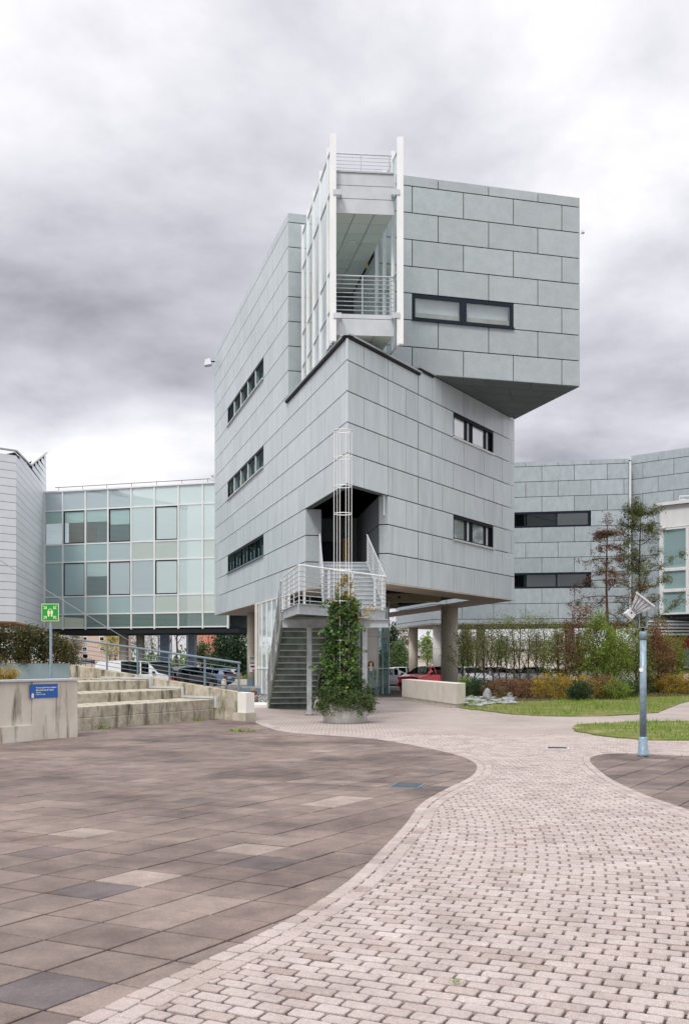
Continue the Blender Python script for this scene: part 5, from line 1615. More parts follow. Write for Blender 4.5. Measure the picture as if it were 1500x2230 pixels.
for k in range(22):
    z = random.uniform(1.2, 3.2); a = random.uniform(0, 6.28); wd = float(np.interp(z, pz, pw)); e = random.uniform(1.1, 1.55)
    for f in np.linspace(0.7, e, 6):
        cl_p.append(np.array((TC.x - 0.05 + wd * f * math.cos(a), TC.y + wd * f * math.sin(a) * 0.8, z + 0.12 * math.sin(f * 3) + 0.1 * f)) + RNG.normal(size=(5, 3)) * 0.035); cl_t.append(RNG.uniform(0.3, 1, 5))
for k in range(200):
    z = random.uniform(0.85, 3.1) if k < 178 else random.uniform(2.9, 3.4)
    if 2.3 < z < 2.75 and random.random() < 0.35: continue
    wd = float(np.interp(z, pz, pw)); a = random.uniform(0, 6.28); q = math.sqrt(random.uniform(0.2, 1))
    wd *= 0.82 + 0.32 * math.sin(3.1 * z + 2 * math.cos(a) + 1.0) * math.cos(1.7 * a)
    c_ = np.array((TC.x - 0.09 + 0.03 * z + 0.06 * math.sin(2.3 * z) + wd * q * math.cos(a), TC.y + wd * q * math.sin(a) * 0.8, z))
    n = 44
    cl_p.append(c_ + RNG.normal(size=(n, 3)) * 0.075); cl_t.append(np.full(n, random.random()) * 0.65 + RNG.uniform(0, 0.35, n))
leaf_obj('foliage', np.concatenate(cl_p), 0.085, M['ivy'], cp, np.concatenate(cl_t), aspect=0.7, jitter=0.6)
cl_p, cl_t = [], []
for k in range(60):
    z = random.choice((random.uniform(2.8, 3.95), random.uniform(3.2, 3.95), random.uniform(2.7, 3.3)))
    wd = float(np.interp(z, pz, pw)) * 1.05; a = random.uniform(0, 6.28); q = math.sqrt(random.uniform(0.1, 1))
    c_ = np.array((TC.x + 0.04 + wd * q * math.cos(a), TC.y + wd * q * math.sin(a) * 0.8, z))
    n = 16
    cl_p.append(c_ + RNG.normal(size=(n, 3)) * 0.06); cl_t.append(RNG.uniform(0, 1, n))
for k in range(12):
    c_ = np.array((TC.x + random.uniform(0.45, 0.95), TC.y - 0.1, random.uniform(2.85, 3.1))); cl_p.append(c_ + RNG.normal(size=(6, 3)) * 0.06); cl_t.append(RNG.uniform(0.4, 1, 6))
leaf_obj('yellow_foliage', np.concatenate(cl_p), 0.06, M['ivy_autumn'], cp, np.concatenate(cl_t), aspect=0.7)
# ---- low evergreen spilling over the planter rim
ps = thing('planter_shrub', 'dense dark green shrub spilling over the rim of the round planter', 'shrub', (PC.x, PC.y, 0.45))
w = MB(); pp, tt = [], []
for k in range(240):
    a = random.uniform(0, 6.28); ln = random.uniform(0.35, 0.80); dr = random.uniform(-0.5, 0.55)
    p0 = Vector((PC.x + random.uniform(-0.25, 0.25), PC.y + random.uniform(-0.25, 0.25), 0.46)); pts = [p0]
    d = Vector((math.cos(a), math.sin(a), random.uniform(0.3, 1.3))).normalized()
    for i in range(6):
        d = (d + Vector((random.gauss(0, 0.1), random.gauss(0, 0.1), -0.13 - 0.1 * max(0, dr)))).normalized(); pts.append(pts[-1] + d * ln / 6)
    w.tube(pts, [0.008, 0.007, 0.006, 0.005, 0.004, 0.003, 0.002], 4, cap=False)
    tb = random.random()
    for q in pts[1:]:
        n = 9
        pp.append(np.array(q) + RNG.normal(size=(n, 3)) * 0.045); tt.append(np.full(n, tb) * 0.5 + RNG.uniform(0, 0.5, n))
w.build('stems', M['bark'], ps)
q_, t_, _ = clumps(9000, 190, (PC.x, PC.y, 0.72), (0.80, 0.74, 0.50), 0.075, shell=0.35, zmin=0.2)
ok = (np.hypot(q_[:, 0] - PC.x, q_[:, 1] - PC.y) > 0.62) | (q_[:, 2] > 0.5)
pp.append(q_[ok]); tt.append(t_[ok])
for k in range(120):
    a = random.uniform(0, 6.28); rr_ = random.uniform(0.62, 0.74); zz = 0.56 - abs(random.gauss(0, 0.11)); n = 30
    pp.append(np.array((PC.x + rr_ * math.cos(a), PC.y + rr_ * math.sin(a), max(zz, 0.26))) + RNG.normal(size=(n, 3)) * np.array((0.06, 0.06, 0.05))); tt.append(np.full(n, random.random()) * 0.5 + RNG.uniform(0, 0.5, n))
leaf_obj('foliage', np.concatenate(pp), 0.048, M['cotoneaster'], ps, np.concatenate(tt), aspect=0.6)

# ---- hedge in the trough, small plant at the frame edge, weeds
Yh = 30.6
hg = thing('trough_hedge', 'clipped brown-green hedge growing in the metal trough', 'hedge', (XP(60, Yh), Yh, 1.6))
w = MB(); pp = []; tt = []
for k in range(70):
    x = random.uniform(-12.6, XP(148, Yh)); y = 31.0 + (x - XP(152, 31)) * 0.38 + random.uniform(-0.1, 0.9)
    w.tube([(x, y, 1.58), (x + random.gauss(0, 0.1), y, 2.0), (x + random.gauss(0, 0.2), y, 2.4)], [0.012, 0.009, 0.004], 4, cap=False)
w.build('stems', M['bark'], hg)
for k in range(420):
    x = random.uniform(-12.8, XP(146, Yh)); f = min(1, (XP(150, Yh) - x) / 1.3)
    y = 31.0 + (x - XP(152, 31)) * 0.38 + random.uniform(-0.25, 1.0)
    z = 1.62 + random.uniform(0.0, 1.0) ** 0.8 * (0.45 + 0.60 * f ** 0.6)
    n = 60
    pp.append(np.array((x, y, z)) + RNG.normal(size=(n, 3)) * 0.085); tt.append(np.full(n, random.random()) * 0.5 + RNG.uniform(0, 0.5, n))
leaf_obj('foliage', np.concatenate(pp), 0.075, M['hedge_brown'], hg, np.concatenate(tt))
shrub('pale_shrub', 'small pale yellow-green shrub behind the retaining wall at the left edge', 'shrub', (XP(8, 24.3), 24.3, 1.17), (0.42, 0.35, 0.17), 1800, 40, 0.045, M['yellow_shrub'], cr=0.07)
wz = 0
for px, py, sz, nm in ((219, 1588, 0.12, 'weed tuft at the foot of the seating steps, nearer the blue sign'), (432, 1571, 0.08, 'weed tuft at the foot of the steps near the ramp end'), (527, 1594, 0.16, 'flat weed patch on the plaza left of the planter'), (992, 2146, 0.018, 'tiny weed between the bricks in the foreground')):
    p = GP(px, py); t = thing('weed', nm, 'weed', (p.x, p.y, 0.0))
    n = 130
    P_ = np.array((p.x, p.y, 0.02)) + RNG.normal(size=(n, 3)) * np.array((sz, sz * 0.7, sz * (0.55 if px != 527 else 0.12))); P_[:, 2] = np.abs(P_[:, 2])
    leaf_obj('leaves', P_, sz * 0.5, M['spring'] if px != 527 else M['grass'], t, aspect=0.35)

# ---- bed, hedge and shrubs on the right
bedp = [(4.6, 41), (6.5, 40.5), (9.5, 42.5), (13, 45), (19, 49), (22, 53), (21, 57), (5.2, 57)]
shb = sheet('planting_bed', bedp, 0.045, M['soil'])
blades('bark_mulch', [bedp], 14000, 0.03, 0.08, M['bark_bed'], shb, lambda x, y: 0.045, width=0.03)
hx = [1006, 1019, 1036, 1053, 1071, 1087, 1101, 1117, 1131, 1152, 1168, 1186]
for i, px in enumerate(hx):
    Y = 51.5 - i * 0.12; b = (XP(px, Y), Y, 0.0)
    h = ZP(1385 - 3.2 * i + random.uniform(-8, 8), Y)
    tree('hedge_tree', f'thin-stemmed leafing hornbeam, {ORD[i]} of the row to the right of the low wall', 'tree', b, h, levels=3, spread=0.5, r=0.05, kids=4, leaf_n=950 if i > 1 else 1900, leaf_s=0.07, mt=M['hornbeam'], up=0.25, spreadleaf=0.14, first=0.22, group='hornbeam hedge row', ln0=1.15)
dense = [(1215, 49.5, 1375, 1.0, 'hornbeam', 'leafing hornbeam bush joining the thin hedge row, brownish green'), (1262, 48.8, 1330, 1.15, 'twig_brown', 'tall brown-twigged hedge bush right of the hornbeam row'),
         (1300, 48.0, 1345, 1.0, 'spring', 'bright spring-green hedge bush left of the lamp post'), (1338, 48.4, 1385, 0.9, 'spring', 'bright green low hedge bush just left of the lamp post'),
         (1385, 49.5, 1378, 1.0, 'hornbeam', 'dark leafy bush directly behind the lamp post'), (1432, 50.0, 1370, 1.0, 'twig_brown', 'brown and green bush right of the lamp post'), (1462, 51.0, 1400, 0.6, 'spring', 'small bright green bush in front of the red garage')]
for px, Y, py, rx, mt_n, lb in dense:
    h = ZP(py, Y); x = XP(px, Y)
    t = tree('hedge_bush', lb, 'bush', (x, Y, 0.0), h * 0.95, levels=3, spread=0.55, r=0.07, kids=5, leaf_n=2600, leaf_s=0.075, mt=M[mt_n], up=0.3, spreadleaf=0.14, first=0.1, ln0=1.3)
    p, tone, _ = clumps(5200, 130, (x, Y, h * 0.52), (rx, 0.9, h * 0.5), 0.13, shell=0.3, zmin=0.1)
    leaf_obj('foliage', p, 0.075, M[mt_n], t, tone)
low_s = [(1045, 45.5, (0.75, 0.7, 0.42), 'dark_green', 'low dark green shrub at the end of the low wall'),
         (1100, 45.0, (1.15, 0.8, 0.40), 'twig_brown', 'low reddish-brown shrub left of the yellow shrub'), (1150, 44.2, (1.0, 0.8, 0.45), 'twig_brown', 'low reddish-brown shrub behind the grey stones'),
         (1203, 43.5, (1.05, 0.8, 0.55), 'yellow_shrub', 'rounded yellow shrub at the back of the lawn'), (1258, 43.0, (0.9, 0.7, 0.50), 'yellow_shrub', 'yellow-brown shrub right of the rounded yellow one'),
         (1262, 41.6, (0.55, 0.5, 0.38), 'dark_green', 'small dark green bush in front of the yellow shrubs'), (1310, 43.2, (0.85, 0.7, 0.5), 'twig_brown', 'brown-green low shrub left of the lamp post'),
         (1340, 42.8, (0.7, 0.6, 0.40), 'spring', 'low bright green shrub beside the lamp post'), (1376, 45, (0.8, 0.6, 0.40), 'dark_green', 'low green shrub just behind the lamp post'),
         (1470, 49.5, (1.1, 0.7, 0.50), 'yellow_shrub', 'golden shrub right of the bench'), (1512, 49.0, (0.8, 0.7, 0.55), 'yellow_shrub', 'golden shrub at the right edge of the lawn'), (1420, 50.2, (0.5, 0.4, 0.4), 'spring', 'small green shrub behind the bench'),
         (1012, 46.5, (0.45, 0.4, 0.4), 'spring', 'small leafy shrub right behind the low wall end')]
for px, Y, rad, mt_n, lb in low_s:
    shrub('low_shrub', lb, 'shrub', (XP(px, Y), Y, 0.04), rad, 4200, 110, 0.055, M[mt_n], cr=0.085, stems=22)

# ---- pines
def pine(label, px, Y, py_top, mt_n, bark, dead, wid):
    base = (XP(px, Y), Y, gz(Y)); h = ZP(py_top, Y) - base[2]
    t = thing('pine_tree', label, 'tree', base)
    w = MB(); pts = []
    for i in range(11):
        f = i / 10; pts.append(Vector((base[0] + 0.05 * math.sin(f * 7), base[1], base[2] - 0.05 + h * f)))
    w.tube(pts, [0.13 * (1 - 0.88 * i / 10) for i in range(11)], 8, cap=False)
    C_ = []; T_ = []
    z = 0.30
    while z < 0.99:
        nb = random.choice((2, 3, 4)); a0 = random.uniform(0, 6.28)
        for k in range(nb):
            a = a0 + k * 6.28 / nb + random.uniform(-0.3, 0.3)
            ln = wid * (1.08 - z) ** 0.7 * random.uniform(0.35, 1.35)
            p = Vector((base[0], base[1], base[2] + h * z))
            d = Vector((math.cos(a), math.sin(a), 0.10 if dead else 0.30)); q = [p]
            for i in range(5):
                d = (d + Vector((random.gauss(0, 0.12), random.gauss(0, 0.12), (-0.10 if dead else 0.07)))).normalized(); q.append(q[-1] + d * ln / 5)
            w.tube(q, [0.035 * (1 - z * 0.6), 0.028, 0.02, 0.014, 0.009, 0.005], 5, cap=False)
            for i in range(2, 6):
                for s in range(4 if dead else 5):
                    dd = Vector((random.gauss(0, 1), random.gauss(0, 1), random.gauss(0.1, 0.5) - (0.5 if dead else 0))).normalized()
                    e = q[i] + dd * random.uniform(0.15, 0.38)
                    w.tube([q[i], e], [0.007, 0.003], 4, cap=False)
                    if random.random() < (0.5 if dead else 0.3) and z < 0.86: continue
                    n = 20 if dead else 30
                    c_ = np.array(e); C_.append(c_ + RNG.normal(size=(n, 3)) * (0.10 if dead else 0.12)); T_.append(np.full(n, random.random()) * 0.6 + RNG.uniform(0, 0.4, n))
        z += random.uniform(0.05, 0.10)
    C_.append(np.array(pts[-1]) + RNG.normal(size=(160, 3)) * np.array((0.16, 0.16, 0.2))); T_.append(RNG.uniform(0, 1, 160))
    w.build('trunk', M[bark], t)
    leaf_obj('needles', np.concatenate(C_), 0.17, M[mt_n], t, np.concatenate(T_), aspect=0.2)
pine('dying brown pine with drooping bare branches behind the hedge', 1322, 56.0, 1130, 'pine_dead', 'bark_red', True, 3.0)
pine('green pine behind the lamp post, right of the dying pine', 1394, 58.5, 1110, 'pine', 'bark', False, 4.2)

# ---- trees beyond
far = [(488, 120, 1330, 'conifer_mass', 'dark_green', 'dark conifer beyond the car park, left of the staircase'), (520, 116, 1340, 'conifer_mass', 'dark_green', 'dark conifer between the bridge and the notice column'),
       (385, 150, 1330, 'bare', 'far_bare', 'thick-stemmed bare tree between the two blue towers'), (330, 160, 1335, 'bare', 'blossom', 'pale blossoming tree beyond the bridge columns'),
       (455, 150, 1350, 'bare', 'blossom', 'white blossoming tree right of the red roof'), (240, 145, 1375, 'bare', 'forsythia', 'yellow flowering bush before the pink apartment block'),
       (440, 112, 1410, 'bare', 'far_green', 'young green tree among the parked cars'), (300, 165, 1360, 'bare', 'far_bare', 'bare grey tree between the bridge columns'),
       (855, 125, 1355, 'conifer_mass', 'dark_green', 'dark conifer right of the glass lobby'), (880, 140, 1375, 'bare', 'far_bare', 'bare brown tree left of the red car'),
       (930, 135, 1395, 'bare', 'spring', 'fresh green tree between the rear columns'), (870, 118, 1408, 'bare', 'far_green', 'green bush beyond the silver car'),
       (1010, 150, 1385, 'bare', 'far_bare', 'bare tree far behind the hedge'), (1090, 140, 1400, 'bare', 'far_green', 'green tree seen through the hedge row'), (1165, 150, 1395, 'bare', 'far_bare', 'bare brown tree seen through the right of the hedge row'),
       (1060, 160, 1395, 'bare', 'blossom', 'pale tree seen through the middle of the hedge row'), (1260, 150, 1390, 'bare', 'far_green', 'green tree far behind the dense hedge'), (160, 150, 1385, 'bare', 'far_bare', 'bare shrub left of the pink block')]
for px, Y, py, kd, mt_n, lb in far:
    base = (XP(px, Y), Y, gz(Y)); h = ZP(py, Y) - base[2]
    if kd == 'conifer_mass':
        t = thing('conifer', lb, 'tree', base)
        MB().tube([(base[0], base[1], base[2] - 0.1), (base[0], base[1], base[2] + h)], [0.25, 0.03], 7, cap=False).build('trunk', M['bark'], t)
        p, tone, _ = clumps(4200, 120, (base[0], base[1], base[2] + h * 0.52), (h * 0.26, h * 0.26, h * 0.5), 0.32, shell=0.2, zmin=base[2] + 0.4, fn=lambda v: np.hypot(v[0], v[1]) < 1.02 - 0.75 * (v[2] + 1) / 2)
        leaf_obj('crown', p, 0.30, M[mt_n], t, tone, up=0)
    else:
        tree('background_tree', lb, 'tree', base, h, levels=3, spread=0.6, r=0.22 if px == 385 else 0.12, kids=4, leaf_n=2400, leaf_s=0.20, mt=M[mt_n], spreadleaf=0.35, first=0.22 if px != 385 else 0.45, up=0.2)
# far tree line that closes the horizon: one mass
pts_ = []; tn_ = []
for k in range(900):
    y = random.uniform(210, 300); x = random.uniform(-0.5, 0.5) * y; hh = random.uniform(3, 8) * (0.6 + 0.5 * math.sin(x * 0.07) ** 2)
    n = 26
    pts_.append(np.array((x, y, -0.7)) + np.abs(RNG.normal(size=(n, 3))) * np.array((2.0, 1.0, hh * 0.45)) ); tn_.append(np.full(n, random.random()) * 0.6 + RNG.uniform(0, 0.4, n))
fw = leaf_obj('far_treeline', np.concatenate(pts_), 1.3, M['far_green'], None, np.concatenate(tn_), up=0, kind='stuff')
setp(fw, 'hazy green line of trees along the horizon', 'trees')

# ---- houses beyond
def house(name, label, px0, px1, Y, ztop, wallc, roofc, wins, dep=9, gable=0, rows=((2.2, 3.5),)):
    x0, x1 = XP(px0, Y), XP(px1, Y); z0 = gz(Y) - 0.1
    t = thing(name, label, 'building', ((x0 + x1) / 2, Y, z0))
    MB().box(x0, x1, Y, Y + dep, z0, ztop).build('wall', wallc, t)
    if gable:
        m = MB(); ym = Y + dep / 2; e = 0.5
        m.add([(x0 - e, Y - e, ztop - 0.1), (x1 + e, Y - e, ztop - 0.1), (x1 + e, ym, ztop + gable), (x0 - e, ym, ztop + gable), (x0 - e, Y + dep + e, ztop - 0.1), (x1 + e, Y + dep + e, ztop - 0.1)], [(0, 1, 2, 3), (3, 2, 5, 4), (0, 3, 4), (1, 5, 2)])
        m.build('roof', roofc, t)
    else:
        MB().box(x0 - 0.3, x1 + 0.3, Y - 0.3, Y + dep + 0.3, ztop, ztop + 0.3).build('roof', roofc, t)
    for (a, b, c, d) in wins:
        xa, xb, za, zb_ = XP(a, Y), XP(b, Y), ZP(d, Y), ZP(c, Y)
        wo = MB().box(xa - 0.12, xb + 0.12, Y - 0.08, Y - 0.005, za - 0.12, zb_ + 0.12).build('window', M['white_paint'], t)
        MB().box(xa, xb, Y - 0.1, Y - 0.082, za, zb_).build('pane', M['frame_navy'], wo)
    return t
mat('pink_wall', (0.62, 0.47, 0.38), 0.85, 0.2, (0.58, 0.44, 0.36), scale=0.2); mat('cream_wall', (0.66, 0.60, 0.52), 0.85, 0.2); mat('roof_red', (0.42, 0.13, 0.08), 0.8, 0.2, (0.33, 0.10, 0.06), scale=4.0); mat('roof_grey', (0.25, 0.24, 0.24), 0.8, 0.2)
house('apartment_block', 'long pink apartment block with small windows beyond the bridge', 95, 262, 175, 10.5, M['pink_wall'], M['roof_grey'], [(152, 165, 1388, 1394), (182, 189, 1388, 1395), (218, 226, 1388, 1395), (243, 250, 1388, 1394), (152, 165, 1411, 1419), (181, 189, 1410, 1418), (219, 227, 1410, 1416)])
house('red_roof_house', 'small house with a red tiled roof seen under the bridge', 418, 462, 165, 2.6, M['cream_wall'], M['roof_red'], [(430, 436, 1428, 1434)], gable=3.4, dep=8)
house('cream_house', 'cream house behind the hedge row and parked cars', 1045, 1110, 190, 4.2, M['cream_wall'], M['roof_grey'], [(1056, 1062, 1412, 1420), (1080, 1086, 1412, 1420)], gable=2.2)
house('long_shed', 'long pale low building behind the right part of the hedge', 1120, 1235, 200, 4.0, M['cream_wall'], M['roof_grey'], [(1135, 1141, 1414, 1420), (1160, 1166, 1414, 1420)], gable=1.6)
house('grey_roof_house', 'pale house with a grey roof between the rear columns', 895, 945, 200, 2.6, M['cream_wall'], M['roof_grey'], [(910, 914, 1428, 1433)], gable=1.5)
# ================================================================== vehicles
def car_mesh(kind):
    """stations: x, z_low, z_belt, z_roof, half width, half roof width, flags"""
    if kind == 'van':
        ST = [(2.3, .42, .80, .82, .70, .62), (2.22, .30, .95, 1.00, .84, .76), (1.75, .26, 1.08, 1.12, .90, .80), (1.55, .26, 1.10, 1.16, .92, .80), (0.95, .26, 1.12, 1.82, .93, .74), (0.5, .26, 1.12, 1.88, .93, .75), (0.42, .26, 1.12, 1.88, .93, .75),
              (-0.7, .26, 1.12, 1.90, .93, .76), (-0.8, .26, 1.12, 1.90, .93, .76), (-1.95, .26, 1.12, 1.87, .93, .75), (-2.08, .28, 1.12, 1.83, .92, .74), (-2.2, .34, 1.10, 1.70, .88, .70)]
        glassw = [3]; side = [(4, 5), (6, 7)]; rear = [10]; wb = (1.45, -1.35)
    elif kind == 'estate':
        ST = [(2.25, .38, .62, .64, .66, .58), (2.15, .26, .76, .80, .84, .74), (1.5, .22, .90, .93, .90, .78), (0.95, .22, .96, 1.00, .91, .78), (0.15, .22, .98, 1.40, .91, .64), (-0.15, .22, .98, 1.45, .91, .65), (-0.22, .22, .98, 1.45, .91, .65),
              (-1.05, .22, .99, 1.44, .91, .64), (-1.12, .22, .99, 1.44, .91, .64), (-1.75, .22, 1.0, 1.38, .90, .62), (-2.05, .24, 1.0, 1.25, .88, .62), (-2.3, .34, .92, .98, .80, .70)]
        glassw = [3]; side = [(4, 5), (6, 7), (8, 9)]; rear = [10]; wb = (1.38, -1.35)
    else:   # hatch / small suv
        ST = [(2.08, .42, .72, .75, .66, .56), (1.98, .28, .88, .92, .84, .72), (1.35, .24, 1.0, 1.04, .89, .76), (0.95, .24, 1.04, 1.09, .90, .77), (0.25, .24, 1.06, 1.50, .90, .63), (-0.05, .24, 1.06, 1.56, .90, .64), (-0.12, .24, 1.06, 1.56, .90, .64),
              (-0.92, .24, 1.07, 1.55, .90, .64), (-1.0, .24, 1.07, 1.55, .90, .64), (-1.55, .24, 1.09, 1.49, .89, .62), (-1.85, .26, 1.09, 1.33, .87, .62), (-2.05, .36, 1.0, 1.06, .80, .68)]
        glassw = [3]; side = [(4, 5), (6, 7), (8, 9)]; rear = [10]; wb = (1.28, -1.28)
    def ring(s):
        x, zl_, zb_, zr2, hw, hr = s
        zm = zl_ + (zb_ - zl_) * 0.45
        h = [(0, zl_), (hw * 0.86, zl_), (hw * 0.98, zl_ + 0.08), (hw, zm), (hw * 0.965, zb_), (hr, zr2), (hr * 0.6, zr2 + 0.035), (0, zr2 + 0.05)]
        return [(x, y, z) for y, z in h]
    rs = [ring(s) for s in ST]
    body = MB(); gls = {}
    for sg in (1, -1):
        for i in range(len(rs) - 1):
            for k in range(7):
                q = [rs[i][k], rs[i][k + 1], rs[i + 1][k + 1], rs[i + 1][k]]
                q = [(x, y * sg, z) for x, y, z in q]
                if sg < 0: q = q[::-1]
                is_g = (k >= 5 and i in glassw) or (k == 4 and any(a <= i < b for a, b in side)) or (k >= 5 and i in rear) or (k == 4 and i in glassw and False)
                tgt = body
                if is_g:
                    key = ('windscreen', 0, 0) if i in glassw else ('rear_window', 0, 0) if (k >= 5) else ('side_window', sg, [n_ for n_, (a, b) in enumerate(side) if a <= i < b][0])
                    tgt = gls.setdefault(key, MB())
                tgt.add(q, [(0, 1, 2, 3)])
        for e, rev in ((0, sg > 0), (-1, sg < 0)):
            q = [(x, y * sg, z) for x, y, z in rs[e]]
            body.add(q[::-1] if rev else q, [tuple(range(8))])
    return body, gls, wb, ST
def build_car(kind):
    body, gls, wb, ST = car_mesh(kind)
    root = thing('parked_car', 'car', 'car', (0, 0, 0))
    bo = body.build('body', None, root, smooth=False); [g_.build(k_[0], M['car_glass'], root) for k_, g_ in gls.items()]
    bo.data.materials.append(M['paint_white'])
    xf, xr = ST[0][0], ST[-1][0]; hw = 0.9
    for x in wb:
        for sg in (-1, 1):
            c = (x, sg * 0.80, 0.32)
            m = MB(); 
            rings = []
            for yy, r in ((-0.10, 0.24), (-0.11, 0.30), (-0.07, 0.32), (0.07, 0.32), (0.11, 0.30), (0.10, 0.24)):
                rings.append([(c[0] + r * math.cos(t), c[1] + yy, c[2] + r * math.sin(t)) for t in np.linspace(0, 6.283, 19)[:-1]])
            m.loft(rings, cap=False); wo = m.build('wheel', M['rubber'], root, smooth=True)
            m = MB(); m.loft([[(c[0] + 0.24 * math.cos(t), c[1] + sg * 0.098, c[2] + 0.24 * math.sin(t)) for t in np.linspace(0, 6.283, 19)[:-1]], [(c[0] + 0.07 * math.cos(t), c[1] + sg * 0.07, c[2] + 0.07 * math.sin(t)) for t in np.linspace(0, 6.283, 19)[:-1]]]); m.build('rim', M['light_metal'], wo)
            m = MB(); m.loft([[(c[0] + r * math.cos(t), c[1] + sg * yy, c[2] + r * math.sin(t)) for t in np.linspace(0, 3.1416, 14)] for yy, r in ((0.085, 0.385), (0.105, 0.385), (0.105, 0.33), (0.085, 0.33))], closed=False, cap=False); m.build('wheel_arch', M['black'], root)
    zb_ = ST[1][2]
    for sg in (-1, 1):
        MB().box(xf - 0.16, xf - 0.03, sg * 0.50 - 0.17, sg * 0.50 + 0.17, zb_ - 0.20, zb_ - 0.06).build('headlight', M['headlight'], root)
        MB().box(xr - 0.03, xr + 0.12, sg * 0.68 - 0.12, sg * 0.68 + 0.12, 0.72, 0.98).build('tail_light', M['tail'], root)
        zm = ST[4][2]; MB().box(ST[4][0] - 0.05 + 0.25, ST[4][0] + 0.12 + 0.25, sg * 0.93 - 0.07, sg * 0.93 + 0.07, zm + 0.02, zm + 0.17).build('mirror', M['black'], root)
    MB().box(xf - 0.10, xf + 0.015, -0.62, 0.62, 0.36, 0.60).build('grille', M['black'], root)
    MB().box(xf + 0.016, xf + 0.03, -0.26, 0.26, 0.45, 0.56).build('number_plate', M['white_paint'], root)
    MB().box(xr - 0.02, xr + 0.06, -0.26, 0.26, 0.62, 0.74).build('number_plate', M['white_paint'], root)
    MB().box(xf - 0.35, xr + 0.35, -0.78, 0.78, 0.14, 0.30).build('underbody', M['black'], root) if False else MB().box(xr + 0.35, xf - 0.35, -0.78, 0.78, 0.14, 0.30).build('underbody', M['black'], root)
    return root
for nm, c in (('paint_white', (0.72, 0.73, 0.74)), ('paint_red', (0.85, 0.015, 0.04)), ('paint_silver', (0.36, 0.37, 0.39)), ('paint_black', (0.012, 0.013, 0.015)), ('paint_grey', (0.13, 0.145, 0.16)), ('paint_blue', (0.08, 0.13, 0.22))):
    mat(nm, c, 0.35, 0.5, coat=0.7)
mat('headlight', (0.7, 0.72, 0.75), 0.2); mat('tail', (0.4, 0.02, 0.02), 0.3)
mat('paint_redroof', (0.012, 0.012, 0.014), 0.35, 0.5, coat=0.6)
proto = {k: build_car(k) for k in ('van', 'estate', 'suv')}
used = set()
def put_car(kind, px, Y, head, paint, label, dz=0.0):
    r = proto[kind]
    o = r if kind not in used else copy_tree(r)
    used.add(kind)
    o.name = 'parked_van' if kind == 'van' else 'parked_car'
    o.location = (XP(px, Y), Y, gz(Y) - 0.06 + dz); o.rotation_euler = (0, 0, R(head))
    o['label'] = label; o['category'] = 'van' if kind == 'van' else 'car'; o['group'] = 'vehicles parked round the building'
    for ch in o.children:
        if ch.name.startswith('body'):
            ch.material_slots[0].link = 'OBJECT'; ch.material_slots[0].material = M[paint]
    return o
# heading: 0 = nose to the right, -90 = nose to the camera, 90 = tail to the camera
cars = [('suv', 925, 66.0, -128, 'paint_red', 'bright red small car with black roof behind the low wall'), ('estate', 858, 76, 8, 'paint_silver', 'silver estate car beside the glass lobby'),
        ('suv', 1024, 76, -70, 'paint_white', 'white car right of the near concrete column, behind the hedge'), ('suv', 1082, 80, -80, 'paint_silver', 'silver car behind the middle of the thin hedge row'),
        ('estate', 1130, 92, -75, 'paint_white', 'white estate car further back behind the hedge row'), ('suv', 1166, 80, -85, 'paint_grey', 'dark grey car behind the right end of the thin hedge row'), ('estate', 1213, 82, -80, 'paint_white', 'white car hidden behind the dense hedge bush'),
        ('estate', 1075, 104, 180, 'paint_white', 'white car farthest back behind the hedge row'), ('suv', 880, 98, 20, 'paint_white', 'white car beyond the silver estate'),
        ('suv', 1478, 71.5, -90, 'paint_white', 'white car parked in front of the red garage shutter'),
        ('van', 288, 62, 14, 'paint_white', 'white van behind the ramp railing'), ('van', 347, 64, 100, 'paint_black', 'black van seen from behind, right of the white van'), ('estate', 386, 72, 80, 'paint_grey', 'dark grey car right of the black van'),
        ('suv', 410, 66, 60, 'paint_black', 'black car right of the dark grey one, behind the railing'), ('estate', 452, 86, 150, 'paint_blue', 'blue car among the far cars at left'), ('estate', 470, 96, 165, 'paint_white', 'white car right of the blue one in the car park'),
        ('suv', 430, 100, 150, 'paint_silver', 'silver car at the back of the left car park'), ('estate', 405, 108, 160, 'paint_silver', 'pale car farthest back in the left car park')]
for c_ in cars: put_car(*c_)
redc = proto['suv']
# black roof skin on the red car
m = MB()
for sg in (1, -1):
    q = [(0.24, 0, 1.575), (0.24, sg * 0.60, 1.535), (-0.9, sg * 0.62, 1.60), (-1.5, sg * 0.60, 1.545), (-1.5, 0, 1.60), (-0.9, 0, 1.62), (-0.1, 0, 1.63)]
    m.add(q if sg < 0 else q[::-1], [tuple(range(7))])
ro = m.build('black_roof', M['paint_redroof'], None, loc=(0, 0, 0)); ro.location = (0, 0, 0); ro.parent = redc; ro.location = (0, 0, 0.0)

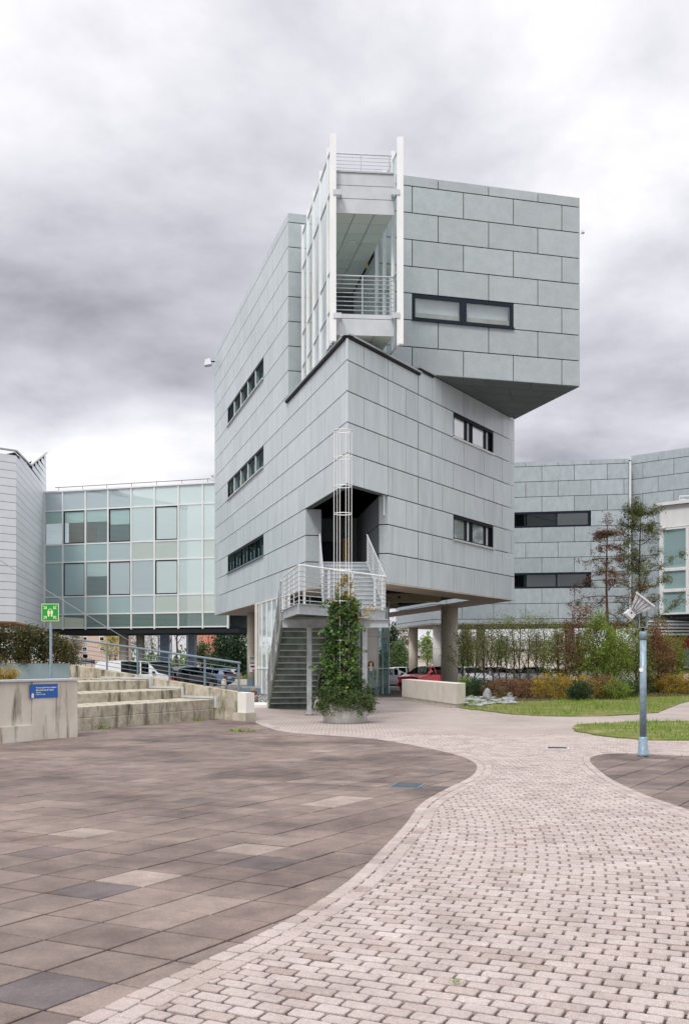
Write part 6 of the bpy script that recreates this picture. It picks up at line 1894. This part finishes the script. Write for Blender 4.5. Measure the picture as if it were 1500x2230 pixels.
# ================================================================== person
Yw = 44.0; Xw = XP(807.5, Yw)
wm = thing('person', 'woman in a long grey-green coat and light scarf, hands in pockets, beside the planter', 'person', (Xw, Yw, 0))
mat('skin', (0.58, 0.33, 0.23), 0.55); mat('hair', (0.045, 0.018, 0.012), 0.5); mat('coat', (0.155, 0.205, 0.185), 0.9, 0.1, (0.10, 0.14, 0.125), scale=18.0, rnd=0.0); mat('scarf', (0.42, 0.37, 0.31), 0.9); mat('tights', (0.012, 0.012, 0.016), 0.7); mat('bag', (0.10, 0.03, 0.025), 0.5)
def skin_body(parent):
    J = [((0, 0, 0.90), 0.13), ((0, 0.0, 1.08), 0.115), ((0, 0.01, 1.24), 0.13), ((0, 0.01, 1.36), 0.075), ((0, 0.0, 1.42), 0.05), ((0, -0.03, 1.48), 0.072), ((0, -0.035, 1.545), 0.082), ((0, -0.01, 1.60), 0.055),
         ((0.085, 0, 0.86), 0.085), ((0.09, -0.02, 0.48), 0.055), ((0.085, 0.02, 0.10), 0.035), ((0.09, -0.10, 0.035), 0.03),
         ((-0.085, 0, 0.86), 0.085), ((-0.09, 0.06, 0.48), 0.055), ((-0.08, 0.20, 0.14), 0.035), ((-0.085, 0.13, 0.05), 0.03),
         ((0.165, 0.01, 1.33), 0.055), ((0.235, 0.05, 1.07), 0.042), ((0.175, -0.09, 0.90), 0.032), ((-0.165, 0.01, 1.33), 0.055), ((-0.235, 0.05, 1.07), 0.042), ((-0.175, -0.09, 0.90), 0.032),
         ((0.0, -0.108, 1.525), 0.012)]
    E_ = [(0, 1), (1, 2), (2, 3), (3, 4), (4, 5), (5, 6), (6, 7), (0, 8), (8, 9), (9, 10), (10, 11), (0, 12), (12, 13), (13, 14), (14, 15), (3, 16), (16, 17), (17, 18), (3, 19), (19, 20), (20, 21), (6, 22)]
    me = bpy.data.meshes.new('body'); me.from_pydata([j[0] for j in J], E_, [])
    o = bpy.data.objects.new('body', me); col.objects.link(o); o.parent = parent; OFF[o] = OFF[parent]
    sk = o.modifiers.new('skin', 'SKIN')
    if not me.skin_vertices:
        bpy.context.view_layer.objects.active = o
        bpy.ops.mesh.customdata_skin_add()
    for i, j in enumerate(J):
        me.skin_vertices[0].data[i].radius = (j[1], j[1] * (0.8 if i in (1, 2) else 1.0)); me.skin_vertices[0].data[i].use_root = (i == 0)
    ss = o.modifiers.new('sub', 'SUBSURF'); ss.levels = 1; ss.render_levels = 2
    me.materials.append(M['skin'])
    return o
bo = skin_body(wm)
def ringxy(cx, cy, z, rx, ry, n=20, ph=0.0):
    return [(Xw + cx + rx * math.cos(t), Yw + cy + ry * math.sin(t), z) for t in np.linspace(0, 2 * math.pi, n + 1)[:-1]]
m = MB(); m.loft([ringxy(0, 0.0, 0.50, 0.235, 0.19), ringxy(0, 0, 0.70, 0.225, 0.175), ringxy(0, 0, 0.90, 0.205, 0.155), ringxy(0, 0, 1.05, 0.175, 0.135), ringxy(0, 0, 1.20, 0.185, 0.14), ringxy(0, 0.0, 1.30, 0.195, 0.135), ringxy(0, 0.01, 1.36, 0.165, 0.11), ringxy(0, 0.01, 1.40, 0.085, 0.075)], cap=False)
co = m.build('coat', M['coat'], wm, smooth=True)
for sg in (1, -1):
    pts = [(Xw + sg * 0.155, Yw + 0.01, 1.345), (Xw + sg * 0.205, Yw + 0.03, 1.22), (Xw + sg * 0.245, Yw + 0.05, 1.07), (Xw + sg * 0.225, Yw - 0.04, 0.97), (Xw + sg * 0.18, Yw - 0.12, 0.90)]
    MB().tube(pts, [0.075, 0.072, 0.062, 0.058, 0.056], 12).build('sleeve', M['coat'], co, smooth=True)
    MB().bar((Xw + sg * 0.07, Yw - 0.125, 1.36), (Xw + sg * 0.03, Yw - 0.155, 1.14), 0.07, 0.02, up=(0, 1, 0)).build('lapel', M['coat'], co)
for z in (1.08, 0.97): MB().lathe([(0.016, 0), (0.016, 0.02)], (Xw + 0.01, Yw - 0.155, z), 8).build('button', M['black'], co)
MB().box(Xw - 0.006, Xw + 0.008, Yw - 0.199, Yw - 0.15, 0.52, 1.1).build('coat_seam', M['black'], co) if False else None
m = MB(); m.loft([ringxy(0, -0.01, 1.33, 0.10, 0.10), ringxy(0, -0.01, 1.38, 0.105, 0.10), ringxy(0, -0.005, 1.43, 0.075, 0.075)], cap=False); m.build('scarf', M['scarf'], wm, smooth=True)
MB().bar((Xw + 0.01, Yw - 0.13, 1.38), (Xw + 0.0, Yw - 0.16, 1.22), 0.10, 0.03, up=(0, 1, 0)).build('scarf_end', M['scarf'], wm)
m = MB(); m.loft([ringxy(0.0, 0.07, 1.35, 0.115, 0.06), ringxy(0, 0.065, 1.45, 0.125, 0.07), ringxy(0, 0.045, 1.54, 0.115, 0.08), ringxy(0, 0.02, 1.60, 0.10, 0.085), ringxy(0, 0.005, 1.64, 0.07, 0.07), ringxy(0, 0.0, 1.66, 0.02, 0.02)]); m.build('hair', M['hair'], wm, smooth=True)
for sg in (1, -1):
    MB().tube([(Xw + sg * 0.085, Yw - 0.03, 1.61), (Xw + sg * 0.105, Yw - 0.03, 1.52), (Xw + sg * 0.11, Yw - 0.03, 1.38)], [0.028, 0.03, 0.02], 8).build('hair_strand', M['hair'], wm, smooth=True)
    MB().box(Xw + sg * 0.032 - 0.014, Xw + sg * 0.032 + 0.014, Yw - 0.106, Yw - 0.095, 1.538, 1.55).build('eye', M['black'], wm)
    x = 0.088 * sg; yk = -0.02 if sg > 0 else 0.06; ya = 0.02 if sg > 0 else 0.20; za = 0.10 if sg > 0 else 0.14
    MB().tube([(Xw + x, Yw, 0.60), (Xw + x, Yw + yk, 0.48), (Xw + x * 0.97, Yw + (yk + ya) / 2, 0.30), (Xw + x * 0.95, Yw + ya, za)], [0.075, 0.062, 0.062, 0.042], 12).build('legging', M['tights'], wm, smooth=True)
    MB().loft([[(Xw + x * 0.96 + 0.042 * math.cos(t), Yw + ya - 0.05 + (0.115) * math.sin(t), z0 + (za - 0.10)) for t in np.linspace(0, 6.283, 15)[:-1]] for z0 in (0.0, 0.03, 0.055)] + [[(Xw + x * 0.96 + 0.035 * math.cos(t), Yw + ya + 0.045 * math.sin(t), 0.12 + (za - 0.10)) for t in np.linspace(0, 6.283, 15)[:-1]]]).build('shoe', M['tights'], wm, smooth=True)
MB().box(Xw - 0.022, Xw + 0.022, Yw - 0.102, Yw - 0.09, 1.478, 1.486).build('mouth', M['bag'], wm)
bg = MB().box(Xw - 0.30, Xw - 0.18, Yw + 0.0, Yw + 0.12, 0.42, 0.80).build('handbag', M['bag'], None, label='dark red handbag hanging beside the woman in the long coat', cat='handbag', bevel=0.02)

# ================================================================== lamp post with floodlight
lp = GP(1400, 1648)
YL = lp.y; xl = lp.x
la = thing('lamp_post', 'galvanised steel post with a tilted white floodlight by the right slabs', 'lamp', (xl, YL, 0))
def lz(py): return ZP(py, YL)
MB().lathe([(0.098, 0.0), (0.098, 0.05), (0.092, 0.06), (0.075, 0.33), (0.068, 0.345)], (xl, YL, 0), 24).build('base', M['post_galv'], la, smooth=True)
MB().lathe([(0.060, 0.34), (0.056, lz(1392))], (xl, YL, 0), 24).build('shaft', M['post_galv'], la, smooth=True)
MB().lathe([(0.064, lz(1393)), (0.064, lz(1377)), (0.055, lz(1375.5))], (xl, YL, 0), 24).build('collar', M['post_galv'], la, smooth=True)
m = MB(); m.tube([(xl, YL, lz(1377)), (xl, YL, lz(1366))], 0.022, 10); m.build('spigot', M['frame_dark'], la)
m = MB(); m.box(xl - 0.075, xl + 0.075, YL - 0.03, YL + 0.03, lz(1367), lz(1365.5)); m.box(xl - 0.075, xl - 0.062, YL - 0.03, YL + 0.03, lz(1365.5), lz(1326)); m.box(xl + 0.062, xl + 0.075, YL - 0.03, YL + 0.03, lz(1365.5), lz(1332)); m.build('yoke', M['post_galv'], la)
def lq(px, py, dy=0.0): return W(px, py, YL + dy)
m = MB()
# wide hood (opening up and right) with a narrow gear box behind
hood_a = [lq(1373.5, 1326, -0.10), lq(1386, 1338, -0.10), lq(1424, 1322, -0.20), lq(1385, 1291, -0.20)]
hood_b = [lq(1373.5, 1326, 0.10), lq(1386, 1338, 0.10), lq(1424, 1322, 0.20), lq(1385, 1291, 0.20)]
m.add(hood_a + hood_b, [(0, 1, 2, 3), (7, 6, 5, 4), (0, 4, 5, 1), (1, 5, 6, 2), (2, 6, 7, 3), (3, 7, 4, 0)])
hood = m.build('floodlight_hood', M['concrete_white'], la)
mat('lamp_white', (0.66, 0.67, 0.68), 0.5, 0.4, (0.55, 0.56, 0.57), scale=8.0)
hood.data.materials.clear(); hood.data.materials.append(M['lamp_white'])
m = MB(); a_ = [lq(1361.5, 1336, -0.09), lq(1376.5, 1348.5, -0.09), lq(1386.5, 1338, -0.09), lq(1373, 1326, -0.09)]; b_ = [p + Vector((0, 0.18, 0)) for p in a_]
m.add(a_ + b_, [(0, 1, 2, 3), (7, 6, 5, 4), (0, 4, 5, 1), (1, 5, 6, 2), (2, 6, 7, 3), (3, 7, 4, 0)]); m.build('gear_box', M['lamp_white'], la)
m = MB()
for t in (0.2, 0.4, 0.6, 0.8):
    a = hood_a[0].lerp(hood_a[1], t) + Vector((0, -0.004, 0)); b = hood_a[3].lerp(hood_a[2], t) + Vector((0, -0.004, 0)); m.bar(a, b, 0.008, 0.006)
m.build('rib_grooves', M['frame_dark'], hood)
m = MB(); a = lq(1385, 1290, -0.215); b = lq(1425, 1321, -0.215); m.bar(a, b, 0.03, 0.03); m.bar(lq(1385, 1290, 0.215), lq(1425, 1321, 0.215), 0.03, 0.03); m.build('hood_rim', M['lamp_white'], hood)
MB().tube([lq(1374.5, 1335, -0.095), lq(1374.5, 1335, -0.085)], 0.017, 12).build('cable_port', M['black'], la)
for px, py in ((1379, 1312), (1383, 1324), (1396, 1328)):
    MB().tube([lq(px, py, -0.22), lq(px, py, -0.15)], 0.012, 10).build('bolt', M['light_metal'], la)
MB().tube([lq(1386, 1343, -0.02), lq(1390, 1352, -0.03), lq(1388, 1366, -0.05), lq(1383, 1384, -0.03)], 0.007, 6).build('cable', M['black'], la)
MB().tube([(xl - 0.045, YL - 0.045, lz(1459)), (xl - 0.047, YL - 0.052, lz(1459))], 0.038, 16).build('round_sticker', M['white_paint'], la)

# ================================================================== signs
def text_mesh(s, size, mt, name, parent, o, ux, uy, bold=0.0, align='LEFT', depth=0.001):
    cu_ = bpy.data.curves.new(name, 'FONT'); cu_.body = s; cu_.size = size; cu_.align_x = align; cu_.offset = bold
    to = bpy.data.objects.new(name, cu_); col.objects.link(to)
    dg = bpy.context.evaluated_depsgraph_get()
    me = bpy.data.meshes.new_from_object(to.evaluated_get(dg))
    bpy.data.objects.remove(to); 
    ux = Vector(ux).normalized(); uy = Vector(uy).normalized(); o = Vector(o) - OFF[parent]
    for v in me.vertices: v.co = o + ux * v.co.x + uy * v.co.y
    me.materials.clear(); me.materials.append(mt)
    ob = bpy.data.objects.new(name, me); col.objects.link(ob); ob.parent = parent; OFF[ob] = OFF[parent]
    return ob
mat('sign_blue', (0.012, 0.11, 0.42), 0.4, 0.5); mat('sign_green', (0.0, 0.30, 0.035), 0.4, 0.5); mat('sign_cream', (0.66, 0.74, 0.42), 0.5)
# blue notice on the retaining wall
def wallpt(px, py, d):
    s = on_line(tA - gnn * d, gd, px); p = tA - gnn * d + gd * s
    return Vector((p.x, p.y, ZP(py, p.y)))
bs = thing('blue_sign', 'blue enamel notice with white German lettering on the retaining wall', 'sign', tuple(wallpt(96, 1520, 0.01)))
a, b, c, d = wallpt(66, 1521.5, 0.012), wallpt(126, 1519, 0.012), wallpt(126, 1490, 0.012), wallpt(66, 1491, 0.012)
sgx = (b - a).normalized(); sgn_ = Vector((gnn.x, gnn.y, 0)); h_ = Vector((0, 0, 1)); wS = (b - a).length; hS = (d - a).length
m = MB(); q = [a, a + sgx * wS, a + sgx * wS + h_ * hS, a + h_ * hS]; q2 = [p + sgn_ * 0.010 for p in q]
m.add(q + q2, [(0, 1, 2, 3), (7, 6, 5, 4), (0, 4, 5, 1), (1, 5, 6, 2), (2, 6, 7, 3), (3, 7, 4, 0)]); m.build('plate', M['sign_blue'], bs)
fo_ = a - sgn_ * 0.003
for txt, fx, fy, sz in (('Betreten und Begehen verboten!', 0.20, 0.70, 0.043), ('Eltern haften für ihre Kinder', 0.20, 0.52, 0.043), ('Die Eigentümer', 0.20, 0.37, 0.022), ('Benutzung auf eigene Gefahr', 0.20, 0.24, 0.022)):
    t_ = text_mesh(txt, sz, M['white_paint'], 'lettering', bs, fo_ + sgx * wS * fx + h_ * hS * fy, sgx, h_, bold=0.0022)
m = MB(); o_ = fo_ + sgx * wS * 0.04 + h_ * hS * 0.03; ww, hh = wS * 0.085, hS * 0.34
pts = [o_, o_ + sgx * ww] + [o_ + sgx * (ww / 2 + ww / 2 * math.cos(t)) + h_ * (hh - ww / 2 + ww / 2 * math.sin(t)) for t in np.linspace(0, 3.1416, 9)]
m.add(pts, [tuple(range(len(pts)))]); m.build('emblem', M['white_paint'], bs)
# assembly point sign
Ys = 24.2
asg = thing('assembly_sign', 'green assembly-point sign with four arrows on a grey pole', 'sign', (XP(110, Ys), Ys, 1.16))
MB().tube([(XP(110, Ys), Ys + 0.03, 1.155), (XP(110, Ys), Ys + 0.03, ZP(1330, Ys))], 0.032, 12).build('pole', M['post_galv'], asg)
x0, x1, z0, z1 = XP(91, Ys), XP(128.5, Ys), ZP(1353, Ys), ZP(1315, Ys)
MB().box(x0, x1, Ys - 0.02, Ys - 0.002, z0, z1).build('plate', M['sign_cream'], asg)
sw, sh = x1 - x0, z1 - z0
MB().box(x0 + sw * 0.035, x1 - sw * 0.035, Ys - 0.023, Ys - 0.0205, z0 + sh * 0.035, z1 - sh * 0.035).build('green_field', M['sign_green'], asg)
def flat(pts, name, mt=None, yy=Ys - 0.0255):
    q = [(x0 + sw * u_, yy, z0 + sh * v_) for u_, v_ in pts]
    ar = sum(pts[i][0] * pts[(i + 1) % len(pts)][1] - pts[(i + 1) % len(pts)][0] * pts[i][1] for i in range(len(pts)))
    if ar < 0: q = q[::-1]
    MB().add(q, [tuple(range(len(q)))]).build(name, mt or M['sign_cream'], asg)
for cx, cy, sx_, sy_ in ((0.21, 0.79, 1, -1), (0.79, 0.79, -1, -1), (0.21, 0.20, 1, 1), (0.79, 0.20, -1, 1)):
    T = lambda u_, v_: (cx + sx_ * u_, cy + sy_ * v_)
    flat([T(-0.10, -0.07), T(-0.07, -0.10), T(0.045, 0.015), T(0.015, 0.045)], 'arrow_shaft')
    flat([T(0.10, 0.10), T(-0.10, 0.085), T(-0.06, 0.05), T(0.055, 0.055), T(0.05, -0.06), T(0.085, -0.10)], 'arrow_head')
for cx in (0.415, 0.595):
    flat([(cx - 0.045, 0.26), (cx + 0.045, 0.26), (cx + 0.05, 0.42), (cx + 0.075, 0.42), (cx + 0.075, 0.56), (cx + 0.055, 0.60), (cx - 0.055, 0.60), (cx - 0.075, 0.56), (cx - 0.075, 0.42), (cx - 0.05, 0.42)], 'figure')
    flat([(cx + 0.035 * math.cos(t), 0.65 + 0.035 * math.sin(t)) for t in np.linspace(0, 6.28, 13)[:-1]], 'figure_head')
flat([(0.505 + 0.035 * math.cos(t), 0.70 + 0.035 * math.sin(t)) for t in np.linspace(0, 6.28, 13)[:-1]], 'figure_head')
# parking board and road signs far left
Yp2 = 105
pb = thing('parking_board', 'long white parking board with a blue P beyond the ramp railing', 'sign', (XP(187, Yp2), Yp2, gz(Yp2)))
MB().box(XP(168, Yp2), XP(198, Yp2), Yp2, Yp2 + 0.06, ZP(1446, Yp2), ZP(1438, Yp2)).build('board', M['white_paint'], pb)
MB().box(XP(198, Yp2), XP(206.5, Yp2), Yp2 - 0.01, Yp2 + 0.06, ZP(1446, Yp2), ZP(1438, Yp2)).build('blue_field', M['sign_blue'], pb)
text_mesh('P', 0.42, M['white_paint'], 'lettering', pb, (XP(200, Yp2), Yp2 - 0.015, ZP(1444.6, Yp2)), (1, 0, 0), (0, 0, 1), bold=0.01)
text_mesh('OSMOCITY', 0.24, M['sign_blue'], 'lettering', pb, (XP(172, Yp2), Yp2 - 0.004, ZP(1443.5, Yp2)), (1, 0, 0), (0, 0, 1), bold=0.008)
for px in (175, 200): MB().tube([(XP(px, Yp2), Yp2 + 0.1, gz(Yp2) - 0.1), (XP(px, Yp2), Yp2 + 0.1, ZP(1440, Yp2))], 0.04, 8).build('post', M['grey_steel'], pb)
rs = thing('round_sign', 'dark round road sign seen from behind beside the parking board', 'sign', (XP(186, 100), 100, gz(100)))
MB().tube([(XP(186, 100), 100, gz(100) - 0.1), (XP(186, 100), 100, ZP(1424, 100))], 0.035, 8).build('post', M['grey_steel'], rs)
MB().tube([(XP(186, 100), 99.95, ZP(1429, 100)), (XP(186, 100), 99.92, ZP(1429, 100))], 0.24, 20).build('disc', M['frame_dark'], rs)
rs2 = thing('no_parking_sign', 'small white and purple road sign left of the bridge column', 'sign', (XP(252, 100), 100, gz(100)))
MB().tube([(XP(252, 100), 100, gz(100) - 0.1), (XP(252, 100), 100, ZP(1424, 100))], 0.035, 8).build('post', M['grey_steel'], rs2)
mat('sign_purple', (0.25, 0.03, 0.2), 0.5)
MB().tube([(XP(252, 100), 99.95, ZP(1435.5, 100)), (XP(252, 100), 99.92, ZP(1435.5, 100))], 0.14, 16).build('disc', M['sign_purple'], rs2)
MB().add([(XP(247, 100), 99.94, ZP(1430, 100)), (XP(257, 100), 99.94, ZP(1430, 100)), (XP(252, 100), 99.94, ZP(1422, 100))], [(0, 1, 2)]).build('triangle', M['white_paint'], rs2)

# ================================================================== small things
def rock(name, label, c, size, mt, group=None, seed=0, flatz=0.6, cat='stone'):
    rnd_ = random.Random(seed)
    bm = bmesh.new(); bmesh.ops.create_icosphere(bm, subdivisions=2, radius=1.0)
    ax = [Vector((rnd_.gauss(0, 1), rnd_.gauss(0, 1), rnd_.gauss(0, 1))).normalized() for _ in range(7)]; cut = [rnd_.uniform(0.55, 0.9) for _ in range(7)]
    for v in bm.verts:
        for n, k in zip(ax, cut):
            d = v.co.dot(n)
            if d > k: v.co -= n * (d - k)
        v.co *= 1 + rnd_.uniform(-0.05, 0.05)
        v.co = Vector((v.co.x * size[0], v.co.y * size[1], v.co.z * size[2]))
    me = bpy.data.meshes.new(name); bm.to_mesh(me); bm.free(); me.materials.append(mt)
    o = bpy.data.objects.new(name, me); col.objects.link(o)
    o.location = c; o.rotation_euler = (0, 0, rnd_.uniform(0, 6.28))
    return setp(o, label, cat, group)
k = 0
for i in range(64):
    px = random.uniform(1012, 1120); py = random.uniform(1521, 1541) if px < 1070 else random.uniform(1521, 1536)
    p = GP(px, py); s = random.uniform(0.11, 0.26)
    rock('stone', 'flat grey stone in the heap between the low wall and the lawn', (p.x, p.y, 0.045 + s * 0.12), (s, s * 0.8, s * 0.34), M['stone'], 'grey stones heaped beside the low wall', seed=i)
for i, (px, py, s, lb) in enumerate(((1061, 1526, 0.34, 'tallest pointed grey stone in the heap by the low wall'), (1046, 1518, 0.26, 'upright grey stone at the back of the heap nearest the low wall'), (1110, 1523, 0.22, 'grey stone standing at the right end of the heap'))):
    p = GP(px, py); rock('boulder', lb, (p.x, p.y, s * 0.55), (s * 0.8, s * 0.6, s), M['stone'], None, seed=100 + i)
for i, (px, py, s, lb) in enumerate(((553, 1529, 0.30, 'brown rock in front at the foot of the staircase'), (551, 1522, 0.24, 'brown rock standing on top of the front rock'), (538, 1526, 0.26, 'dark slanting rock left of the brown rocks'))):
    p = GP(px, py + 4); rock('boulder', lb, (p.x, p.y, s * 0.5 + (0.22 if i == 1 else 0)), (s * 0.9, s * 0.8, s * 0.75), M['rock_brown'] if i < 2 else M['stone'], None, seed=200 + i)
gvl = [GP(527, 1535).xy, GP(581, 1535).xy, GP(586, 1517).xy, GP(531, 1517).xy]
gv = sheet('gravel_bed', [(p.x, p.y) for p in gvl], 0.03, M['stone'])
gp = []
for i in range(2200):
    a, b = random.random(), random.random(); p = gvl[0].lerp(gvl[1], a).lerp(gvl[3].lerp(gvl[2], a), b); gp.append((p.x, p.y, 0.045))
leafmat('pebble', [(0.20, 0.22, 0.22), (0.36, 0.38, 0.38), (0.5, 0.5, 0.48)], trans=0.0)
leaf_obj('pebbles', gp, 0.10, M['pebble'], None, aspect=0.8, up=0.8, kind='stuff').parent = gv
MB().prism([GP(524, 1541).xy, GP(586, 1541).xy, GP(586, 1536).xy, GP(524, 1536).xy], -0.02, 0.10).build('kerb', M['concrete_white'], None, label='pale kerb edging the gravel at the foot of the staircase', cat='kerb')
MB().prism([GP(528, 1511).xy, GP(568, 1511).xy, GP(568, 1506).xy, GP(524, 1506).xy], -0.02, 0.28).build('metal_edging', M['grey_steel'], None, label='grey steel edging strip between ramp end and glass lobby', cat='edging')
# manhole covers
mc = [GP(846, 1715).xy, GP(912, 1717).xy, GP(927, 1708).xy, GP(862, 1706).xy]
mh = thing('manhole_cover', 'blue-grey steel access cover set in the brown slabs', 'cover', (mc[0].x, mc[0].y, 0))
MB().prism(mc, -0.02, 0.008).build('frame', M['grey_steel'], mh); mat('cover_blue', (0.075, 0.10, 0.12), 0.6, 0.4, (0.05, 0.065, 0.08), scale=12.0, metal=0.2)
MB().prism(inset(mc, 0.03), 0.0082, 0.013).build('lid', M['cover_blue'], mh)
dc = [GP(1186, 1631.5).xy, GP(1238, 1632).xy, GP(1240, 1629).xy, GP(1190, 1628.5).xy]
dn = thing('drain_slot', 'thin dark drain slot in the pale brick path', 'drain', (dc[0].x, dc[0].y, 0))
MB().prism(dc, -0.01, 0.010).build('frame', M['light_metal'], dn); MB().prism(inset(dc, 0.04), 0.0102, 0.014).build('grate', M['frame_dark'], dn)
# bench, cabinet, bollard
Yk = 50.0; bx0, bx1 = XP(1416, Yk), XP(1443, Yk)
bn_ = thing('bench', 'small pale concrete bench at the back of the lawn', 'bench', ((bx0 + bx1) / 2, Yk, 0))
MB().box(bx0, bx1, Yk - 0.02, Yk + 0.42, 0.40, 0.46).build('seat', M['concrete_light'], bn_, bevel=0.01)
for x in (bx0 + 0.16, bx1 - 0.09): MB().box(x - 0.035, x + 0.035, Yk + 0.02, Yk + 0.38, 0.0, 0.398).build('leg', M['concrete_light'], bn_)
Yc = 52.0
cb = thing('white_cabinet', 'white utility cabinet in the hedge beside the lamp post', 'cabinet', (XP(1424, Yc), Yc, 0))
MB().box(XP(1419, Yc), XP(1428.5, Yc), Yc, Yc + 0.3, 0.05, ZP(1461, Yc)).build('housing', M['white_paint'], cb, bevel=0.01)
MB().box(XP(1418.5, Yc), XP(1429, Yc), Yc - 0.02, Yc + 0.32, ZP(1461, Yc) + 0.001, ZP(1461, Yc) + 0.05).build('lid', M['light_metal'], cb)
MB().box(XP(1419.5, Yc), XP(1428, Yc), Yc + 0.02, Yc + 0.28, -0.01, 0.049).build('plinth', M['concrete'], cb)
Yo = 64
bd = thing('bollard', 'stubby grey concrete bollard near the ramp end', 'bollard', (XP(488, Yo), Yo, gz(Yo)))
MB().lathe([(0.21, -0.1), (0.19, 0.35), (0.17, 0.62), (0.10, 0.72), (0.02, 0.75)], (XP(488, Yo), Yo, gz(Yo)), 20).build('body', M['concrete'], bd, smooth=True)
MB().lathe([(0.195, 0.30), (0.195, 0.36)], (XP(488, Yo), Yo, gz(Yo)), 20, cap=False).build('band', M['grey_steel'], bd)
pv = thing('parking_verge', 'long pale kerb wall along the far left car park', 'wall', (XP(520, 90), 90, gz(90)))
MB().box(XP(490, 90), XP(548, 90), 90, 90.4, gz(90) - 0.1, 0.0).build('wall_block', M['concrete_light'], pv)
shrub('verge_hedge', 'bright green clipped ground cover above the far left kerb wall', 'hedge', (XP(520, 92), 92, -0.55), (1.4, 0.6, 0.42), 2600, 60, 0.12, M['spring'], cr=0.16, stems=12)
# guy wires in front of the bridge
gw = thing('guy_wire', 'thin pale cable running down across the glass bridge', 'cable', tuple(W(285, 1398, 92)))
MB().tube([W(-20, 1207, 70), W(105, 1288, 78), W(285, 1398, 92)], 0.03, 6).build('cable', M['white_steel'], gw)
MB().tube([W(285, 1398, 92), W(330, 1425, 95.5), (XP(335, 96), 96, gz(96))], 0.03, 6).build('anchor_rod', M['grey_steel'], gw)
# dead leaf on the bricks
p = GP(1159, 2019); lf = leaf_obj('fallen_leaf', np.array([[p.x, p.y, 0.012]]), 0.035, M['ivy_autumn'], None, np.array([0.9])); setp(lf, 'single fallen brown leaf on the bricks in the foreground', 'leaf')
